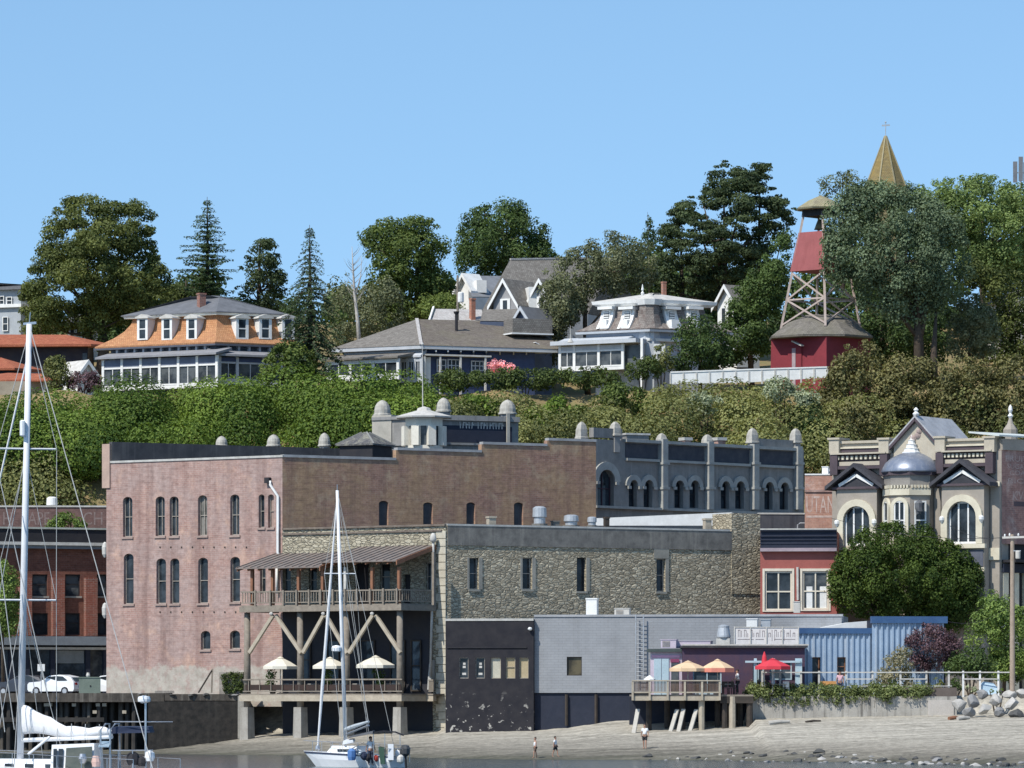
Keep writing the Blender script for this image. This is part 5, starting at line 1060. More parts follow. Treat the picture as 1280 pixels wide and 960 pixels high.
        for u in (u0+.12, u1-.12): 
            m = MB(); m.lathe(V.pt(u, h[3]-h[4]-.2, D+.2), [(.04, -.25), (.2, 0), (.2, .2), (.1, .3)], 8); m.build('corbel', WHITE, t)
    bay(1046, 1096, 1108, 1070, 584, 609, 612, 1055, 1088, 633, 682, 684, 1047, 1095)
    bay(1177, 1230, 1240, 1201, 579, 605, 608, 1185, 1221, 627, 680, 682, 1178, 1228)
    # domed oriel
    D = 1.9; pc = V.pt(U(1141), 0, .2); ro = 2.05; rot = math.atan2(V.n.y, V.n.x)
    ring = lambda r, z: [pc+Vector((r*math.cos(rot+R(22.5+45*k)), r*math.sin(rot+R(22.5+45*k)), z)) for k in range(8)]
    zc = Z(1141, 592, D); zs = Z(1141, 608, D)
    MB().loft([ring(ro, 4.2), ring(ro, zs)]).build('oriel_wall', body, t); MB().loft([ring(ro*1.02, zs), ring(ro*1.02, zs+.5), ring(ro*1.05, zc)]).build('oriel_frieze', mk('grey_frieze', (.30, .28, .25), (.24, .22, .20)), t)
    MB().loft([ring(ro*1.12, zc-.1), ring(ro*1.12, zc+.14)]).build('oriel_cornice', dark, t)
    rd = 2.25; hd = (592-566)*mpp(374); mb = MB(); mb.lathe(pc+Vector((0, 0, zc+.15)), [(rd*1.02, 0), (rd*1.03, .1), (rd*.99, hd*.22), (rd*.9, hd*.45), (rd*.72, hd*.68), (rd*.48, hd*.86), (rd*.22, hd)], 24); mb.sm = True
    mb.build('dome', mk('lead_sheet', (.21, .24, .31), (.28, .31, .37), sc=1.2, rough=.35, metal=.4, streak=(.42, .43, .46)), t)
    mb = MB(); b = pc+Vector((0, 0, zc+.15+hd*.93)); q = (566-543)*mpp(374); mb.lathe(b, [(.72, 0), (.72, q*.08), (.6, q*.1), (.55, q*.25), (.6, q*.27), (.42, q*.3), (.4, q*.48), (.45, q*.5), (.28, q*.53), (.25, q*.7), (.3, q*.72), (.12, q*.76), (.02, q*1.03)], 10); mb.build('dome_finial', WHITE, t)
    e = ring(ro*1.0, 0); OF = PL(1100, 370, 1200); 
    class FP(PL):
        def __init__(s, a, b): s.A = Vector((a.x, a.y, 0)); s.B = Vector((b.x, b.y, 0)); s.t = (s.B-s.A).normalized(); s.n = Vector((s.t.y, -s.t.x, 0)); s.L = (s.B-s.A).length
    for k, nm in ((7, 'front'), (0, 'right'), (6, 'left')):
        a, b = e[k], e[(k+1) % 8]; fp = FP(a, b)
        if fp.n.dot(Vector((a.x+b.x-2*pc.x, a.y+b.y-2*pc.y, 0))) < 0: fp = FP(b, a)
        zlo, zhi = Z(1141, 668, D), Z(1141, 626, D); w_ = fp.L
        h = (w_*.2, w_*.8, zlo, zhi, w_*.3 if nm != 'right' else 0)
        wn = window(t, fp, h, WHITE, DARKGLASS, dep=-.06, d=.03, mull=1 if nm == 'front' else 0, rails=(.42,), fw=.12, name='oriel_window')
        if nm != 'right': arch_ring(MB(), fp, h[0], h[1], h[3]-h[4], h[4], .28, .02, .22, leg=h[3]-h[4]-h[2]+1.5).build('arch_surround', cream, wn)
        MB().box(fp, -.05, w_+.05, zs-.65, zs-.15, .02, .16).build('oriel_band', cream, t); MB().box(fp, 0, w_, zlo-.4, zlo-.08, .02, .2).build('oriel_sill', cream, t)
        m = MB()
        for j in range(6): u = w_*(j+.5)/6; m.box(fp, u-.07, u+.07, zs-.12, zs+.12, .03, .22)
        m.build('oriel_dentils', cream, t)
    MB().ell(pc+V.n*1.9+V.t*1.55+Vector((0, 0, zs-1.6)), .35, .25, .55, 8, 6, .2).build('carved_bracket', mk('dark_carving', (.16, .17, .18), (.1, .1, .11)), t)
    for x0, x1 in ((1100, 1112), (1170, 1178), (1240, 1251.5)):
        MB().box(V, U(x0), U(x1), 4.2, Z((x0+x1)/2, 603), .004, .3).build('pilaster', body, t); MB().box(V, U(x0)-.06, U(x1)+.06, Z((x0+x1)/2, 608), Z((x0+x1)/2, 602), .31, .42).build('pilaster_capital', cream, t); MB().box(V, U(x0)-.06, U(x1)+.06, Z((x0+x1)/2, 700), Z((x0+x1)/2, 685), .31, .46).build('pilaster_base', cream, t)
    # brick side wall with a faded painted sign, shopfront below
    mb = MB(); mb.box(Bz, .02, Bz.L, Bz.z(1265, 680), zr, -8, 0); mb.build('brick_side_wall', brick('sign_brick', [(.33, .19, .165), (.27, .15, .13), (.36, .22, .19)], (.38, .30, .27), (.22, .13, .12), pale=(.46, .35, .31)), t)
    MB().box(Bz, .0, Bz.L, zr+.002, Bz.z(1265, 549), -8, .1).build('parapet_band', body, t)
    gw = mk('worn_sign_white', (.50, .40, .37), (.36, .24, .21), sc=4)
    for txt, x0, x1, y0, y1 in (('FRUIT', 1257, 1285, 570, 577), ('SUGAR', 1259, 1285, 580, 586), ('COAL', 1262, 1286, 588, 594), ('RICE', 1260, 1286, 598, 604), ('K', 1266, 1272, 614, 625), ('V', 1273, 1279, 614, 625)):
        text_mesh(t, Bz, txt, Bz.u(x0), Bz.u(x1), Bz.z(1268, y1), Bz.z(1268, y0), .006, gw, 'faded_lettering')
    MB().box(Bz, Bz.u(1267), Bz.u(1290), Bz.z(1275, 633), Bz.z(1275, 627), .003, .01).build('painted_stripe', dark, t)
    MB().box(Bz, .03, Bz.L, 4.2, Bz.z(1265, 680)-.003, -8, -.35).build('shopfront', BLACKP, t)
    for x in (1257, 1270, 1285): MB().box(Bz, Bz.u(x)-.3, Bz.u(x)+.3, 4.2, Bz.z(x, 716), -.345, .05).build('shopfront_column', cream, t)
    MB().box(Bz, .05, Bz.L, Bz.z(1265, 716)+.002, Bz.z(1265, 705), -.34, .2).build('shopfront_lintel', NAVY, t); MB().box(Bz, .05, Bz.L, Bz.z(1265, 705)+.1, Bz.z(1265, 700), -.3, 1.4).build('awning', BLACKP, t)
    mb = MB(); r0 = [Bz.pt(-.6, zr+1.0, .3), Bz.pt(Bz.L, zr+1.0, .3), Bz.pt(Bz.L, zr+1.5, -4.5), Bz.pt(1.2, zr+1.5, -4.5)]; mb.loft([r0, [p+Vector((0, 0, .12)) for p in r0]]); mb.build('low_hip_roof', mk('chalky_roof', (.66, .70, .68), (.5, .54, .52)), t)
    c = W(1263, 537, 392); mb = MB(); r = 9*mpp(392); h = 14*mpp(392); mb.lathe(c, [(r, -1.5), (r, 0), (r*.45, h*.5), (.12, h)], 8); mb.build('spire_cap', body, t); mb = MB(); mb.lathe(c+Vector((0, 0, h)), [(.1, 0), (.22, .2), (.08, .4), (.18, .65), (.14, .9), (.02, 1.1)], 8); mb.build('spire_finial', WHITE, t)
turreted_block()

# ================================================================ blue metal building, restaurant, terrace
def blue_building():
    P = PL(998, 349.5, 1092, slope=.12); t = thing('blue_building', P.pt(P.L/2, 4.3), 'low blue corrugated metal building with stepped roofline', 'building')
    P2 = PL(1090, P.Yb-.25, 1182, slope=.12)
    bl = mk('light_blue_metal', (.38, .48, .60), (.30, .40, .53), sc=1.2, rough=.5, metal=.1, streak=(.46, .50, .55)); bd = mk('deep_blue_fascia', (.045, .10, .22), (.06, .13, .26), rough=.5)
    def sheet(P, z0, z1, pitch, holes=()):
        mb = MB(); u = 0; pr = []
        while u < P.L: pr += [(u, 0), (u+pitch*.5, 0), (u+pitch*.6, .11), (u+pitch*.9, .11)]; u += pitch
        pr = [p for p in pr if p[0] <= P.L]
        for (ua, da), (ub, db) in zip(pr, pr[1:]):
            hz = [h for h in holes if h[0] <= (ua+ub)/2 <= h[1]]
            for lo, hi in ([(z0, z1)] if not hz else [(z0, hz[0][2]), (hz[0][3], z1)]): mb.quad(P.pt(ua, lo, da), P.pt(ub, lo, db), P.pt(ub, hi, db), P.pt(ua, hi, da))
        return mb
    z1 = P.z(1045, 792); z2 = P2.z(1130, 779); hs = [P.hole(1014, 821.5, 1024.5, 860), P.hole(1046.5, 821.5, 1057, 845)]
    a, b = P.pt(0, 0), P.pt(P.L, 0)
    sheet(P, 4.25, z1, .40, hs).build('corrugated_wall', bl, t); sheet(P2, 4.25, z2, .40).build('corrugated_wall', bl, t)
    mb = MB(); mb.box(P, 0, P.L-.02, 4.2, z1, -7, -.25); mb.box(P2, .05, P2.L, 4.2, z2+.2, -7, -.06); mb.build('inner_wall', NAVY, t)
    MB().box(P, -.1, P.L+.05, z1, P.z(1045, 785), -.4, .2).build('fascia', bd, t); MB().box(P2, -.05, P2.L+.1, z2, P2.z(1130, 770.5), -.4, .24).build('fascia', bd, t)
    for h in hs: window(t, P, h, WOODRED, DARKGLASS, dep=.2, rails=(.5,), fw=.08)
    # white roof with an upstand, climbing to the right
    Q = PL(1000, 351.5, 1096, slope=.12); mb = MB(); mb.ppoly(Q, [(1000, 786), (1093, 786), (1093, 775.5), (1062, 778), (1030, 784)], -4, 0); mb.build('white_roof', WHITE, t)
    MB().ppoly(Q, [(1000, 776), (1054, 774), (1054, 778), (1000, 780)], -6.2, -6).build('roof_trim', WHITE, t)
    return P
BLP = blue_building()
def restaurant():
    P = PL(853, 346.8, 1006, slope=.0); zt = P.z(930, 809.5); zf = 4.3; t = thing('restaurant_building', P.pt(P.L*.4, zf), 'low plum coloured restaurant with flat roof facing the terrace', 'building')
    plum = mk('plum_wall', (.105, .055, .075), (.06, .045, .085), sc=.9); hs = [P.hole(941, 826, 955, 852), P.hole(962, 826, 990, 850), P.hole(866, 836, 902, 868)]
    mb = MB(); wall(mb, P, 0, P.L, zf-.1, zt, hs, .35); mb.quad(P.pt(P.L, zf, 0), P.pt(P.L, zf, -4.5), P.pt(P.L, zt, -4.5), P.pt(P.L, zt, 0)); mb.quad(P.pt(0, zf, -4.5), P.pt(0, zf, 0), P.pt(0, zt, 0), P.pt(0, zt, -4.5)); mb.build('wall', plum, t)
    MB().box(P, -.1, P.L+.2, zt, zt+.14, -4.6, .3).build('roof', TAR, t); MB().box(P, P.L*.0, P.L+.25, zt+.142, zt+.24, -.25, .33).build('roof_edging', OLDWHITE, t)
    for h in hs: window(t, P, h, mk('pale_blue_trim', (.46, .58, .64), (.38, .50, .56)), SHOPGLASS, dep=.3, rails=(), mull=1, fw=.1)
    lb = MATS['pale_blue_trim']
    for x0, x1 in ((942, 945.5), (964, 968), (993.5, 1002)): MB().box(P, P.u(x0), P.u(x1), zf, P.z(970, 823), .35, .6).build('blue_post', lb, t)
    MB().box(P, P.u(931), P.u(1000), P.z(970, 828.5), P.z(970, 826), .605, .75).build('blue_beam', lb, t)
    # lean-to with pale doors at the left
    Q = PL(813, 347.5, 853, slope=-.05); z2 = Q.z(832, 815); q = thing('lean_to', Q.pt(Q.L/2, zf), 'small lilac and pale blue shed with double doors beside the grey wall', 'shed')
    MB().box(Q, 0, Q.L-.03, zf-.1, z2, -3, 0).build('wall', mk('lilac_paint', (.60, .52, .60), (.5, .43, .5)), q); MB().box(Q, -.25, Q.L-.04, z2+.003, z2+.22, -3.1, .35).build('roof', mk('green_black_roof', (.05, .07, .07), (.08, .10, .10)), q)
    MB().box(Q, .1, Q.L-.15, Q.z(832, 822), Q.z(832, 819), .003, .08).build('pink_lintel', mk('pink_paint', (.72, .42, .56), (.6, .35, .48)), q)
    for x0, x1, m, lab in ((817.5, 826.5, lb, 'pale blue door'), (827.2, 836, lb, None), (839, 848, PORCHGLASS, 'glazed door')):
        d = MB(); d.box(Q, Q.u(x0), Q.u(x1), zf, Q.z(832, 823.5), .004, .07); d.build('door', m, q)
    MB().box(Q, Q.u(838), Q.u(849), Q.z(843, 828), Q.z(843, 823.5), .075, .11).build('sign_board', mk('deep_magenta', (.28, .06, .14), (.2, .05, .1)), q)
    boxthing('roof_unit', 'lilac painted box unit on the restaurant roof', 'roof unit', 841, 801, 888, 810, 349, 1.6, MATS['lilac_paint']); boxthing('air_conditioner', 'lilac framed air conditioner at the left of the restaurant roof', 'air conditioner', 826, 799, 845, 810, 348.4, 1.2, MATS['lilac_paint'], louvre=True)
    # extractor
    b = W(904.5, 809, 348.6); e = thing('kitchen_extractor', b, 'white drum shaped kitchen extractor left of the painted banner', 'extractor fan'); r = 9*mpp(348.6)
    MB().bx(-r*1.0, r*.9, -r*.7, r*.7, 0, .62, -.1, b).build('base_box', OLDWHITE, e); MB().lathe(b, [(r*.75, .63), (r*.98, .7), (r*.98, .82), (r*.78, 1.35), (r*.8, 1.5), (r*.3, 1.6)], 16).build('drum', ZINC, e)
    B = PL(914, 348, 1000, slope=0); n = thing('banner', B.pt(B.L/2, zt+.2), 'long white roof banner with thin dark hand drawn lettering', 'banner'); u0, u1, z0, z1 = B.rect(918, 784.5, 998, 806)
    MB().box(B, u0, u1, z0, z1, -.06, 0).build('board', mk('banner_white', (.74, .70, .68), (.62, .58, .56), sc=2, grain=.15), n)
    m = MB(); ink = mk('grey_brown_ink', (.16, .13, .14), (.26, .22, .22)); L_ = u1-u0; zz = z0+(z1-z0)*.45; H_ = (z1-z0)*.42
    u = u0+.25; k = 0; hts = [1, .9, 1, .55, 1, .6, .6, 1, .9, .6, .6, 1.3, 1.4, .7, .9, 1.25, .6, 1, .6, .55, .6, .5, .6, .55]
    for k, hh in enumerate(hts):      # unreadable in the photograph: only the strokes are copied
        w_ = .035; lo = zz-(.55 if hh > 1.2 else 0)*H_; m.box(B, u, u+w_, lo, zz+H_*min(hh, 1), .003, .008)
        if k % 2 == 0: m.box(B, u+w_, u+.13, zz+H_*min(hh, 1)-.05, zz+H_*min(hh, 1), .003, .008); m.box(B, u+.13, u+.13+w_, zz, zz+H_*min(hh, 1), .003, .008)
        u += .19 if k % 2 else .24
        if u > u0+L_*.93: break
    for a, b_ in ((.05, .3), (.33, .46), (.62, .95)): m.box(B, u0+L_*a, u0+L_*b_, z0+(z1-z0)*.30, z0+(z1-z0)*.335, .003, .007)
    m.build('hand_lettering', ink, n); m = MB()
    for k in range(5): x = u0+L_*k/4; m.box(B, x-.04, x+.04, zt+.15, z1+.08, .01, .06)
    m.box(B, u0, u1, z1, z1+.06, .01, .05); m.box(B, u0, u1, z0-.05, z0, .01, .05); m.build('frame', OLDWHITE, n)
restaurant()
DECKP = PL(790, 343.2, 942, slope=0)
def deck():
    P = DECKP; zf = 4.3; t = thing('timber_deck', P.pt(P.L*.4, 2.6), 'small timber deck on posts with meshed railing at the grey wall', 'deck')
    MB().box(P, 0, P.u(900), zf-.12, zf, -7.5, 0).build('deck_floor', WOODGREY, t); MB().box(P, 0, P.u(900), zf-.42, zf-.125, -.12, .04).build('deck_beam', PALEWOOD, t)
    MB().box(P, P.u(900)+.02, P.L, zf-.12, zf, -7.5, -.3).build('deck_floor', WOODGREY, t); MB().box(P, P.u(900)+.02, P.L, zf-.6, zf-.125, -.45, -.3).build('deck_beam', WOODDARK, t)
    zt = P.z(845, 851.5)
    for x in (790.7, 812, 834.5, 856, 877.5, 899.5): MB().box(P, P.u(x)-.07, P.u(x)+.07, zf-.4, zt, .045, .17).build('rail_post', PALEWOOD, t)
    MB().box(P, 0, P.u(900), zt, zt+.08, .02, .2).build('hand_rail', PALEWOOD, t); MB().box(P, 0, P.u(900), zf+.1, zf+.2, .05, .12).build('bottom_rail', PALEWOOD, t)
    for a, b in zip((790.7, 812, 834.5, 856, 877.5), (812, 834.5, 856, 877.5, 899.5)):
        m = MB(); ua, ub = P.u(a)+.08, P.u(b)-.08; n = 11
        for k in range(n): u = ua+(ub-ua)*(k+.5)/n; m.box(P, u-.028, u+.028, zf+.205, zt-.005, .07, .1)
        m.build('rail_panel', mk('brown_lattice', (.17, .11, .08), (.12, .08, .06)), t)
    for x, d, r in ((811, -1.5, .2), (834, -2.5, .2), (853, -1, .2), (877, -.4, .22), (897, -1.6, .2), (906, -.5, .2), (915.5, -.45, .24), (925, -2, .2), (937, -.6, .22)):
        c = P.pt(P.u(x, d), 0, d); MB().tube([(c.x, c.y, 1.5), (c.x, c.y, zf-.13)], r, 8).build('post', PALEWOOD if d > -.5 else WOODDARK, t)
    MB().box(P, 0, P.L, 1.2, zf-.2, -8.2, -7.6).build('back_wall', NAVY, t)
    for x0, x1, y0, lab in ((792, 797.5, 886.5, 'short pale plank leaning under the left end of the deck'), (838, 846.5, 887, 'pale plank leaning under the middle of the deck'), (848, 854.5, 886.5, 'second pale plank just right of the middle one under the deck'), (862.5, 870.5, 887, 'pale plank leaning against the deck post')):
        b = P.hit(x0, 899, .2); b.z = ground_z(b.x, b.y)-.05; a = P.hit(x1, y0, -.5); m = MB(); m.beam(b, a, .3, .1); tag(m.build('plank', mk('bleached_plank', (.50, .47, .42), (.38, .36, .32))), lab, 'plank', 'planks under the deck')
    for x, y0, y1, w_, b, m1, m2, lab in ((860, 825, 834.5, 50, 868, TANC, None, 'tan terrace umbrella left of the two toned one'), (897, 823, 834, 44, 868, TANC, PINKC, 'two toned tan and salmon terrace umbrella'), (966, 822, 832, 47, 868, REDC, None, 'bright red terrace umbrella before the plum wall')):
        umbrella(x, y0, y1, w_, b, P, -1.2 if x < 950 else -1.6, m1, lab, 'umbrellas on the restaurant terrace', m2)
    c = P.hit(955.5, 826, -2.2); t2 = thing('patio_umbrella', (c.x, c.y, zf), 'closed red umbrella standing behind the open red one', 'umbrella', 'umbrellas on the restaurant terrace'); m = MB(); m.lathe(c, [(.22, -.6), (.26, -.5), (.15, .3), (.03, .65)], 8); m.build('canopy', REDC, t2); MB().tube([(c.x, c.y, zf), c], .04, 6).build('pole', OLDWHITE, t2)
    c = P.hit(812, 849, -1.5); t3 = thing('patio_umbrella', (c.x, c.y, zf), 'small low white parasol over the left end of the deck', 'umbrella', 'umbrellas on the restaurant terrace'); m = MB(); m.lathe(c, [(.42, -.05), (.4, .02), (.12, .22), (.02, .28)], 8); m.build('canopy', WHITE, t3); MB().tube([(c.x, c.y, zf), c], .03, 6).build('pole', OLDWHITE, t3)
    for k, (x, lab) in enumerate(((866, 'dark terrace table under the tan umbrella'), (894, 'dark terrace table under the two toned umbrella'), (912, 'dark terrace table next to the standing waiter'), (975, 'dark terrace table under the red umbrella'))):
        c = P.pt(P.u(x), zf, -1.8); q = thing('cafe_table', c, lab, 'table', 'tables on the restaurant terrace'); MB().bx(-.5, .5, -.4, .4, .7, .75, .1, c).build('table_top', FRAME, q)
        for sx in (-.4, .4):
            for sy in (-.32, .32): MB().bx(sx-.03, sx+.03, sy-.03, sy+.03, 0, .7, .1, c).build('leg', BLACKP, q)
    ch = None
    for k, (x, d, rz, lab) in enumerate(((908, -1.2, .3, 'dark terrace chair nearest the deck railing end'), (917, -1.6, 2.6, 'dark terrace chair behind the waiter table'), (985, -1.7, 2.9, 'pale framed terrace chair right of the red umbrella pole'))):
        c = P.pt(P.u(x), zf, d); q = thing('terrace_chair', c, lab, 'chair', 'chairs on the restaurant terrace'); mt = OLDWHITE if k == 2 else WOODDARK
        M_ = lambda: MB()
        M_().bx(-.22, .22, -.22, .22, .43, .47, rz, c).build('seat', mt, q); M_().bx(-.22, .22, .18, .22, .5, .92, rz, c).build('backrest', mt, q)
        for sx in (-.2, .2):
            for sy in (-.2, .2): M_().bx(sx-.02, sx+.02, sy-.02, sy+.02, 0, .43, rz, c).build('leg', mt, q)
deck()
# ---- sea wall, hedge, fence, terrace things
def seawall():
    P = PL(940, 345.0, 1196, slope=-.1); zt = P.z(1060, 870.5); t = thing('sea_wall', P.pt(P.L/2, 2.4), 'stained pale concrete sea wall behind the beach', 'wall')
    m = mk('stained_concrete', (.42, .40, .36), (.30, .28, .25), sc=.9, streak=(.05, .047, .04), bump=.3, rough=.95)
    MB().box(P, 0, P.L, 1.5, zt, -1.4, 0).build('wall', m, t); P2 = PL(1130, 344.3, 1196, slope=-.1)
    MB().box(P, P.u(1128), P.L, zt+.003, zt+.62, -1.4, -.1).build('timber_kerb', mk('brown_grey_kerb', (.14, .115, .10), (.10, .08, .07)), t)
    MB().box(P, P.u(1160), P.L-.2, 2.6, zt-.25, .003, .09).build('pale_patch', mk('fresh_concrete', (.50, .46, .42), (.42, .39, .35)), t); return P
SW = seawall()
def hedge():
    t = thing('hedge', SW.pt(SW.L*.3, 4.3, -.4), 'low straggly green hedge trailing over the sea wall', 'hedge'); mb = MB(); tn = []
    for k in range(150):
        px = rng.uniform(936, 1160); y = rng.uniform(857, 871) if px < 1120 else rng.uniform(860, 868); c = SW.hit(px, y, rng.uniform(-.7, .15)); rr = rng.uniform(.28, .55); clump(mb, tn, c, rr, int(170*rr), .17, .8, .5, .35)
    for k in range(40):
        px = rng.uniform(945, 1120); c = SW.hit(px, rng.uniform(868, 880), .12); clump(mb, tn, c, .22, 26, .14, 1.3, .35)
    mb.build('foliage', leafmat('leaf_seahedge', (.050, .068, .024), (.135, .155, .06)), t, tints=tn)
    for k in range(24):
        a = SW.hit(948+7*k, 868, .05); MB().tube([a, a+Vector((rng.uniform(-.2, .2), -.12, -rng.uniform(.3, 1.1)))], [.02, .01], 4).build('hanging_stem', WOODDARK, t)
hedge()
def terrace_fence():
    P = PL(940, 342.6, 1262, slope=-.02); P = PL(940, 345.9, 1262, slope=-.09); t = thing('terrace_fence', P.pt(P.L*.5, 4.3), 'grey white post and rail fence along the terrace edge', 'fence'); zt = P.z(1100, 839)
    xs_ = [952.5, 975, 1001, 1023.5, 1057.5, 1090.5, 1125.5, 1158, 1186, 1204, 1225, 1248]
    for x in xs_: MB().box(P, P.u(x)-.07, P.u(x)+.07, 4.1, P.z(x, 838.5), -.6, -.46).build('post', OLDWHITE if x < 1190 else WHITE, t)
    m = MB(); m.box(P, P.u(952.5), P.u(1262), zt-.12, zt-.04, -.455, -.39); m.build('top_rail', OLDWHITE, t)
    for x0, x1 in ((1057, 1090), (1125, 1158), (1204, 1248)): MB().box(P, P.u(x0), P.u(x1), P.z(1100, 849.5), P.z(1100, 848), -.455, -.4).build('middle_rail', OLDWHITE, t)
    m = MB(); m.box(P, P.u(1023), P.u(1190), P.z(1100, 858), P.z(1100, 857), -.455, -.42); m.build('bottom_rail', OLDWHITE, t)
terrace_fence()
for px, y0, w_, mat, lab in ((948, 850, 26, 'twig', 'pale dry grass clump below the plum restaurant wall'), (968, 853, 14, 'twig', 'smaller dry grass clump under the red umbrella'), (1085, 850, 20, 'grey', 'grey green terrace shrub before the blue wall'), (1170, 848, 22, 'scrub', 'olive terrace shrub behind the gate panel'), (1195, 848, 20, 'dark', 'dark terrace shrub behind the white fence end'), (1215, 854, 16, 'sage', 'pale low terrace shrub inside the white fence'), (1115, 848, 18, 'hedge', 'dark low terrace shrub beside the wispy one'), (1246, 860, 20, 'ivy', 'bright green tuft at the foot of the utility pole')):
    Y = 346.8 if px < 1230 else 343; shrub('terrace_shrub', lab, 'shrub', [(px+w_*.5*math.cos(a), (y0+866)/2+(866-y0)*.5*math.sin(a)) for a in [k*.7854 for k in range(8)]], Y, mat, r=.34, leaf=.16, dens=.5, ybase=868)
def bench():
    P = PL(1025, 346.8, 1057, slope=0); c = P.pt(P.L/2, 4.3); t = thing('terrace_bench', c, 'orange timber bench on the terrace before the blue wall', 'bench'); o = mk('orange_timber', (.62, .33, .12), (.5, .26, .1)); a, b = P.u(1026), P.u(1046)
    MB().box(P, a, b, 4.75, 4.82, -.45, 0).build('seat', o, t); MB().box(P, a, b, 4.9, 5.25, -.5, -.44).build('backrest', o, t)
    for u in (a+.1, b-.1): MB().box(P, u-.05, u+.05, 4.3, 4.75, -.4, -.05).build('leg', WOODDARK, t)
bench()
def board():
    P = PL(1225, 345, 1250, slope=0); t = thing('tarp_cover', P.pt(P.L/2, 4.3), 'pale blue tarpaulin over a low stack inside the white fence', 'tarpaulin'); m = MB(); pts = [[P.pt(P.u(x), z, d) for x, z, d in ((1226, 4.3, 0), (1247, 4.3, 0), (1247, 4.3, -1), (1226, 4.3, -1))], [P.pt(P.u(x), z, d) for x, z, d in ((1226.5, 4.95, -.1), (1247, 4.8, -.15), (1247, 4.85, -.9), (1226.5, 5.0, -.9))], [P.pt(P.u(x), z, d) for x, z, d in ((1230, 5.2, -.3), (1243, 5.05, -.3), (1243, 5.1, -.7), (1230, 5.22, -.7))]]
    m.loft(pts); m.build('cover', mk('pale_blue_tarp', (.46, .60, .70), (.38, .5, .6)), t); MB().box(P, P.u(1226), P.u(1248), 4.2, 4.29, -1.05, .05).build('pallet', WOODGREY, t)
board()
def poles():
    Y = 341.5; b = W(1265.5, 862, Y); b.z = 3.9; top = W(1265.5, 668, Y); t = thing('utility_pole', b, 'tall weathered timber utility pole with crossarm on the terrace edge', 'utility pole')
    MB().tube([b, (b+top)/2, top], [.20, .17, .14], 10).build('pole', mk('pole_timber', (.40, .32, .25), (.30, .235, .18), sc=3, bump=.3), t); a = W(1253, 672, Y); c = W(1290, 671, Y-.6); MB().beam(a, c, .12, .14).build('crossarm', OLDWHITE, t)
    d = W(1272, 694, Y); MB().lathe(d+Vector((0, -.2, -.25)), [(.15, 0), (.17, .05), (.17, .5), (.1, .56)], 10).build('transformer', OLDWHITE, t); MB().beam(d+Vector((-.3, -.1, .3)), d+Vector((.2, -.2, .3)), .06, .06).build('bracket', ZINC, t)
    for x, y in ((1256, 670), (1262, 669), (1273, 669)): MB().lathe(W(x, y+1, Y), [(.05, 0), (.07, .1), (.03, .2)], 7).build('insulator', WHITE, t)
    for y, Y2, x2, y2, lab in ((671, 378, 1176, 650, 'thin overhead wire crossing before the cream block'), (672, 372, 1040, 648, 'thin overhead wire running left from the utility pole'), (758, 352, 1180, 776, 'sagging low service wire from the utility pole to the blue building')):
        p = W(1262, y, Y); q = W(x2, y2, Y2); m = MB(); m.tube([p+(q-p)*k/10+Vector((0, 0, -.6*math.sin(math.pi*k/10))) for k in range(11)], .016, 4); tag(m.build('overhead_wire', BLACKP), lab, 'wire', 'overhead wires')
poles()
# ---- rip-rap and beach stones
ROCK = [mk('pale_boulder', (.50, .48, .45), (.36, .345, .32), sc=1.5, bump=.5, rough=.95), mk('grey_boulder', (.30, .295, .29), (.20, .2, .2), sc=1.5, bump=.5, rough=.95), mk('dark_boulder', (.10, .10, .10), (.06, .06, .055), sc=1.5, bump=.5, rough=.95)]
def rock(px, py, wpx, hpx, Y, mi, lab, grp, name='boulder'):
    m = mpp(Y); c = W(px, py, Y); bm = bmesh.new(); bmesh.ops.create_icosphere(bm, subdivisions=2, radius=1.0); r = random.Random(int(px*7+py))
    cuts = [(Vector((r.uniform(-1, 1), r.uniform(-1, 1), r.uniform(-1, 1))).normalized(), r.uniform(.42, .8)) for _ in range(12)]
    for v in bm.verts:
        for n_, d_ in cuts:
            k = v.co.dot(n_)
            if k > d_: v.co -= n_*(k-d_)
        v.co *= 1+r.uniform(-.05, .05)
    mb = MB(); mb.add([c+Vector((v.co.x*wpx*m*.55, v.co.y*wpx*m*.45, v.co.z*hpx*m*.6)) for v in bm.verts], [[v.index for v in f.verts] for f in bm.faces]); bm.free()
    return tag(mb.build(name, ROCK[mi]), lab, 'boulder' if name == 'boulder' else 'stone', grp)
BL = [(1199, 882, 22, 15, 0, 'big pale boulder at the foot of the riprap by the sea wall end'), (1216, 876, 24, 16, 1, 'grey boulder above the big pale one'), (1212, 890, 18, 12, 1, 'low grey boulder right of the big pale one'), (1230, 886, 20, 14, 0, 'pale boulder in the middle of the riprap foot'), (1245, 874, 22, 15, 0, 'pale boulder at the top of the riprap'), (1249, 889, 18, 12, 1, 'small grey boulder at the riprap foot on the right'),
      (1265, 880, 24, 16, 0, 'chalky boulder left of the dark block'), (1228, 868, 18, 11, 1, 'grey boulder below the white fence end'), (1262, 868, 20, 12, 0, 'pale boulder behind the utility pole foot'), (1279, 868, 20, 13, 0, 'pale boulder at the right edge above the dark block'), (1272, 893, 22, 18, 2, 'dark square boulder at the right edge of the riprap'), (1262, 912, 20, 16, 2, 'dark boulder lying on the sand below the riprap'), (1280, 908, 18, 18, 2, 'dark boulder at the right edge on the sand')]
for px, py, w_, h_, mi, lab in BL: rock(px, py, w_, h_, 341.5-(py-868)*.08, mi, lab, 'riprap boulders at the right')
SB = 'stones scattered along the water edge'
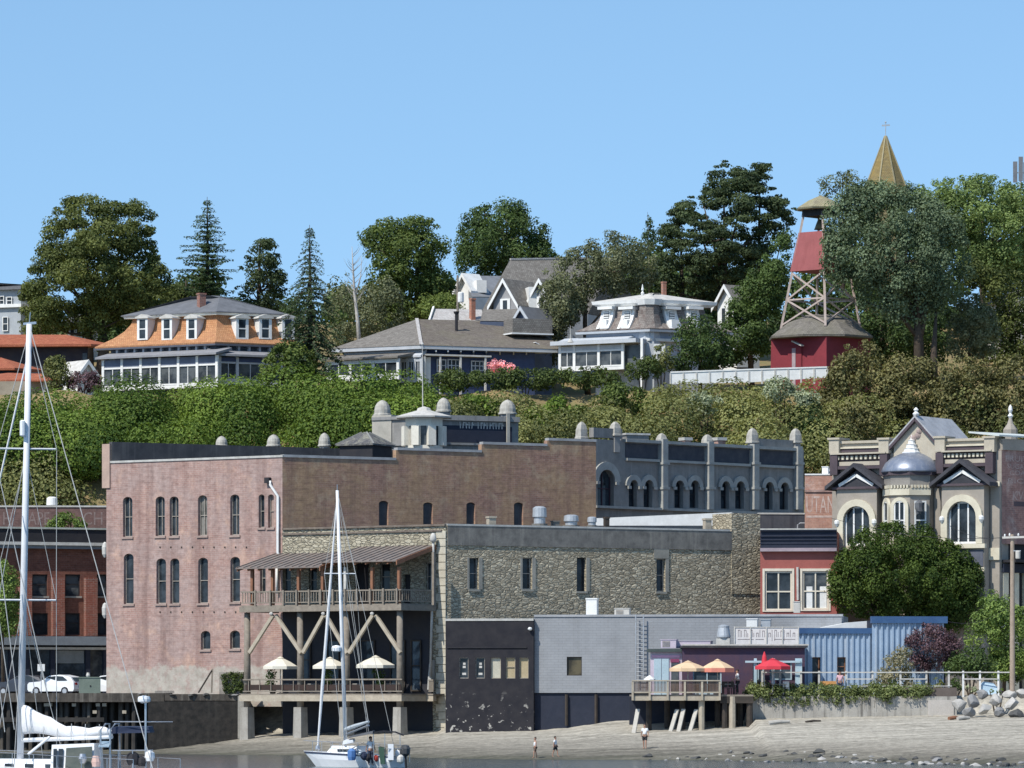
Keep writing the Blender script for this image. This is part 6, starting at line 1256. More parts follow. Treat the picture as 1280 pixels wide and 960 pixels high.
for k in range(150):
    px = rng.uniform(800, 1285) if k < 60 else rng.uniform(905, 1285); e = lerp(EDGE, X(px, 315)); Y = e+rng.uniform(-6, 5)*(1 if px > 900 else .4); w_ = rng.choice([4, 5, 6, 8, 11, 15])*rng.uniform(.7, 1.2); x = X(px, Y); py = HY-(ground_z(x, Y)-CH)/mpp(Y) if Y > e else HY+CH/mpp(Y)
    o = rock(px, py, w_, w_*.55, Y, rng.choice([0, 1, 2, 2]), 'small rounded stone among the many along the water edge', SB, 'beach_stone')
def driftwood(px0, py0, px1, py1, Y, r, lab, m): 
    a, b = W(px0, py0, Y), W(px1, py1, Y+.5); a.z = ground_z(a.x, a.y)+r*.6; b.z = ground_z(b.x, b.y)+r*.7; mb = MB(); mb.tube([a, (a+b)/2+Vector((0, 0, .05)), b], [r, r*.9, r*.6], 8); return tag(mb.build('driftwood_log', m), lab, 'driftwood', 'driftwood on the beach')
driftwood(961, 902, 987, 900, 340, .16, 'long bleached driftwood log below the sea wall', MATS['bleached_plank']); driftwood(1007, 903, 1026, 902, 340.5, .08, 'thin dark driftwood stick below the sea wall', WOODDARK); driftwood(1186, 897, 1200, 893, 338.5, .14, 'brown driftwood snag near the boulders', WOODRED); driftwood(1197, 898, 1212, 897, 338, .15, 'pale driftwood piece beside the brown snag', MATS['bleached_plank'])
# ================================================================ houses on the bluff
SHG = shingle('grey_shingle', (.20, .185, .165), (.28, .26, .235), (.155, .14, .125)); SHB = shingle('brown_shingle', (.17, .145, .125), (.23, .20, .17), (.125, .105, .09), moss=(.20, .18, .13)); SHO = shingle('new_cedar_shingle', (.46, .225, .11), (.54, .29, .15), (.37, .175, .095), row=.2)
SHM = shingle('mansard_shingle', (.24, .21, .19), (.30, .27, .245), (.15, .11, .10)); SHW = shingle('silvered_shingle', (.48, .46, .44), (.58, .56, .54), (.40, .37, .35)); SLATE = mk('slate_grey_roof', (.17, .175, .19), (.12, .125, .135), sc=1.5)
BLUEG = mk('blue_grey_paint', (.16, .19, .26), (.12, .14, .20), sc=1.2); BLUEW = mk('pale_blue_paint', (.52, .54, .57), (.43, .46, .49), sc=1); BLUED = mk('deep_blue_paint', (.06, .085, .17), (.045, .06, .12)); CREAMW = mk('ivory_paint', (.80, .77, .68), (.70, .67, .58), grain=.1)
BRK = brick('chimney_brick', [(.30, .12, .09), (.24, .095, .075), (.34, .15, .11)]); BRO = brick('orange_brick', [(.42, .17, .10), (.36, .14, .09), (.46, .2, .13)])
def chimney(t, px0, px1, y0, y1, Y, mat, rz=.5):
    xm = (px0+px1)/2; b = W(xm, y1, Y); h = (y1-y0)*mpp(Y); w_ = (px1-px0)*mpp(Y)/1.35
    c = MB(); c.bx(-w_/2, w_/2, -w_/2, w_/2, -1, h*.9, rz, b).build('chimney', mat, t); MB().bx(-w_*.58, w_*.58, -w_*.58, w_*.58, h*.9, h, rz, b).build('chimney_cap', mat, t)
def mansard(t, f, zs, prof, mat, name='mansard_roof'):
    """prof: list of (offset outward from the wall, z)"""
    return MB().loft([f.ring(d, z) for d, z in prof]).build(name, mat, t)
def dormer(t, pl, px, y0, y1, wpx, d0, d1, wm, hood):
    """d0 wall face of dormer, d1 back inside the roof"""
    z0, z1 = pl.z(px, y1, d0), pl.z(px, y0, d0); u = pl.u(px, d0); w_ = wpx*mpp(pl.hit(px, HY, d0).y)/2*1.22
    m = MB(); m.box(pl, u-w_, u+w_, z0, z1-.3, d1, d0); m.build('dormer', wm, t); dm = t.children[-1]
    m = MB(); m.poly(pl, [(u-w_-.22, z1-.3), (u+w_+.22, z1-.3), (u+w_+.15, z1-.15), (u, z1+.1), (u-w_-.15, z1-.15)], d1, d0+.22); m.build('dormer_hood', hood, dm)
    h = (u-w_*.62, u+w_*.62, z0+.14, z1-.4)
    m = MB(); m.box(pl, h[0], h[1], h[2], h[3], d0+.004, d0+.03); m.build('dormer_pane', DARKGLASS, dm); m = MB(); zm = (h[2]+h[3])/2; m.box(pl, h[0]+.01, h[1]-.01, zm-.05, zm+.05, d0+.035, d0+.06); m.build('sash_bar', wm, dm)
    m = MB(); m.box(pl, u-w_-.05, u-w_*.62, z0, z1-.3, d0+.004, d0+.08); m.box(pl, u+w_*.62, u+w_+.05, z0, z1-.3, d0+.004, d0+.08); m.box(pl, u-w_*.62, u+w_*.62, z0, z0+.13, d0+.004, d0+.1); m.build('dormer_casing', wm, dm)
def glazed_porch(t, pl, xs_, yroof, ytr, yg0, yg1, ybase, d, D, wm, gm, roofm, tr=BLUEG, over=.5):
    """posts at the given columns, transom band, glazing and sill, lean-to roof back to the wall"""
    x0, x1 = xs_[0], xs_[-1]; xm = (x0+x1)/2; Z = lambda y: pl.z(xm, y, D); U = lambda x: pl.u(x, D)
    for x in xs_: MB().box(pl, U(x)-.13, U(x)+.13, Z(ybase), Z(yroof)-.02, D-.22, D).build('porch_post', wm, t)
    for a, b in zip(xs_, xs_[1:]):
        ua, ub = U(a)+.135, U(b)-.135
        MB().box(pl, ua, ub, Z(yg0), Z(ytr), D-.17, D-.04).build('transom_panel', tr, t); f = MB(); f.box(pl, ua, ub, Z(yg0)-.16, Z(yg0)-.004, D-.16, D-.03); f.box(pl, ua, ub, Z(yg1), Z(yg1)+.14, D-.16, D-.03); um = (ua+ub)/2; f.box(pl, um-.03, um+.03, Z(yg1)+.145, Z(yg0)-.165, D-.15, D-.06); f = f.build('porch_window', wm, t)
        g = MB(); g.quad(pl.pt(ua, Z(yg1), D-.14), pl.pt(ub, Z(yg1), D-.14), pl.pt(ub, Z(yg0), D-.14), pl.pt(ua, Z(yg0), D-.14)); g.build('pane', gm, f)
        MB().box(pl, ua, ub, Z(ybase), Z(yg1)-.004, D-.18, D-.05).build('sill_panel', wm, t)
    m = MB(); ua, ub = U(x0)-over, U(x1)+over*.6; zr = Z(yroof); m.hexa([pl.pt(ua, zr, D+over), pl.pt(ub, zr, D+over), pl.pt(ub, zr+.5, d), pl.pt(ua, zr+.5, d), pl.pt(ua, zr+.18, D+over), pl.pt(ub, zr+.18, D+over), pl.pt(ub, zr+.75, d), pl.pt(ua, zr+.75, d)]); m.build('porch_roof', roofm, t)
def orange_house():
    f = FOOT(270, 439, 140, 372, .6, .55); L, Rr = f.L, f.R; t = thing('mansard_house', f.C+Vector((0, 0, 30.4)), 'house with a bright orange shingled mansard roof and white glazed porch', 'house')
    ze = L.z(262, 428.5); zt = L.z(262, 393); f.body(MB(), 30, ze+.3, -.1).build('wall', BLUEG, t)
    MB().loft([f.ring(.05, ze-1.0), f.ring(.05, ze-.15)]).build('frieze', mk('blue_black_frieze', (.08, .095, .13), (.14, .155, .19)), t)
    for pl, xs_ in ((L, [150, 161, 172, 183, 194, 205, 216, 227, 238, 249, 260]), (Rr, [283, 296, 309, 322, 335])):
        for x in xs_: MB().box(pl, pl.u(x)-.1, pl.u(x)+.1, ze-.85, ze-.16, .055, .5).build('bracket', mk('pale_grey_trim', (.42, .43, .46), (.33, .34, .37)), t)
    H_ = zt-ze; prof = [(.75, ze-.13), (.78, ze), (.45, ze+H_*.12), (-.1, ze+H_*.32), (-.55, ze+H_*.55), (-.85, ze+H_*.8), (-.95, zt)]
    mansard(t, f, None, prof, SHO); MB().loft([f.ring(-.55, zt+.002), f.ring(-.5, zt+.2)]).build('upper_cornice', CREAMW, t)
    c = (f.C+f.D)/2; zr = L.z(262, 377)+.85; r0 = f.ring(-.4, zt+.203); r1 = f.ring(-3.9, zr); MB().loft([r0, [p+Vector((0, 0, .1)) for p in r0], r1]).build('hip_roof', SLATE, t); MB().loft([f.ring(.82, ze-.3), f.ring(.82, ze-.14)]).build('eave_trim', mk('dark_eave', (.10, .11, .14)), t)
    for px in (178.5, 209, 240): dormer(t, L, px, 394, 425, 12, .3, -1.6, WHITE, OLDWHITE)
    for px in (302.5, 331.5, 360): dormer(t, Rr, px, 394, 424, 13, .3, -1.6, WHITE, OLDWHITE)
    chimney(t, 246, 257.5, 366.5, 386, 442, BRK)
    glazed_porch(t, L, [128.5, 152, 175.5, 199, 222.5, 246, 270.5], 446.5, 447.5, 457, 482, 486.5, 0, 2.0, WHITE, PORCHGLASS, mk('grey_porch_roof', (.30, .30, .31), (.22, .22, .24)))
    glazed_porch(t, Rr, [275, 297, 330, 352], 446.5, 447.5, 453, 476, 482, 0, 1.6, BLUEW, PORCHGLASS, MATS['grey_porch_roof'], BLUED)
orange_house()
def bungalow():
    f = FOOT(527, 439, 425, 690, .6, .42); L, Rr = f.L, f.R; t = thing('bungalow', f.C+Vector((0, 0, 30.4)), 'long low blue house under a broad weathered grey hipped roof', 'house')
    ze = L.z(522, 432); f.body(MB(), 30, ze, -.7).build('wall', BLUED, t)
    zr = L.z(521, 399)-.1; e = f.ring(.4, ze); tR = Rr.t; tL = f.tL; p0 = W(521, 399, 447); p1 = W(668, 402, 455)
    m = MB(); m.quad(e[0], e[1], p0); m.build('roof', SHG, t); m = MB(); m.quad(e[1], e[2], p1, p0); m.quad(e[2], e[3], p1); m.quad(e[3], e[0], p0, p1); m.build('roof', SHB, t)
    m = MB(); m.beam(e[1]+Vector((0, 0, .05)), p0+Vector((0, 0, .05)), .3, .1); m.build('hip_ridge', SHW, t)
    MB().loft([f.ring(.35, ze-.32), f.ring(.36, ze-.02)]).build('fascia', BLUEW, t)
    for px in (545, 560, 576, 592, 608, 625, 642, 658): MB().beam(Rr.hit(px, 433.5, .3)+Vector((0, 0, -.35)), Rr.hit(px, 437, -.65)+Vector((0, 0, -.4)), .12, .16).build('rafter_tail', BLUEW, t)
    MB().box(L, .2, L.L-.2, ze-1.15, ze-.36, -.65, -.3).build('frieze', BLUEW, t)
    for x0, x1, y0, y1, mu in ((545, 557, 449, 465, 0), (558.5, 574, 449, 465, 1), (588, 604, 451, 464, 1)): window(t, Rr, Rr.rect(x0, y0, x1, y1, -.7), BLUEW, DARKGLASS, dep=-.06, d=-.68, mull=1+mu, rails=(.5,), fw=.1)
    MB().box(Rr, Rr.u(533), Rr.u(541), 31, Rr.z(537, 446), -.69, -.5).build('door_surround', WHITE, t)
    MB().box(Rr, Rr.u(530), Rr.u(613), Rr.z(570, 445.5), Rr.z(570, 443.5), -.69, .25).build('pergola_beam', OLDWHITE, t)
    for x in (530, 549.5, 575, 606): MB().box(Rr, Rr.u(x)-.08, Rr.u(x)+.08, 31, Rr.z(x, 445.7), .05, .2).build('pergola_post', OLDWHITE, t)
    glazed_porch(t, L, [408, 437.5, 466, 497], 449.5, 450, 452.5, 470, 476, -.6, 2.6, WHITE, DARKGLASS, SHG, WHITE, .3)
    glazed_porch(t, L, [500, 509, 518, 526], 447, 448, 450, 474, 478, -.6, .3, BLUEW, PORCHGLASS, BLUEW, BLUEW, .1)
    p = W(570.5, 412, 446); m = MB(); m.tube([p+Vector((0, 0, -.5)), W(570.5, 391, 446)], .14, 8); m.lathe(W(570.5, 391, 446), [(.2, -.1), (.28, .12)], 8); m.build('stove_pipe', BLACKP, t)
    MB().bx(-2.0, 1.9, -.6, 1.5, 0, 1.3, .4, W(663, 417, 447)).build('rear_box_dormer', SHG, t); MB().bx(-2.1, 2.0, -.7, 1.6, -.12, 0, .4, W(663, 417, 447)).build('dormer_sill', WHITE, t)
    s = W(668, 428, 445); m = MB(); m.beam(s, s+Vector((1.1, .4, -.55)), .5, .06); m.build('skylight', WHITE, t)
bungalow()
mb = MB(); tn = []
for k in range(10): clump(mb, tn, W(rng.uniform(613, 640), rng.uniform(454, 461), 436+rng.uniform(-.5, .5)), .45, 60, .2)
q = thing('flowering_shrub', W(626, 470, 436), 'pink flowering shrub at the wall of the long blue house', 'shrub'); mb.build('blossom', LM['pinkf'], q, tints=tn); MB().tube([W(626, 474, 436), W(626, 456, 436)], .08, 5).build('stem', BARK, q)
def gable(t, A, B, zeave, zridge, dep, roofm, wallm, trim=WHITE, over=.4, thick=.18, zb=30):
    """gable front between ground points A and B (left, right), running back dep metres"""
    pl = PL(0, 400, 1); pl.A = Vector((A.x, A.y, 0)); pl.B = Vector((B.x, B.y, 0)); pl.t = (pl.B-pl.A).normalized(); pl.n = Vector((pl.t.y, -pl.t.x, 0)); pl.L = (pl.B-pl.A).length; L = pl.L
    MB().poly(pl, [(0, zb), (L, zb), (L, zeave), (L/2, zridge), (0, zeave)], -dep, 0).build('wall', wallm, t); k = (zridge-zeave)/(L/2)
    for s in (-1, 1):
        ue = L/2+s*(L/2+over); P = lambda u, d, dz: pl.pt(u, zridge-abs(u-L/2)*k+dz, d); m = MB()
        m.hexa([P(ue, over, .01), P(L/2, over, .01), P(L/2, -dep-over, .01), P(ue, -dep-over, .01), P(ue, over, thick), P(L/2, over, thick), P(L/2, -dep-over, thick), P(ue, -dep-over, thick)]); m.build('roof', roofm, t)
        m = MB(); m.hexa([P(ue, over+.01, -.2), P(L/2, over+.01, -.2), P(L/2, over+.09, -.2), P(ue, over+.09, -.2), P(ue, over+.01, thick+.02), P(L/2, over+.01, thick+.02), P(L/2, over+.09, thick+.02), P(ue, over+.09, thick+.02)]); m.build('bargeboard', trim, t)
    return pl
def gabled_house():
    Y = 462; t = thing('gabled_house', W(670, 430, Y), 'tall steep roofed shingled house with white edged cross gables', 'house'); zb = 31
    # main roof, ridge running left to right and back
    r0, r1 = W(638, 324, Y+4), W(770, 322, Y+10); e0, e1 = W(601, 391, Y-3), W(735, 392, Y+3); b0 = r0*2-e0; b1 = r1*2-e1; b0.z = e0.z; b1.z = e1.z
    m = MB(); m.loft([[e0, r0, b0], [e1, r1, b1]]); m.build('roof', SHG, t); m = MB(); m.hexa([Vector((p.x, p.y, zb)) for p in (e0, e1, b1, b0)]+[p-Vector((0, 0, .05)) for p in (e0, e1, b1, b0)]); m.build('wall', BLUEW, t)
    m = MB(); m.beam(r0, r1, .3, .16); m.build('ridge', SHW, t)
    for px, y0, yl, xl, xr, xb in ((631.5, 351, 381, 617, 646.5, 0), (677, 351, 378, 664, 690, 1)):
        A = W(xl, yl, Y-3.2); B = W(xr, yl, Y-4.7); pl = gable(t, A, B, A.z+.2, W(px, y0, Y-3.7).z, 4.2, SHG, mk('pale_grey_siding', (.34, .34, .345), (.27, .27, .28)), zb=A.z-1.6)
        L = pl.L; MB().box(pl, L*.3, L*.72, A.z-1.3, A.z+.5, .003, .1).build('gable_window', WHITE, t); MB().box(pl, L*.42, L*.6, A.z-.6, A.z+.35, .104, .12).build('gable_pane', DARKGLASS, t)
    MB().bx(-1.4, 1.2, -.5, 2.2, 0, 3.4, .2, W(678, 405, Y-3)).build('side_bay', WHITE, t)
gabled_house()
def low_gables():
    t = thing('cottage', W(570, 415, 452), 'low cottage with silvered white shingle roof and brick chimney behind the long roof', 'house'); r0, r1 = W(544, 386, 456), W(602, 387, 458); e0, e1 = W(538, 404, 452), W(606, 406, 454); b0, b1 = r0*2-e0, r1*2-e1; b0.z = e0.z; b1.z = e1.z
    MB().loft([[e0, r0, b0], [e1, r1, b1]]).build('roof', SHW, t); MB().hexa([Vector((p.x, p.y, 31)) for p in (e0, e1, b1, b0)]+[p-Vector((0, 0, .06)) for p in (e0, e1, b1, b0)]).build('wall', OLDWHITE, t); m = MB(); m.beam(e0+Vector((-.15, -.1, .05)), r0+Vector((-.15, -.1, .1)), .16, .3); m.build('bargeboard', WHITE, t); chimney(t, 586.5, 594.5, 373, 393, 455, BRO)
    t = thing('shingled_annex', W(630, 415, 450), 'low shingled annex with a small blue gable behind the long grey roof', 'house'); r0, r1 = W(604, 387, 455), W(652, 386, 456); e0, e1 = W(600, 401, 450), W(660, 402, 452); b0, b1 = r0*2-e0, r1*2-e1; b0.z = e0.z; b1.z = e1.z
    MB().loft([[e0, r0, b0], [e1, r1, b1]]).build('roof', SHG, t); MB().hexa([Vector((p.x, p.y, 31)) for p in (e0, e1, b1, b0)]+[p-Vector((0, 0, .06)) for p in (e0, e1, b1, b0)]).build('wall', BLUEG, t)
    gable(t, W(644, 402, 449.6), W(664, 402, 448.4), W(644, 402, 449).z, W(653, 385.5, 449).z, 3, SLATE, BLUEG, BLUEW, zb=31)
    t = thing('far_house', W(600, 390, 480), 'small white gabled house with slate roof beneath the dark round maple', 'house'); A, B = W(573, 366, 481), W(590, 366, 479.6); gable(t, A, B, W(573, 360, 480).z, W(580, 343.5, 480).z, 1.5, WHITE, WHITE, zb=36)
    r0, r1 = W(580, 344.5, 482.5), W(632, 345, 487); e0, e1 = W(590, 371, 478), W(640, 371, 482); b0, b1 = r0*2-e0, r1*2-e1; b0.z = e0.z; b1.z = e1.z; MB().loft([[e0, r0, b0], [e1, r1, b1]]).build('roof', mk('faded_slate', (.24, .25, .27), (.18, .19, .2)), t); MB().bx(-.5, .5, -.3, 1.5, 0, 1.2, .3, W(601, 366, 480)).build('dormer', WHITE, t)
    MB().hexa([Vector((p.x, p.y, 36)) for p in (e0, e1, b1, b0)]+[p-Vector((0, 0, .06)) for p in (e0, e1, Vector((b1.x, b1.y, e1.z)), Vector((b0.x, b0.y, e0.z)))]).build('rear_wall', WHITE, t)
    b = W(572.5, 392, 453); b.z = 31; t = thing('service_pole', b, 'grey pole with a white transformer can behind the long grey roof', 'utility pole'); MB().tube([b, W(572, 344, 453)], [.14, .1], 8).build('pole', WOODGREY, t); c = W(576, 378, 452.7); MB().lathe(c, [(.25, 0), (.28, .05), (.28, .85), (.2, .95)], 10).build('transformer', WHITE, t)
low_gables()
def white_house():
    f = FOOT(812, 440, 731, 905, .6, .6); L, Rr = f.L, f.R; t = thing('mansard_house', f.C+Vector((0, 0, 30.4)), 'ornate white house with weathered grey shingled mansard and curved window dormers', 'house')
    ze = L.z(800, 411); zt = L.z(800, 381); f.body(MB(), 30, ze-.1, -.5).build('wall', BLUEW, t); H_ = zt-ze
    mansard(t, f, None, [(.35, ze-.1), (.4, ze), (.0, ze+H_*.14), (-.5, ze+H_*.38), (-.85, ze+H_*.7), (-.95, zt)], SHM)
    MB().loft([f.ring(-.6, zt+.003), f.ring(-.35, zt+.22), f.ring(-.3, zt+.5)]).build('upper_cornice', WHITE, t); r0 = f.ring(-.35, zt+.503); MB().loft([r0, f.ring(-3.2, zt+1.3)]).build('top_roof', OLDWHITE, t)
    MB().loft([f.ring(.42, ze-.3), f.ring(.45, ze-.11)]).build('eave_trim', BLUEW, t); MB().loft([f.ring(-.1, ze-.85), f.ring(-.05, ze-.31)]).build('frieze', mk('blue_grey_frieze', (.34, .38, .45), (.26, .3, .37)), t); MB().loft([f.ring(.05, ze-1.1), f.ring(.08, ze-.86)]).build('belt_course', WHITE, t)
    def cdorm(pl, px, wpx, y0=383, y1=411):
        u = pl.u(px, .1); w_ = wpx*mpp(440)*.58; z0, z1 = pl.z(px, y1, .1), pl.z(px, y0, .1); h = z1-z0; m = MB(); pr = [(-.75, z1), (-.6, z0+h*.7), (-.3, z0+h*.4), (.15, z0+h*.12), (.35, z0)]
        for s in (-1, 1):
            us = u+s*w_; m = MB()
            for (da, za), (db, zb_) in zip(pr, pr[1:]): m.hexa([pl.pt(us-.13, zb_, db+.1), pl.pt(us+.13, zb_, db+.1), pl.pt(us+.13, zb_, -1.5), pl.pt(us-.13, zb_, -1.5), pl.pt(us-.13, za, da+.1), pl.pt(us+.13, za, da+.1), pl.pt(us+.13, za, -1.5), pl.pt(us-.13, za, -1.5)])
            m.build('dormer_cheek', WHITE, t)
        fr = MB(); fr.box(pl, u-w_+.135, u+w_-.135, z0+.4, z1-.3, -1.2, -.35); fr = fr.build('dormer_window', WHITE, t); g = MB(); g.box(pl, u-w_*.55, u+w_*.55, z0+.95, z1-.45, -.345, -.32); g.build('pane', DARKGLASS, fr); g = MB()
        for k in range(3): z = z0+.95+(z1-.45-z0-.95)*(k+.5)/3; g.box(pl, u-w_*.5, u+w_*.5, z-.05, z+.05, -.318, -.29)
        g.build('glazing_bar', WHITE, fr); g = MB(); g.box(pl, u-w_+.14, u+w_-.14, z0, z0+.8, -.8, .28); g.build('dormer_apron', WHITE, t); g = MB(); g.box(pl, u-w_-.25, u+w_+.25, z1-.25, z1, -1.4, .0); g.build('dormer_hood', WHITE, t)
    for px in (755, 781): cdorm(L, px, 12)
    for px in (843, 871): cdorm(Rr, px, 13)
    # chamfered shingled projection at the corner
    cp = (f.ring(.1, 0)[1]); rt = .95; ring = lambda r, z: [cp+Vector((0, 1.2, 0))+Vector((r*math.cos(R(22.5+45*k)), r*math.sin(R(22.5+45*k)), z)) for k in range(8)]
    MB().loft([ring(rt+.4, ze+.0), ring(rt+.2, ze+H_*.2), ring(rt, ze+H_*.6), ring(rt, zt)]).build('corner_mansard', SHM, t); MB().loft([ring(rt+.15, zt+.003), ring(rt+.3, zt+.5)]).build('corner_cornice', WHITE, t); MB().loft([ring(rt+.28, zt+.503), ring(.1, zt+1.0)]).build('corner_roof', OLDWHITE, t)
    MB().lathe(cp+Vector((-.6, 1.2, zt+.9)), [(.12, 0), (.16, .2), (.05, .35), (.12, .5), (.02, 1.0)], 8).build('finial', WHITE, t); MB().loft([ring(rt+.1, 30), ring(rt+.1, ze-.02)]).build('corner_bay', BLUEW, t)
    for k, (x0, x1) in enumerate(((817, 831), )):
        pl = PL(x0-3, 436.9, x1+3, slope=.15); window(t, pl, pl.rect(x0, 430, x1, 452), WHITE, DARKGLASS, dep=-.06, d=.02, rails=(.5,), fw=.3, name='tall_window')
    window(t, Rr, Rr.rect(848, 428, 858, 450, -.5), WHITE, DARKGLASS, dep=-.06, d=-.48, fw=.15)
    chimney(t, 826.5, 833, 352, 372, 446, BRO)
    glazed_porch(t, L, [699.5, 717.5, 748, 778], 430.5, 432, 437.5, 459, 463, 0, 1.6, WHITE, PORCHGLASS, BLUEW, BLUEW, .4)
    MB().box(L, L.u(780, 1.2), L.u(802, 1.2), 30, L.z(790, 433), .9, 1.1).build('porch_side', PORCHGLASS, t); MB().box(L, L.u(802, 1.6)-.12, L.u(802, 1.6)+.12, 30, L.z(800, 425), 1.3, 1.6).build('porch_post', WHITE, t); MB().box(L, L.u(696, 1), L.u(803, 1), L.z(750, 432), L.z(750, 427), .2, 2.2).build('porch_cornice', BLUEW, t)
    p = W(713, 428, 437); MB().tube([p, p+Vector((0, 0, 1.5))], [.06, .015], 6).lathe(p, [(.3, 0), (.08, .35)], 8).build('porch_spike', OLDWHITE, t)
white_house()
def bits():
    b = W(912, 430, 470); b.z = 33; t = thing('white_house', b, 'white gabled house glimpsed through the conifers right of the mansard house', 'house'); A, B = W(897, 420, 471), W(921, 420, 469); pl = gable(t, A, B, W(898, 378, 468).z, W(909, 356, 468).z, 3, SHG, WHITE, zb=33); 
    for k in range(2): MB().box(pl, pl.L*(.25+.35*k), pl.L*(.4+.35*k), W(0, 405, 468).z, W(0, 383, 468).z, .004, .08).build('window', DARKGLASS, t)
    # far left
    b = W(8, 425, 475); b.z = 34; t = thing('grey_house', b, 'pale grey two storey house cut by the left edge', 'house'); f = FOOT(26, 470, -40, 40, .4, .8); f.body(MB(), 33, W(0, 362, 470).z).build('wall', mk('dove_grey_siding', (.42, .45, .48), (.35, .38, .41)), t); zt = W(0, 362, 470).z; MB().loft([f.ring(.5, zt), f.ring(.5, zt+.3), f.ring(-3, zt+.7)]).build('roof', SLATE, t); MB().loft([f.ring(.35, W(0, 384, 470).z), f.ring(.35, W(0, 380, 470).z)]).build('belt_course', WHITE, t)
    for x0, x1, y0, y1 in ((0, 6, 370, 381), (9, 16, 371, 381), (4, 11, 396, 414), (-14, -6, 396, 414)): window(t, f.L, f.L.rect(x0, y0, x1, y1), WHITE, DARKGLASS, dep=-.05, d=.02, fw=.07)
    b = W(95, 425, 478); b.z = 35; t = thing('white_cottage', b, 'tiny white cottage with grey roof seen under the huge cypress', 'house'); A, B = W(84.5, 420, 478), W(104, 420, 479); zt = W(0, 406, 478).z; MB().hexa([Vector((p.x, p.y, 33)) for p in (A, B, B+Vector((1, 5, 0)), A+Vector((1, 5, 0)))]+[Vector((p.x, p.y, zt)) for p in (A, B, B+Vector((1, 5, 0)), A+Vector((1, 5, 0)))]).build('wall', WHITE, t)
    e = [Vector((p.x, p.y, zt)) for p in (A+Vector((-.4, -.4, 0)), B+Vector((.4, -.4, 0)), B+Vector((1.4, 5.4, 0)), A+Vector((.6, 5.4, 0)))]; r0, r1 = W(90, 391, 480.5), W(99, 391, 481); m = MB(); m.loft([e, [p+Vector((0, 0, .15)) for p in e], [r0, r1, r1+Vector((0, .1, 0)), r0+Vector((0, .1, 0))]]); m.build('roof', mk('mauve_grey_roof', (.27, .26, .28), (.2, .2, .21)), t)
    for x0, x1 in ((88, 92), (96, 100)): 
        pl = PL(84.5, 478, 104, 479); MB().box(pl, pl.u(x0), pl.u(x1), W(0, 419, 478).z, W(0, 409, 478).z, .005, .06).build('window', DARKGLASS, t)
    RED = shingle('red_roof_tile', (.36, .115, .065), (.44, .16, .09), (.30, .095, .06), row=.25)
    f = FOOT(112, 450, -60, 130, .08, .9); b = f.C+Vector((0, 0, 30.5)); t = thing('red_roofed_house', b, 'long dark house under a low hipped red roof at the left', 'house'); zt = f.L.z(60, 433.5); f.body(MB(), 30, zt, -.6).build('wall', mk('navy_brown_wall', (.035, .03, .04), (.06, .045, .045)), t); e = f.ring(.5, zt); r0, r1 = W(-10, 418, 455), W(84, 418.5, 453); m = MB(); m.loft([e, [p+Vector((0, 0, .2)) for p in e], [r0, r1, r1+Vector((0, .2, 0)), r0+Vector((0, .2, 0))]]); m.build('roof', RED, t)
    MB().box(f.L, f.L.u(102), f.L.u(108), f.L.z(105, 450), f.L.z(105, 441), -.58, -.5).build('window', PORCHGLASS, t)
    t = thing('red_roofed_shed', W(8, 470, 442), 'smaller red hipped roof below the long red roof', 'house'); f = FOOT(16, 442, -60, 40, .1, 1.2); zt = f.L.z(10, 463); f.body(MB(), 30, zt, -.4).build('wall', NAVY, t); e = f.ring(.5, zt); r0, r1 = W(-30, 445, 446), W(2, 447, 445); m = MB(); m.loft([e, [p+Vector((0, 0, .2)) for p in e], [r0, r1, r1+Vector((0, .2, 0)), r0+Vector((0, .2, 0))]]); m.build('roof', RED, t)
    t = thing('red_roofed_porch', W(30, 488, 437), 'lowest red roofed open porch behind the sailboat mast', 'porch'); f = FOOT(58, 437, -60, 66, .05, 1.0); zt = f.L.z(30, 477); e = f.ring(.3, zt); r0, r1 = W(10, 466, 440), W(52, 467, 439); m = MB(); m.loft([e, [p+Vector((0, 0, .15)) for p in e], [r0, r1, r1+Vector((0, .2, 0)), r0+Vector((0, .2, 0))]]); m.build('roof', RED, t); f.body(MB(), 30, zt, -1.0, skip='').build('wall', mk('tan_stone', (.36, .31, .24), (.26, .22, .17)), t)
    for x in (4, 22, 40, 55): MB().box(f.L, f.L.u(x)-.1, f.L.u(x)+.1, 30, zt, -.4, -.2).build('post', OLDWHITE, t)
    t = thing('garden_shed', W(107, 478, 436), 'small white gabled shed left of the glazed porch', 'shed'); A, B = W(97, 478, 436), W(118, 478, 437); gable(t, A, B, W(97, 467, 436).z, W(112, 452, 436).z, 3, OLDWHITE, WHITE, zb=30.3)
    # white board fence on the bluff edge
    P = PL(838, 431.2, 1034, slope=.02); t = thing('white_fence', P.pt(P.L/2, 31), 'long white board fence along the bluff edge below the bell tower', 'fence'); MB().ppoly(P, [(838, 480), (935, 478), (1034, 472), (1034, 459.5), (935, 462.5), (838, 466)], -.06, 0).build('boards', WHITE, t)
    m = MB(); m.ppoly(P, [(838, 466.2), (935, 462.7), (1034, 459.7), (1034, 457.9), (935, 461), (838, 464.4)], -.1, .06); m.build('cap_rail', WHITE, t)
    for k in range(13):
        x = 838+196*k/12; y = 466-(x-838)*.033; MB().box(P, P.u(x)-.07, P.u(x)+.07, P.z(x, 480), P.z(x, y+1), .003, .06).build('post', OLDWHITE, t)
    # steeple far behind
    c = W(1107, 238, 520); b = Vector((c.x, c.y, 44)); t = thing('church_steeple', b, 'pointed church steeple with yellow lichened shingles and weathervane', 'steeple'); r = 31*mpp(520); h = W(0, 170, 520).z-c.z; rot = R(22.5)
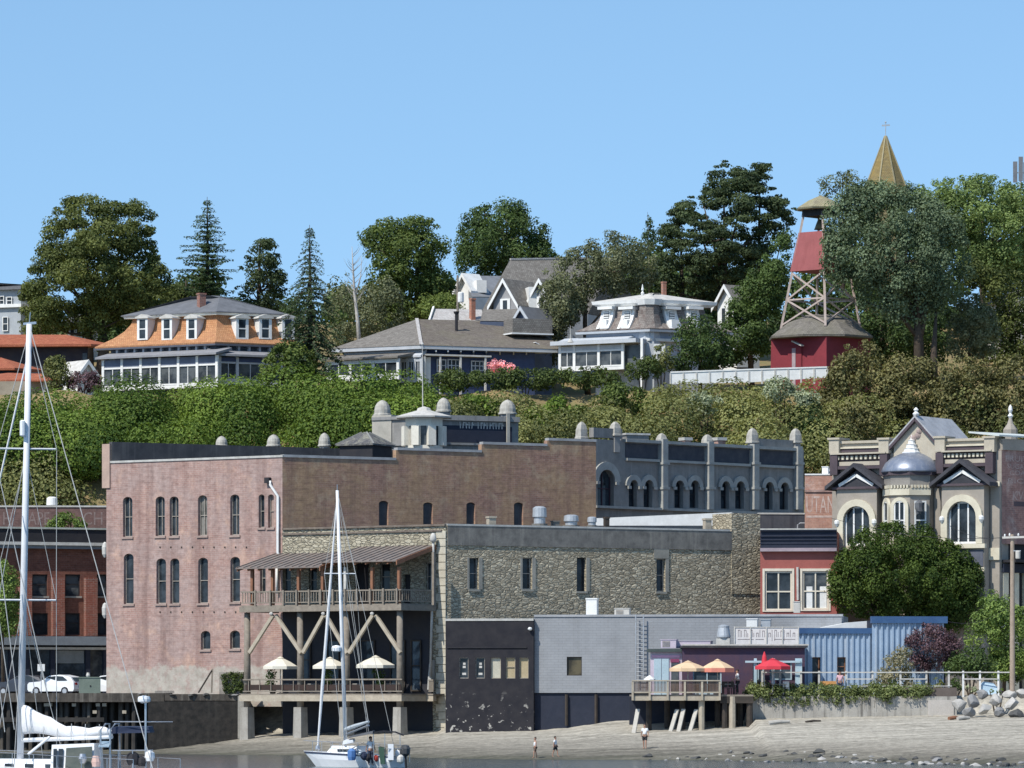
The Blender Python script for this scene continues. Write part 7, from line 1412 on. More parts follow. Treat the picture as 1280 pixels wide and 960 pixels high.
    MB().lathe(c, [(r, -.6), (r*.97, -.4), (r*.62, h*.33), (.12, h)], 8, rot=rot).build('spire', shingle('lichen_shingle', (.25, .19, .09), (.30, .235, .11), (.19, .155, .09), moss=(.31, .21, .06)), t); MB().lathe(b, [(r*.92, 0), (r*.92, c.z-44-.61)], 8, rot=rot).build('tower', mk('grey_church_wall', (.27, .22, .11)), t)
    m = MB()
    for k in range(8): a = rot+k*math.pi/4; m.beam(c+Vector((r*.98*math.cos(a), r*.98*math.sin(a), -.4)), c+Vector((.1*math.cos(a), .1*math.sin(a), h)), .14, .1)
    m.build('hip_strip', mk('pale_lichen_strip', (.36, .31, .19), (.28, .24, .14)), t); p = c+Vector((0, 0, h)); MB().tube([p+Vector((0, 0, -.3)), p+Vector((0, 0, 1.5))], .045, 6).build('vane_rod', ZINC, t); MB().beam(p+Vector((-.4, 0, 1.1)), p+Vector((.45, 0, 1.15)), .05, .16).ell(p+Vector((0, 0, 1.45)), .1, .1, .1, 6, 4).build('weathervane', ZINC, t)
    c = W(1274, 300, 530); c.z = 45; t = thing('cell_antenna', c, 'grey cluster of antenna panels above the trees at the right edge', 'antenna'); MB().tube([c, W(1276, 200, 530)], .12, 6).build('mast', ZINC, t)
    for x, y0, y1 in ((1269, 202, 228), (1276, 196, 226), (1282, 203, 228)): MB().bx(-.22, .22, -.15, .15, 0, (y1-y0)*mpp(530), 0, W(x, y1, 530)).build('panel_antenna', mk('antenna_grey', (.2, .21, .23), (.15, .16, .18)), t)
    MB().beam(W(1268, 216, 530), W(1284, 216, 530), .1, .1).build('cross_bar', ZINC, t)
    b = W(1276, 365, 478); b.z = 36; t = thing('hillside_house', b, 'pale house half hidden by trees at the right edge', 'house'); MB().bx(-1.8, 4, -2, 4, -2, (365-322)*mpp(478), .3, b+Vector((0, 0, 3))).build('wall', OLDWHITE, t); m = MB(); zt = 3+(365-322)*mpp(478); m.bx(-2.2, 4.4, -2.4, 4.4, zt, zt+.3, .3, b); m.bx(-1.2, 3, -1, 3, zt+.3, zt+.9, .3, b); m.build('roof', SLATE, t)
    b = W(1281, 372, 474); b.z = ground_z(30, 474); t = thing('garage', b, 'low white roofed garage at the right edge under the trees', 'garage'); MB().bx(-1.0, 4, -1.5, 2, -7, 2.4, .2, Vector((b.x, b.y, W(0, 372, 474).z-2.2))).build('wall', OLDWHITE, t); MB().bx(-1.4, 4, -1.9, 2.4, 2.41, 2.7, .2, Vector((b.x, b.y, W(0, 372, 474).z-2.2))).build('roof', SHW, t)
bits()
def bell_tower():
    Y = 441; cx = 1026; t = thing('bell_tower', W(cx, 462, Y), 'tall timber fire bell tower with red base, braced legs and red clad belfry', 'tower')
    red = mk('barn_red', (.24, .036, .048), (.19, .03, .04), sc=1.2, grain=.2); redl = mk('faded_barn_red', (.33, .10, .10), (.28, .085, .085), sc=1.2, grain=.2, streak=(.25, .07, .07)); cedar = shingle('old_cedar', (.185, .17, .15), (.24, .22, .195), (.13, .12, .105), moss=(.17, .16, .12)); leg = mk('pale_leg_timber', (.52, .43, .38), (.40, .32, .28), sc=2)
    near = W(cx, HY, Y-4.0); near.z = 0
    # plan: a square standing on its corner, corners near / left / far / right
    axc = Vector((W(cx, HY, Y).x, Y, 0)); rot = R(-90)
    def sq(h, z): return [axc+Vector((h*math.cos(rot+k*math.pi/2+.05), h*math.sin(rot+k*math.pi/2+.05), z)) for k in range(4)]
    Z = lambda y: W(0, y, Y-3).z
    zb = 30.5; zw = Z(421); hb = 64*mpp(Y)
    hx = lambda h, z, n=8: [axc+Vector((h*math.cos(R(22.5)+k*math.pi/4+rot), h*math.sin(R(22.5)+k*math.pi/4+rot), z)) for k in range(n)]
    P1, P2 = sq(hb, zb), sq(hb*.97, zw); MB().loft([P1, P2]).build('base_wall', red, t)
    L = PL(0, 1, 1); L.A = Vector((P1[3].x, P1[3].y, 0)); L.B = Vector((P1[0].x, P1[0].y, 0)); L.t = (L.B-L.A).normalized(); L.n = Vector((L.t.y, -L.t.x, 0)); L.L = (L.B-L.A).length
    u = L.u(993.5); MB().box(L, u-.75, u+.8, zb, Z(433), .0, .05).build('door', red, t); MB().box(L, u-.25, u+.15, zb, Z(434.5), .054, .1).build('door_board', mk('grey_lilac_board', (.42, .34, .36), (.3, .24, .26)), t); m = MB(); m.beam(L.hit(991, 426.5, .3), L.hit(1003, 432, .6), .35, .1); m.build('door_hood', OLDWHITE, t)
    zr0 = Z(419); MB().loft([hx(hb*1.06, zr0-.18), hx(hb*1.07, zr0), hx(hb*.72, Z(402)), hx(hb*.3, Z(391))]).build('skirt_roof', cedar, t)
    # legs
    lo, hi = sq(50*mpp(Y), Z(408)), sq(21*mpp(Y), Z(262))
    at = lambda k, y: lo[k]+(hi[k]-lo[k])*((Z(y)-lo[k].z)/(hi[k].z-lo[k].z))
    for k in range(4): m = MB(); m.beam(lo[k], hi[k], .2, .2); m.build('leg', leg, t)
    for k in range(4):
        j = (k+1) % 4
        for (ya, yb) in ((338, 372), (372, 404)):
            for a, b in ((k, j), (j, k)): m = MB(); m.beam(at(a, ya), at(b, yb), .11, .14); m.build('brace', leg, t)
        m = MB(); m.beam(at(k, 372), at(j, 372), .11, .14); m.build('girt', leg, t)
    q = lambda y, g=1.0: [axc+(at(k, y)-axc-Vector((0, 0, at(k, y).z)))*g+Vector((0, 0, at(k, y).z)) for k in range(4)]
    MB().loft([q(336, 1.08), q(287, 1.08)]).build('clad_stage', redl, t); MB().loft([q(267, 1.1), q(257, 1.15)]).build('belfry_band', BLACKP, t)
    b = axc+Vector((0, 0, Z(283))); MB().lathe(b, [(.62, 0), (.55, .12), (.42, .5), (.3, .8), (.08, .92)], 12).build('bell', mk('bronze', (.20, .15, .07), (.12, .1, .06), metal=.6, rough=.5), t)
    MB().loft([hx(31*mpp(Y), Z(257)-.12), hx(32*mpp(Y), Z(256.5)), hx(17*mpp(Y), Z(247)), hx(.5*mpp(Y), Z(240))]).build('cap_roof', shingle('mossy_cedar', (.30, .27, .17), (.36, .33, .22), (.24, .21, .15), moss=(.38, .34, .17)), t)
bell_tower()
# ================================================================ left street front, dock, car
def left_block():
    Rr = PL(-45, 396, 136, slope=.45); zt = Rr.z(80, 662); t = thing('brick_storefront', Rr.pt(Rr.L/2, 4.2), 'shaded red brick storefront with heavy black cornice across the parking lot', 'building'); U = Rr.u; Z = Rr.z; db = mk('dark_brick_red', (.12, .04, .032), (.09, .03, .027), sc=1.5)
    tops = [Rr.hole(x0, 718, x1, 745) for x0, x1 in ((2, 20), (40.5, 59.5), (81.5, 100.5), (121, 134))]; lows = [Rr.hole(x0, 766.5, x1, 793.5) for x0, x1 in ((2, 20), (41, 60), (82, 100), (121, 134))]
    mb = MB(); wall(mb, Rr, 0, Rr.L, Z(70, 796), zt-1, tops+lows, .3); mb.build('wall', REDB, t); MB().box(Rr, 0, Rr.L, 4.1, zt-1, -9, -.6).build('rear_wall', REDB, t)
    for h in tops+lows: window(t, Rr, h, BLACKP, DARKGLASS if h in lows else PORCHGLASS, dep=.26, rails=(.55,), fw=.1, sill=CONC if h in tops else None)
    MB().box(Rr, 0, Rr.L, Z(70, 678), zt, -1, .5).build('cornice', BLACKP, t); MB().box(Rr, 0, Rr.L, zt+.002, zt+.15, -1, .6).build('cornice_cap', mk('pale_green_cap', (.5, .52, .46)), t); MB().box(Rr, 0, Rr.L, Z(70, 678)-.25, Z(70, 678)-.003, 0, .65).build('white_ledge', OLDWHITE, t); MB().box(Rr, 0, Rr.L, Z(70, 686), Z(70, 682), .003, .45).build('grey_ledge', mk('slate_ledge', (.22, .25, .28), (.17, .19, .22)), t)
    for x in (30, 71, 112): MB().box(Rr, U(x)-.5, U(x)+.5, Z(70, 795), Z(70, 722), .003, .55).build('pilaster', brick('sunlit_pilaster_brick', [(.25, .085, .058), (.20, .065, .048), (.28, .10, .07)]), t)  # pilasters in a lighter copy of the wall brick, their sunlight put into colour
    MB().box(Rr, 0, Rr.L, Z(70, 806.5), Z(70, 795.5), -.55, .7).build('slate_band', MATS['slate_ledge'], t); MB().box(Rr, 0, Rr.L, Z(70, 812), Z(70, 809), -.5, .3).build('white_band', OLDWHITE, t); MB().box(Rr, 0, Rr.L, Z(70, 808.8), Z(70, 806.8), -.5, .1).build('band_gap', BLACKP, t)
    for k, x in enumerate((-20, 14, 34, 66, 110, 132)): MB().box(Rr, U(x)-.18, U(x)+.18, 4.15, Z(70, 812.3), -.5, .1).build('shop_pier', NAVY, t)
    for a, b, m in ((-20, 14, SHOPGLASS), (14, 34, SHOPGLASS), (34, 66, SHOPGLASS), (66, 110, SHOPGLASS), (110, 132, PORCHGLASS)):
        f = MB(); f.box(Rr, U(a)+.19, U(b)-.19, 4.15, Z(70, 848), -.45, -.2); f.build('stall_riser', NAVY, t); g = MB(); g.quad(Rr.pt(U(a)+.19, Z(70, 848), -.3), Rr.pt(U(b)-.19, Z(70, 848), -.3), Rr.pt(U(b)-.19, Z(70, 812.3), -.3), Rr.pt(U(a)+.19, Z(70, 812.3), -.3)); g.build('shop_window', m, t)
    MB().box(Rr, U(68), U(106), Z(70, 829), Z(70, 813), -.28, -.2).build('pale_blind', mk('pale_blind', (.26, .28, .29), (.2, .22, .23)), t)
    # long brick wall above and behind, with worn painted letters
    P = PL(-45, 410.5, 150, slope=.02); q = thing('rear_brick_wall', P.pt(P.L/2, 12), 'long dark brick wall with ghost lettering above the black cornice', 'wall'); zt = P.z(70, 634); wb = brick('plum_brick', [(.17, .105, .095), (.14, .085, .08), (.20, .12, .105)], (.22, .17, .15), (.10, .07, .065)); MB().box(P, 0, P.L, 4.2, zt, -6, 0).build('wall', wb, q); MB().box(P, 0, P.L, zt+.002, zt+.14, -6, .08).build('coping', COPING, q)
    gl = mk('ghost_letter_paint', (.26, .21, .195), (.18, .12, .11), sc=3)
    for txt, x0, x1 in (('H', 4, 15), ('APE', 35, 62), ('CH', 104, 128)): text_mesh(q, P, txt, P.u(x0), P.u(x1), P.z(70, 656), P.z(70, 640), .006, gl)
    cyl_vent('white drum vent standing on the rear brick wall at the left', 65, 621, 638, 14, 412, mat=WHITE)
left_block()
def dock():
    P = PL(-40, 371.5, 306, slope=0); zd = 4.3; t = thing('dock', P.pt(P.L*.6, 1), 'dark weathered timber dock in front of the pink brick building', 'dock'); dk = mk('stained_dock', (.11, .095, .08), (.05, .045, .04), sc=1.2, bump=.5, rough=.95, streak=(.25, .23, .2)); sh = mk('black_piles', (.035, .032, .03), (.06, .055, .05), rough=.9)
    MB().box(P, 0, P.L, zd-.35, zd, -16, -.2).build('deck', mk('dock_asphalt', (.16, .155, .15), (.11, .105, .1)), t); MB().box(P, 0, P.u(205), zd-.55, zd+.12, -.2, .12).build('edge_beam', dk, t); MB().box(P, P.u(206), P.L, zd-.45, zd+.05, -.2, .25).build('edge_beam', dk, t)
    MB().box(P, 0, P.u(130), zd-2.05, zd-1.72, -.3, 0).build('lower_beam', sh, t)
    for k in range(26):
        x = -36+9.2*k+rng.uniform(-2, 2)
        if x > 170: break
        c = P.pt(P.u(x), 0, rng.uniform(-1.5, -.35)); MB().tube([(c.x, c.y, -.6), (c.x+.05, c.y, zd-.36)], .19, 7).build('pile', sh if k % 4 else dk, t)
    for k, (x, y) in enumerate(((57, 881), (62, 881), (92, 881), (122, 881), (130, 881), (118, 890), (155, 890))): MB().box(P, P.u(x)-.15, P.u(x)+.15, P.z(x, y+2), P.z(x, y-2), -.9, -.21).build('beam_end', PALEWOOD, t)
    MB().box(P, 0, P.L, -.5, zd-.36, -5, -4.2).build('back_wall', sh, t); Q = PL(185, 371.2, 308, slope=-.02); MB().box(Q, 0, Q.L, -.5, zd-.5, -.8, 0).build('bulkhead', mk('sooty_bulkhead', (.016, .016, .016), (.045, .04, .036), sc=2.2, bump=.8, streak=(.05, .047, .042), rough=.95), t)
    MB().box(Q, Q.u(298), Q.u(303)+.5, 1, zd-.1, .0, .6).build('corner_block', CONC, t)
    for k in range(9): 
        x = 152+rng.uniform(0, 150); rock(x, 868+rng.uniform(-.5, 1.5), rng.uniform(5, 10), rng.uniform(2, 4), 371.2, rng.choice([1, 2, 2]), 'dark lump of debris along the dock edge', 'debris along the dock edge', 'debris')
dock()
def dockthings():
    Y = 376
    b = W(113, 868, Y); b.z = 4.3; t = thing('utility_box', b, 'square grey green utility cabinet beside the white car', 'utility box'); g = mk('grey_green_metal', (.20, .24, .20), (.15, .19, .155)); w_ = 28*mpp(Y)/2; MB().bx(-w_, w_*.9, 0, 1.3, 0, 1.28, .1, b).build('cabinet', g, t); MB().bx(-w_-.04, w_*.94, -.04, 1.34, 1.28, 1.36, .1, b).build('lid', g, t); MB().bx(-.05, .05, -.03, -.002, .6, .72, .1, b).build('latch', BLACKP, t); MB().lathe(b+Vector((-.2, .3, 1.37)), [(.12, 0), (.16, .1), (.1, .32)], 8).build('cap', OLDWHITE, t)
    b = W(206, 866, 372.6); b.z = 4.3; t = thing('timber_stack', b, 'low stack of dark planks on the dock edge', 'planks'); MB().bx(-.75, .7, -.3, .3, .12, .3, .1, b).build('plank', FRAME, t); MB().bx(-.5, .55, -.3, .3, .003, .117, .2, b).build('plank', WOODDARK, t)
    A = PL(245, 372.4, 275, slope=0); t = thing('timber_prop', A.pt(A.L/2, 4.3), 'slanted timber prop standing against the pale plaster base of the pink building', 'prop'); m = MB(); m.beam(A.hit(248, 866), A.hit(265, 838), .12, .12); m.build('strut', WOODDARK, t); m = MB(); m.beam(A.hit(264.5, 866), A.hit(265.5, 836), .12, .12); m.build('upright', WOODGREY, t)
    G = PL(274, 371.8, 306, slope=-.05); t = thing('wicker_screen', G.pt(G.L/2, 4.3), 'dark ivy covered screen beside the porch post', 'screen'); MB().box(G, 0, G.L, 4.3, G.z(290, 840), -.12, 0).build('screen', FRAME, t); mb = MB(); tn = []
    for k in range(60): clump(mb, tn, G.hit(rng.uniform(276, 304), rng.uniform(842, 864), .12), .22, 26, .14)
    mb.build('ivy', LM['hedge'], t, tints=tn)
    b = W(51.5, 868, 382); b.z = 4.25; t = thing('street_sign', b, 'small white rectangular sign on a thin post behind the white car', 'sign'); MB().tube([b, W(51.5, 828, 382)], .035, 6).build('post', ZINC, t); s = W(51.5, 839, 381.9); MB().bx(-.28, .28, -.06, -.03, 0, .55, 0, s).build('board', WHITE, t)
    for x, lab in ((134.5, 'lower pale hanging shell shaped lamp on the pink building corner'),): pass
    for y, lab in ((688, 'upper pale wall bracket shape at the left edge of the pink building'), (764, 'lower pale wall bracket shape at the left edge of the pink building')):
        c = W(133, y, 382.2); t = thing('wall_bracket', c, lab, 'bracket', 'pale brackets on the pink building edge'); m = MB(); m.lathe(c+Vector((-.1, -.1, -.55)), [(.08, 0), (.22, .25), (.24, .8), (.16, 1.1), (.05, 1.2)], 8); m.build('shell', OLDWHITE, t); MB().bx(-.1, .15, -.05, .25, -.1, .1, 0, c).build('mount', CONC, t)
dockthings()
def car(px, py, Y, length, rz, paint, label, part=1.0):
    c = W(px, py, Y); c.z = 4.25; t = thing('parked_car', c, label, 'car'); M3 = Matrix.Rotation(rz, 3, 'Z'); hl = length/2; wd = .92
    prof = [(-hl, .45), (-hl, .85), (-hl*.93, 1.0), (-hl*.45, 1.08), (-hl*.08, 1.52), (hl*.35, 1.6), (hl*.8, 1.42), (hl*.98, 1.0), (hl, .5), (hl*.95, .32), (-hl*.95, .3)]
    T = lambda x, y, z: c+M3 @ Vector((x, y, z))
    mb = MB(); mb.loft([[T(x, -wd*.86 if z > 1.1 else -wd, z) for x, z in prof], [T(x, wd*.86 if z > 1.1 else wd, z) for x, z in prof]]); mb.build('body', paint, t)
    for s in (-1, 1):
        e = s*(wd*.9+.035)
        for xs_ in (((-hl*.36, 1.1), (-hl*.1, 1.44), (hl*.18, 1.5), (hl*.18, 1.1)), ((hl*.22, 1.1), (hl*.22, 1.5), (hl*.5, 1.46), (hl*.72, 1.14))):
            m = MB(); m.loft([[T(x, e-.05*s, z) for x, z in xs_], [T(x, e, z) for x, z in xs_]]); m.build('side_window', DARKGLASS, t)
        m = MB(); m.loft([[T(hl*.9-.02, s*.55-.16, .82+.0), T(hl*.9-.02, s*.55+.16, .82), T(hl*.9-.02, s*.55+.16, 1.0), T(hl*.9-.02, s*.55-.16, 1.0)], [T(hl+.02, s*.55-.16, .82), T(hl+.02, s*.55+.16, .82), T(hl*.99, s*.55+.16, 1.0), T(hl*.99, s*.55-.16, 1.0)]]); m.build('tail_light', mk('red_lens', (.45, .02, .02)), t)
        for x in (-hl*.62, hl*.6):
            w_ = MB(); w_.loft([[T(x+.33*math.cos(a), s*(wd-.18), .33+.33*math.sin(a)) for a in [k*.5236 for k in range(12)]], [T(x+.33*math.cos(a), s*(wd+.03), .33+.33*math.sin(a)) for a in [k*.5236 for k in range(12)]]]); w_ = w_.build('wheel', BLACKP, t)
            h = MB(); h.loft([[T(x+.2*math.cos(a), s*(wd+.031), .33+.2*math.sin(a)) for a in [k*.5236 for k in range(12)]], [T(x+.19*math.cos(a), s*(wd+.045), .33+.19*math.sin(a)) for a in [k*.5236 for k in range(12)]]]); h.build('rim', ZINC, w_)
    m = MB(); m.loft([[T(hl*.80, -.6, 1.38), T(hl*.80, .6, 1.38), T(hl*.94, .66, 1.08), T(hl*.94, -.66, 1.08)], [T(hl*.83, -.6, 1.4), T(hl*.83, .6, 1.4), T(hl*.97, .66, 1.1), T(hl*.97, -.66, 1.1)]]); m.build('rear_window', DARKGLASS, t)
    m = MB(); m.bx(-.01, .03, -.26, .26, .62, .76, rz, T(hl, 0, 0)); m.build('number_plate', OLDWHITE, t); return t
CARP = mk('white_car_paint', (.78, .79, .80), (.74, .75, .76), rough=.25, spec=.6, grain=.03)
car(71, 866, 383, 4.2, -.45, CARP, 'white hatchback parked behind the dock beside the green cabinet'); car(134, 866, 386, 4.0, -.4, CARP, 'white car mostly hidden between green cabinet and pink building'); car(30, 866, 387, 4.3, -.4, mk('dark_car_paint', (.03, .035, .045), (.04, .04, .05), rough=.25, spec=.6, grain=.03), 'dark car parked left of the white hatchback'); 

# ================================================================ boats
HULL = mk('gelcoat_white', (.80, .81, .82), (.74, .75, .76), rough=.25, spec=.5, grain=.05); SAILC = mk('white_sailcloth', (.80, .80, .80), (.70, .70, .71), sc=3, grain=.1, bump=.4); MASTM = mk('painted_mast', (.74, .75, .76), (.64, .65, .67), rough=.35, grain=.06); STEEL = mk('stainless_steel', (.55, .56, .58), (.45, .46, .48), rough=.3, metal=.7); NAVYC = mk('navy_canvas', (.025, .035, .07), (.04, .05, .09)); WIRE = mk('rigging_wire', (.50, .50, .48), (.40, .40, .39), rough=.4); GREENC = mk('green_canvas', (.04, .09, .065), (.06, .11, .08))
class BOAT:
    """x to the stern, y to starboard, z up from the waterline"""
    def __init__(s, name, loc, ang, label, cat, Lh, beam, free): s.o = Vector(loc); s.m = Matrix.Rotation(ang, 3, 'Z'); s.t = thing(name, loc, label, cat); s.L = Lh; s.B = beam; s.F = free
    def p(s, x, y, z): return s.o+s.m @ Vector((x, y, z))
    def hull(s):
        rings = []; n = 9; L, B, Fr = s.L, s.B, s.F; half = lambda k: B/2*min(1, (math.sin(min(k*1.75, 1.571)))**.8)*(1-.22*max(0, k-.6)/.4)
        for i in range(n+1):
            k = i/n; h = max(half(k), .03); x = L*k; fz = Fr*(1.25-.35*k); r = []
            for a, b in ((-1, 1.0), (-.97, .5), (-.82, 0.0), (-.45, -.32), (0, -.5), (.45, -.32), (.82, 0), (.97, .5), (1, 1.0)): r.append(s.p(x-(.9*(1-k)**3)*max(b, 0)*1.1+.3*(1-k)**3, a*h, b*fz if b > 0 else b*.9*math.sin(3.14*min(1, max(.05, k)))))
            rings.append(r)
        m = MB(); m.loft(rings); m.build('hull', HULL, s.t, smooth=False)
        m = MB()
        for i in range(n):
            a, b = rings[i], rings[i+1]
            for u, v in ((0, 1), (8, 7)): 
                pa, pb = a[u]+(a[v]-a[u])*.18, b[u]+(b[v]-b[u])*.18; m.beam(pa, pb, .04, .09)
        m.build('rub_rail', NAVYC, s.t)
        m = MB()
        for sg in (0, 8):
            for i in range(1, n+1): m.tube([rings[i][sg], rings[i][sg]+Vector((0, 0, .6))], .015, 4)
            m.tube([rings[i][sg]+Vector((0, 0, .6)) for i in range(0, n+1)], .012, 4)
        m.build('lifelines', STEEL, s.t)
    def cabin(s, x0, x1, w_, z0, z1, taper=.8):
        m = MB(); r = lambda x, ww, z: [s.p(x, -ww, z), s.p(x, ww, z)]
        m.hexa([s.p(x0, -w_*.6, z0), s.p(x1, -w_, z0), s.p(x1, w_, z0), s.p(x0, w_*.6, z0), s.p(x0+.5, -w_*.6*taper, z1), s.p(x1, -w_*taper, z1), s.p(x1, w_*taper, z1), s.p(x0+.5, w_*.6*taper, z1)]); m.build('cabin', HULL, s.t)
        for k in range(3):
            for sg in (-1, 1): x = x0+.9+(x1-x0-1.2)*(k+.3)/3; m = MB(); a = w_*(.6+.4*(x-x0)/(x1-x0))*.93; m.beam(s.p(x, sg*a, (z0+z1)/2), s.p(x+.5, sg*(a+.05), (z0+z1)/2), .06, .16); m.build('port_light', DARKGLASS, s.t)
    def tube(s, name, pts, r, mat, seg=6): return MB().tube(pts, r, seg).build(name, mat, s.t)
def left_boat():
    Y = 208.0; base = W(31, HY, Y); base.z = 0; ang = R(-38); dx = Matrix.Rotation(ang, 3, 'Z') @ Vector((4.7, 0, 0)); b = BOAT('sailing_yacht', base-dx, ang, 'large white sailing yacht cut by the left edge with white furled mainsail', 'sailboat', 12.2, 3.7, 1.1); t = b.t; b.hull(); b.cabin(3.0, 8.0, 1.15, 1.0, 1.55)
    mt = W(36.5, 405, Y); mb_ = W(25, 950, Y); mb_.z = 1.3; lean = (mt-mb_)
    m = MB(); m.tube([mb_, mb_+lean*.5, mt], [.15, .145, .12], 10); m.build('mast', MASTM, t, smooth=True); AT = lambda y: mb_+lean*((W(0, y, Y).z-mb_.z)/lean.z)
    m = MB(); m.beam(mt+Vector((-.25, 0, 0)), mt+Vector((.3, 0, .05)), .1, .1); m.tube([mt, mt+Vector((.05, 0, .5))], .02, 4); m.build('masthead', STEEL, t)
    ax = b.m @ Vector((0, 1, 0)); axf = Vector((1, .25, 0)).normalized()
    for y, w_ in ((561, 1.3), (750, 1.45)): b.tube('spreader', [AT(y)-axf*w_, AT(y)+axf*w_*.95], .045, MASTM)
    m = MB(); c = AT(546)+Vector((-.16, -.2, 0)); m.lathe(c, [(.05, 0), (.12, .05), (.12, .65), (.05, .7)], 8); m.build('radar_reflector', HULL, t)
    bow = b.p(-.5, 0, 1.5); st = b.p(12.0, 0, 1.1)
    for nm, pts, r in (('forestay', [AT(440), bow], .045), ('backstay', [mt, st], .022), ('inner_stay', [AT(560), b.p(1.4, 0, 1.4)], .02)): b.tube(nm, pts, r, SAILC if nm == 'forestay' else WIRE)
    for sg in (-1, 1):
        ch = b.p(4.9, sg*1.75, 1.15); e1 = AT(561)+axf*sg*1.28; e2 = AT(750)+axf*sg*1.4
        b.tube('shroud', [AT(415), e1, e2, ch], .016, WIRE); b.tube('shroud', [AT(570), e2], .014, WIRE); b.tube('shroud', [AT(752), b.p(4.3, sg*1.6, 1.15)], .016, WIRE); b.tube('shroud', [AT(752), b.p(5.6, sg*1.6, 1.15)], .016, WIRE)
    for x0, y0, x1, y1 in ((0, 700, 28, 925), (-6, 740, 18, 912), (0, 600, 60, 870), (-8, 800, 6, 915)): b.tube('running_rigging', [W(x0, y0, Y-1), W(x1, y1, Y-1)], .022, WIRE)
    # boom with the sail flaked on it
    g = AT(918); e = W(140, 921, Y-2.6); b.tube('boom', [g+Vector((0, 0, -.25)), e], .09, MASTM, 8)
    rings = []
    for k in range(13):
        q = k/12; p = g+(e-g)*q+Vector((0, 0, .10+.08*math.sin(q*9))); h = .98*(1-q)**2.2+.32+.05*math.sin(q*23); w_ = .20+.05*math.sin(q*17)
        rings.append([p+Vector((w_*math.sin(a)*.3, -w_*math.sin(a), h*.5*(1-math.cos(a))-.12)) for a in [i*.6283 for i in range(10)]])
    MB().loft(rings).build('furled_sail', SAILC, t, smooth=True)
    for k in range(6): p = g+(e-g)*(k+.7)/6.6; MB().tube([p+Vector((0, -.24, -.15)), p+Vector((0, -.26, .2)), p+Vector((0, 0, .5)), p+Vector((0, .2, .2))], .015, 4).build('sail_tie', WIRE, t)
    # doghouse, arch, solar panel, radar pole, aerial
    D = lambda x, y, z: W(x, y, Y-3.0)+Vector((0, z, 0))
    m = MB(); m.hexa([D(62, 975, 0), D(118, 975, -.4), D(126, 975, 1.8), D(70, 975, 2.0), D(64, 931, .3), D(118, 929, -.1), D(124, 929, 1.5), D(72, 931, 1.7)]); m.build('doghouse', HULL, t); dg = t.children[-1]
    for x0, x1 in ((66.5, 71), (73, 78.5)): m = MB(); m.hexa([D(x0, 960, -.06), D(x1, 960, -.08), D(x1, 960, -.01), D(x0, 960, .02), D(x0, 936, .1), D(x1, 936, .06), D(x1, 936, .14), D(x0, 936, .18)]); m.build('doghouse_window', DARKGLASS, dg)
    m = MB(); m.hexa([D(82, 962, -.28), D(116, 962, -.5), D(116, 962, -.44), D(82, 962, -.2), D(83, 935, -.1), D(116, 933, -.32), D(116, 933, -.26), D(83, 935, -.02)]); m.build('doghouse_canvas', mk('olive_clear_canvas', (.07, .085, .075), (.12, .13, .11), rough=.4), dg)
    b.tube('strut', [W(35, 943, Y-1.5), W(62, 921, Y-1.2)], .06, MASTM)
    for x in (126, 138): b.tube('stern_arch', [D(x-1, 965, 0), D(x, 912, 0), D(x+5, 905, .3), D(x+7, 905, 1.6), D(x+8, 965, 1.8)], .04, STEEL)
    m = MB(); m.hexa([D(123, 934, -.1), D(137, 934, -.3), D(138, 928, .5), D(125, 928, .7)]+[p+Vector((0, 0, .05)) for p in (D(123, 934, -.1), D(137, 934, -.3), D(138, 928, .5), D(125, 928, .7))]); m.build('solar_panel', mk('pale_blue_panel', (.28, .38, .46), (.22, .3, .38), rough=.2), t)
    b.tube('radar_pole', [D(181, 975, .5), D(181, 876, .5)], .05, STEEL); m = MB(); m.lathe(D(179, 877.5, .5), [(.1, -.05), (.26, .02), (.27, .12), (.24, .22), (.05, .27)], 12); m.build('radar_dome', HULL, t); b.tube('yagi_aerial', [D(140, 902, .3), D(214, 902.5, .9)], .025, STEEL)
    m = MB(); m.hexa([D(138, 917, .2), D(186, 916, .8), D(188, 916, 2.4), D(142, 917, 2.2), D(140, 909, .3), D(183, 909, .9), D(186, 908, 2.3), D(144, 908, 2.1)]); m.build('bimini', NAVYC, t)
    for x in (147, 165, 188): b.tube('pushpit', [D(x, 975, .3), D(x, 938, .3)], .025, STEEL)
    b.tube('pushpit_rail', [D(140, 938, 0), D(190, 938, .6)], .025, STEEL)
    for x, y, r in ((165, 948, .28), (176, 952, .2), (186, 945, .22)): m = MB(); m.lathe(D(x, y, .5), [(r*.7, -r), (r, -r*.3), (r*.9, r*.6), (r*.3, r)], 8); m.build('deck_gear', BLACKP if x < 180 else HULL, t)
    m = MB(); m.lathe(D(105, 948, -.7), [(.1, -.2), (.18, 0), (.12, .2)], 8); m.build('winch', STEEL, t); m = MB(); m.lathe(D(122, 952, -.7), [(.16, -.2), (.2, 0), (.14, .25)], 8); m.build('fender', mk('pale_pink_fender', (.66, .46, .40), (.6, .4, .35)), t)
left_boat()
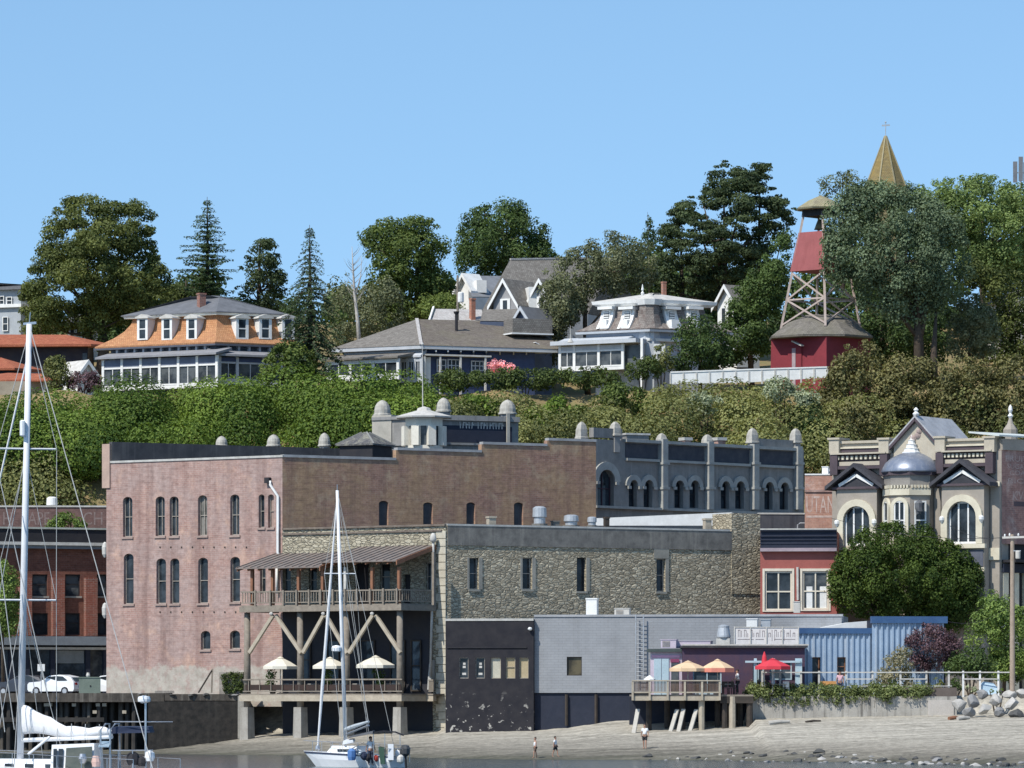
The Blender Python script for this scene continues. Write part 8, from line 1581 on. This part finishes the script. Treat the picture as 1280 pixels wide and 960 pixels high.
def mid_boat():
    Y = 292.0; bowp = W(391, HY, Y+2); bowp.z = 0; ang = R(-35); b = BOAT('sailboat', bowp, ang, 'smaller white sailboat anchored off the porch with furled headsail and green canvas', 'sailboat', 6.3, 2.3, .75); t = b.t; b.hull(); b.cabin(1.2, 3.7, .7, .7, 1.25)
    mt = W(421.5, 613, Y); mb_ = W(432, 922, Y); mb_.z = 1.3; lean = mt-mb_; AT = lambda y: mb_+lean*((W(0, y, Y).z-mb_.z)/lean.z)
    m = MB(); m.tube([mb_, mb_+lean*.5, mt], [.12, .115, .09], 10); m.build('mast', MASTM, t, smooth=True); m = MB(); m.tube([mt, mt+Vector((0, 0, .35))], .02, 4); m.build('masthead', STEEL, t)
    bow = W(397, 936, Y+1.5); m = MB(); m.tube([AT(617), AT(617)+(bow-AT(617))*.4, AT(617)+(bow-AT(617))*.75, bow], [.03, .085, .10, .05], 8); m.build('furled_headsail', SAILC, t)
    m = MB(); m.lathe(bow, [(.12, -.1), (.16, 0), (.12, .2)], 8); m.build('furling_drum', STEEL, t)
    axf = Vector((1, .2, 0)).normalized(); b.tube('spreader', [AT(717)-axf*.95, AT(717)+axf*.95], .04, MASTM)
    m = MB(); c = AT(815)+Vector((-.35, -.1, 0)); m.lathe(c, [(.08, 0), (.24, .06), (.25, .26), (.2, .36), (.04, .4)], 12, sx=1.2); m.build('radar_dome', HULL, t)
    for sg in (-1, 1): b.tube('shroud', [AT(622), AT(717)+axf*sg*.93, b.p(3.2, sg*1.25, .9)], .014, WIRE); b.tube('shroud', [AT(720), b.p(3.5, sg*1.25, .9)], .014, WIRE)
    b.tube('backstay', [mt, b.p(6.1, 0, .9)], .014, WIRE); b.tube('topping_lift', [AT(615), W(460, 902, Y)], .014, WIRE); b.tube('halyard', [AT(660), W(461, 905, Y-1)], .014, WIRE)
    g = AT(912); e = W(461, 902, Y-1.6); m = MB(); m.tube([g, g+(e-g)*.4, e], [.12, .14, .07], 8); m.build('furled_mainsail', mk('grey_sail_cover', (.46, .50, .53), (.36, .4, .43)), t); b.tube('boom', [g+Vector((0, 0, -.3)), e+Vector((0, 0, -.22))], .06, STEEL)
    D = lambda x, y, d=0: W(x, y, Y-2.2)+Vector((0, d, 0))
    m = MB(); m.hexa([D(434, 923, 0), D(466, 917, -.2), D(468, 916, 1.2), D(440, 922, 1.3), D(436, 921, .1), D(466, 914, -.1), D(468, 913, 1.1), D(442, 919, 1.2)]); m.build('sprayhood', mk('dark_grey_canvas', (.07, .075, .085), (.1, .105, .115)), t)
    m = MB(); rr = [[D(x, y, d) for d in (0, .8, 1.6)]+[D(x, y-1.6, d) for d in (1.6, .8, 0)] for x, y in ((464, 917), (478, 915), (494, 916), (504, 920))]; m.loft(rr); m.build('bimini', BLACKP, t)
    for x in (467, 481, 500): b.tube('bimini_frame', [D(x, 950, .1), D(x, 917, .1)], .022, STEEL)
    m = MB(); m.hexa([D(476, 955, -.1), D(481, 955, -.15), D(482, 955, .5), D(475, 955, .5), D(473, 934, -.1), D(480, 936, -.15), D(482, 935, .6), D(475, 933, .7)]); m.build('green_awning', GREENC, t)
    m = MB(); m.lathe(D(440, 944, -.4), [(.2, -.3), (.25, -.1), (.25, .25), (.1, .4)], 8); m.build('water_jug', mk('blue_plastic', (.10, .22, .48), (.08, .18, .4)), t)
    m = MB(); m.hexa([D(485, 950, -.3), D(492, 950, -.3), D(492, 950, .1), D(485, 950, .1), D(485, 930, -.3), D(492, 930, -.3), D(492, 930, .1), D(485, 930, .1)]); m.build('stern_locker', HULL, t)
    o = D(506.5, 938, .2); m = MB(); m.lathe(o, [(.12, -.35), (.28, -.2), (.3, .1), (.22, .28), (.05, .33)], 10, sx=1.0, sy=1.3); m.build('outboard', mk('dark_grey_plastic', (.05, .055, .06), (.08, .08, .085), rough=.4), t); b.tube('outboard_leg', [o+Vector((0, 0, -.3)), o+Vector((.05, 0, -1.1))], .08, BLACKP)
    r = random.Random(5)
    for nm, x, y, rr, mt2 in (('fender', 449, 941, .16, HULL), ('gear_bag', 455, 945, .22, NAVYC), ('gear_bag', 460, 947, .2, BLACKP), ('fuel_can', 470, 948, .17, mk('red_plastic', (.4, .05, .04))), ('gear_bag', 488, 947, .2, FRAME), ('life_ring', 497, 942, .2, HULL), ('cockpit_cushion', 501, 949, .24, OLDWHITE), ('winch', 446, 938, .12, STEEL)):
        MB().ell(D(x, y, r.uniform(-.5, .3)), rr, rr, rr*1.15, 8, 6, .12).build(nm, mt2, t)
    b.tube('boathook', [D(437, 937, -.3), D(455, 928, -.3)], .03, WOODGREY); b.tube('stern_rail', [D(484, 936, -.4), D(512, 936, .2), D(513, 936, 1.4)], .025, STEEL)
    for x in (488, 497, 506, 512): b.tube('stanchion', [D(x, 953, .2), D(x, 936, .2)], .02, STEEL)
    m = MB(); m.hexa([D(428, 931, 0), D(442, 928, -.1), D(444, 926, .5), D(432, 929, .6), D(429, 926, .0), D(441, 925, -.1), D(443, 923, .5), D(433, 924, .6)]); m.build('hatch', HULL, t)
    return D, Y
MBD, MBY = mid_boat()

# ================================================================ people
SKIN = mk('skin', (.42, .24, .17), (.36, .20, .14), grain=.05, rough=.6); HAIR = mk('dark_hair', (.03, .022, .018), (.05, .035, .028)); SHIRTW = mk('white_shirt', (.80, .80, .80), (.72, .72, .73), grain=.08); SHORTK = mk('black_shorts', (.03, .03, .035), (.05, .05, .055)); PINKS = mk('pink_top', (.70, .42, .46), (.6, .35, .4)); DENIM = mk('dark_denim', (.05, .06, .10), (.07, .08, .12)); BROWNS = mk('brown_trousers', (.17, .11, .085), (.13, .085, .065))
def skinned(name, verts, edges, radii, mat, parent, root=0, sub=2):
    loc = ROOT[parent.name]; me = bpy.data.meshes.new(name); me.from_pydata([Vector(v)-loc for v in verts], edges, []); o = bpy.data.objects.new(name, me); COL.objects.link(o)
    sk = o.modifiers.new('skin', 'SKIN'); sk.use_smooth_shade = True
    for i, v in enumerate(me.skin_vertices[0].data): v.radius = (radii[i], radii[i]) if not isinstance(radii[i], tuple) else radii[i]; v.use_root = (i == root)
    ss = o.modifiers.new('sub', 'SUBSURF'); ss.levels = sub; ss.render_levels = sub
    bpy.context.view_layer.update(); ev = bpy.data.meshes.new_from_object(o.evaluated_get(bpy.context.evaluated_depsgraph_get())); o.modifiers.clear(); o.data = ev; ev.name = name; ev.materials.clear(); ev.materials.append(mat); o.parent = parent; ROOT[o.name] = loc; return o
def person(c, H, face, label, shirt, low, hair=HAIR, stride=.12, arms=((.10, .05), (-.08, .05)), sit=False, long_=False, sleeve=True, group=None):
    """c feet point, face the heading angle; arms are (forward, out) offsets of the hands"""
    t = thing('person', c, label, 'person', group); m = Matrix.Rotation(face, 3, 'Z'); s = H/1.75; P = lambda x, y, z: c+m @ (Vector((x, y, z))*s)
    V = []; E = []; Rr = []
    def add(p, r, par=None):
        V.append(P(*p)); Rr.append(r*s); 
        if par is not None: E.append((par, len(V)-1))
        return len(V)-1
    pel = add((0, 0, .95), .135); bel = add((0, 0, 1.1), .125, pel); che = add((.01, 0, 1.3), .145, bel); nk = add((0, 0, 1.47), .06, che); hd0 = add((.01, 0, 1.56), .075, nk); hd = add((.02, 0, 1.66), .098, hd0); tp = add((.01, 0, 1.735), .06, hd); no = add((.115, 0, 1.63), .014, hd)
    for sg in (-1, 1):
        ea = add((0, sg*.095, 1.64), .018, hd)
        sh = add((0, sg*.17, 1.42), .062, che); f, o = arms[0 if sg > 0 else 1]; el = add((f*.25-.02, sg*(.215+o*.5), 1.15), .044, sh); wr = add((f, sg*(.22+o), .92+abs(f)*.35), .028, el); pa = add((f+.03, sg*(.22+o), .85+abs(f)*.4), .034, wr)
        for k in range(4): f1 = add((f+.055-.02*k+.01, sg*(.222+o), .80+abs(f)*.42-.004*abs(k-1)), .0095, pa); add((f+.06-.02*k, sg*(.212+o), .765+abs(f)*.44+.004*abs(k-1)), .0085, f1)
        th = add((f+.075, sg*(.205+o), .845+abs(f)*.4), .010, pa); add((f+.09, sg*(.2+o), .81+abs(f)*.42), .009, th)
        hp = add((0, sg*.085, .90), .10, pel); st = stride*sg
        kn = add((st*.7+.03, sg*.095, .50), .062, hp); an = add((st*1.1-.02, sg*.095, .09), .038, kn); add((st*1.1+.13, sg*.11, .035), .032, an)
    skinned('body', V, E, Rr, SKIN, t)
    def cloth(name, pts, mat):
        vs = []; es = []; rs = []
        for p, r, par in pts:
            vs.append(P(*p)); rs.append(r*s)
            if par is not None: es.append((par, len(vs)-1))
        skinned(name, vs, es, rs, mat, t)
    pts = [((0, 0, .98), .158, None), ((0, 0, 1.12), .148, 0), ((.01, 0, 1.30), .165, 1), ((0, 0, 1.43), .08, 2)]
    for sg in (-1, 1):
        f, o = arms[0 if sg > 0 else 1]; i = len(pts); pts.append(((0, sg*.175, 1.415), .08, 2))
        if sleeve: pts.append(((f*.17-.02, sg*(.205+o*.35), 1.23), .066, i))
    cloth('shirt', pts, shirt); pts = [((0, 0, .98), .15, None)]
    for sg in (-1, 1):
        i = len(pts); st = stride*sg; pts.append(((0, sg*.09, .88), .118, 0)); pts.append(((st*.6+.02, sg*.1, .56), .09, i))
        if long_: pts.append(((st*1.05, sg*.1, .12), .065, i+1))
    cloth('trousers' if long_ else 'shorts', pts, low)
    h = MB(); h.ell(P(-.015, 0, 1.69), .108*s, .105*s, .098*s, 10, 7); h.build('hair', hair, t, smooth=True)
    for sg in (-1, 1): h = MB(); h.ell(P(.108, sg*.036, 1.668), .012*s, .014*s, .010*s, 6, 4); h.build('eye', BLACKP, t)
    h = MB(); h.ell(P(.105, 0, 1.592), .012*s, .026*s, .008*s, 6, 4); h.build('mouth', mk('lips', (.35, .12, .10)), t); return t
def on_sand(px, py):
    lo, hi = 280, 360
    for _ in range(40):
        Y = (lo+hi)/2; p = W(px, py, Y)
        if p.z > ground_z(p.x, Y): lo = Y
        else: hi = Y
    p = W(px, py, (lo+hi)/2); p.z = ground_z(p.x, p.y)-.01; return p
c = on_sand(806, 936); person(c, 31*mpp(c.y), R(-100), 'adult in a white shirt and black shorts walking on the beach', SHIRTW, SHORTK, stride=.1)
c = on_sand(669, 947.5); person(c, 26*mpp(c.y), R(200), 'child in a white sleeveless top and brown shorts, leftmost on the beach', SHIRTW, BROWNS, stride=.16, sleeve=False)
c = on_sand(694, 946); person(c, 25.5*mpp(c.y), R(-20), 'child in a white shirt and black shorts beside the leftmost child', SHIRTW, SHORTK, stride=.2)
c = DECKP.pt(DECKP.u(923.5), 4.3, -2.2); person(c, 1.75, R(-170), 'person in a white shirt leaning over a terrace table', SHIRTW, SHORTK, long_=True, arms=((.35, .02), (.3, .02)), stride=.06)
c = W(1050, 866, 345.5); c.z = 4.28; person(c, 1.65, R(-90), 'person in a pink top standing at the terrace fence', PINKS, DENIM, long_=True, stride=.05)
c = MBD(463, 955, .4); c.z = .1; person(c, 1.7, R(-60), 'person with a dark cap and white shirt in the cockpit of the sailboat', SHIRTW, DENIM, long_=True, stride=.04)
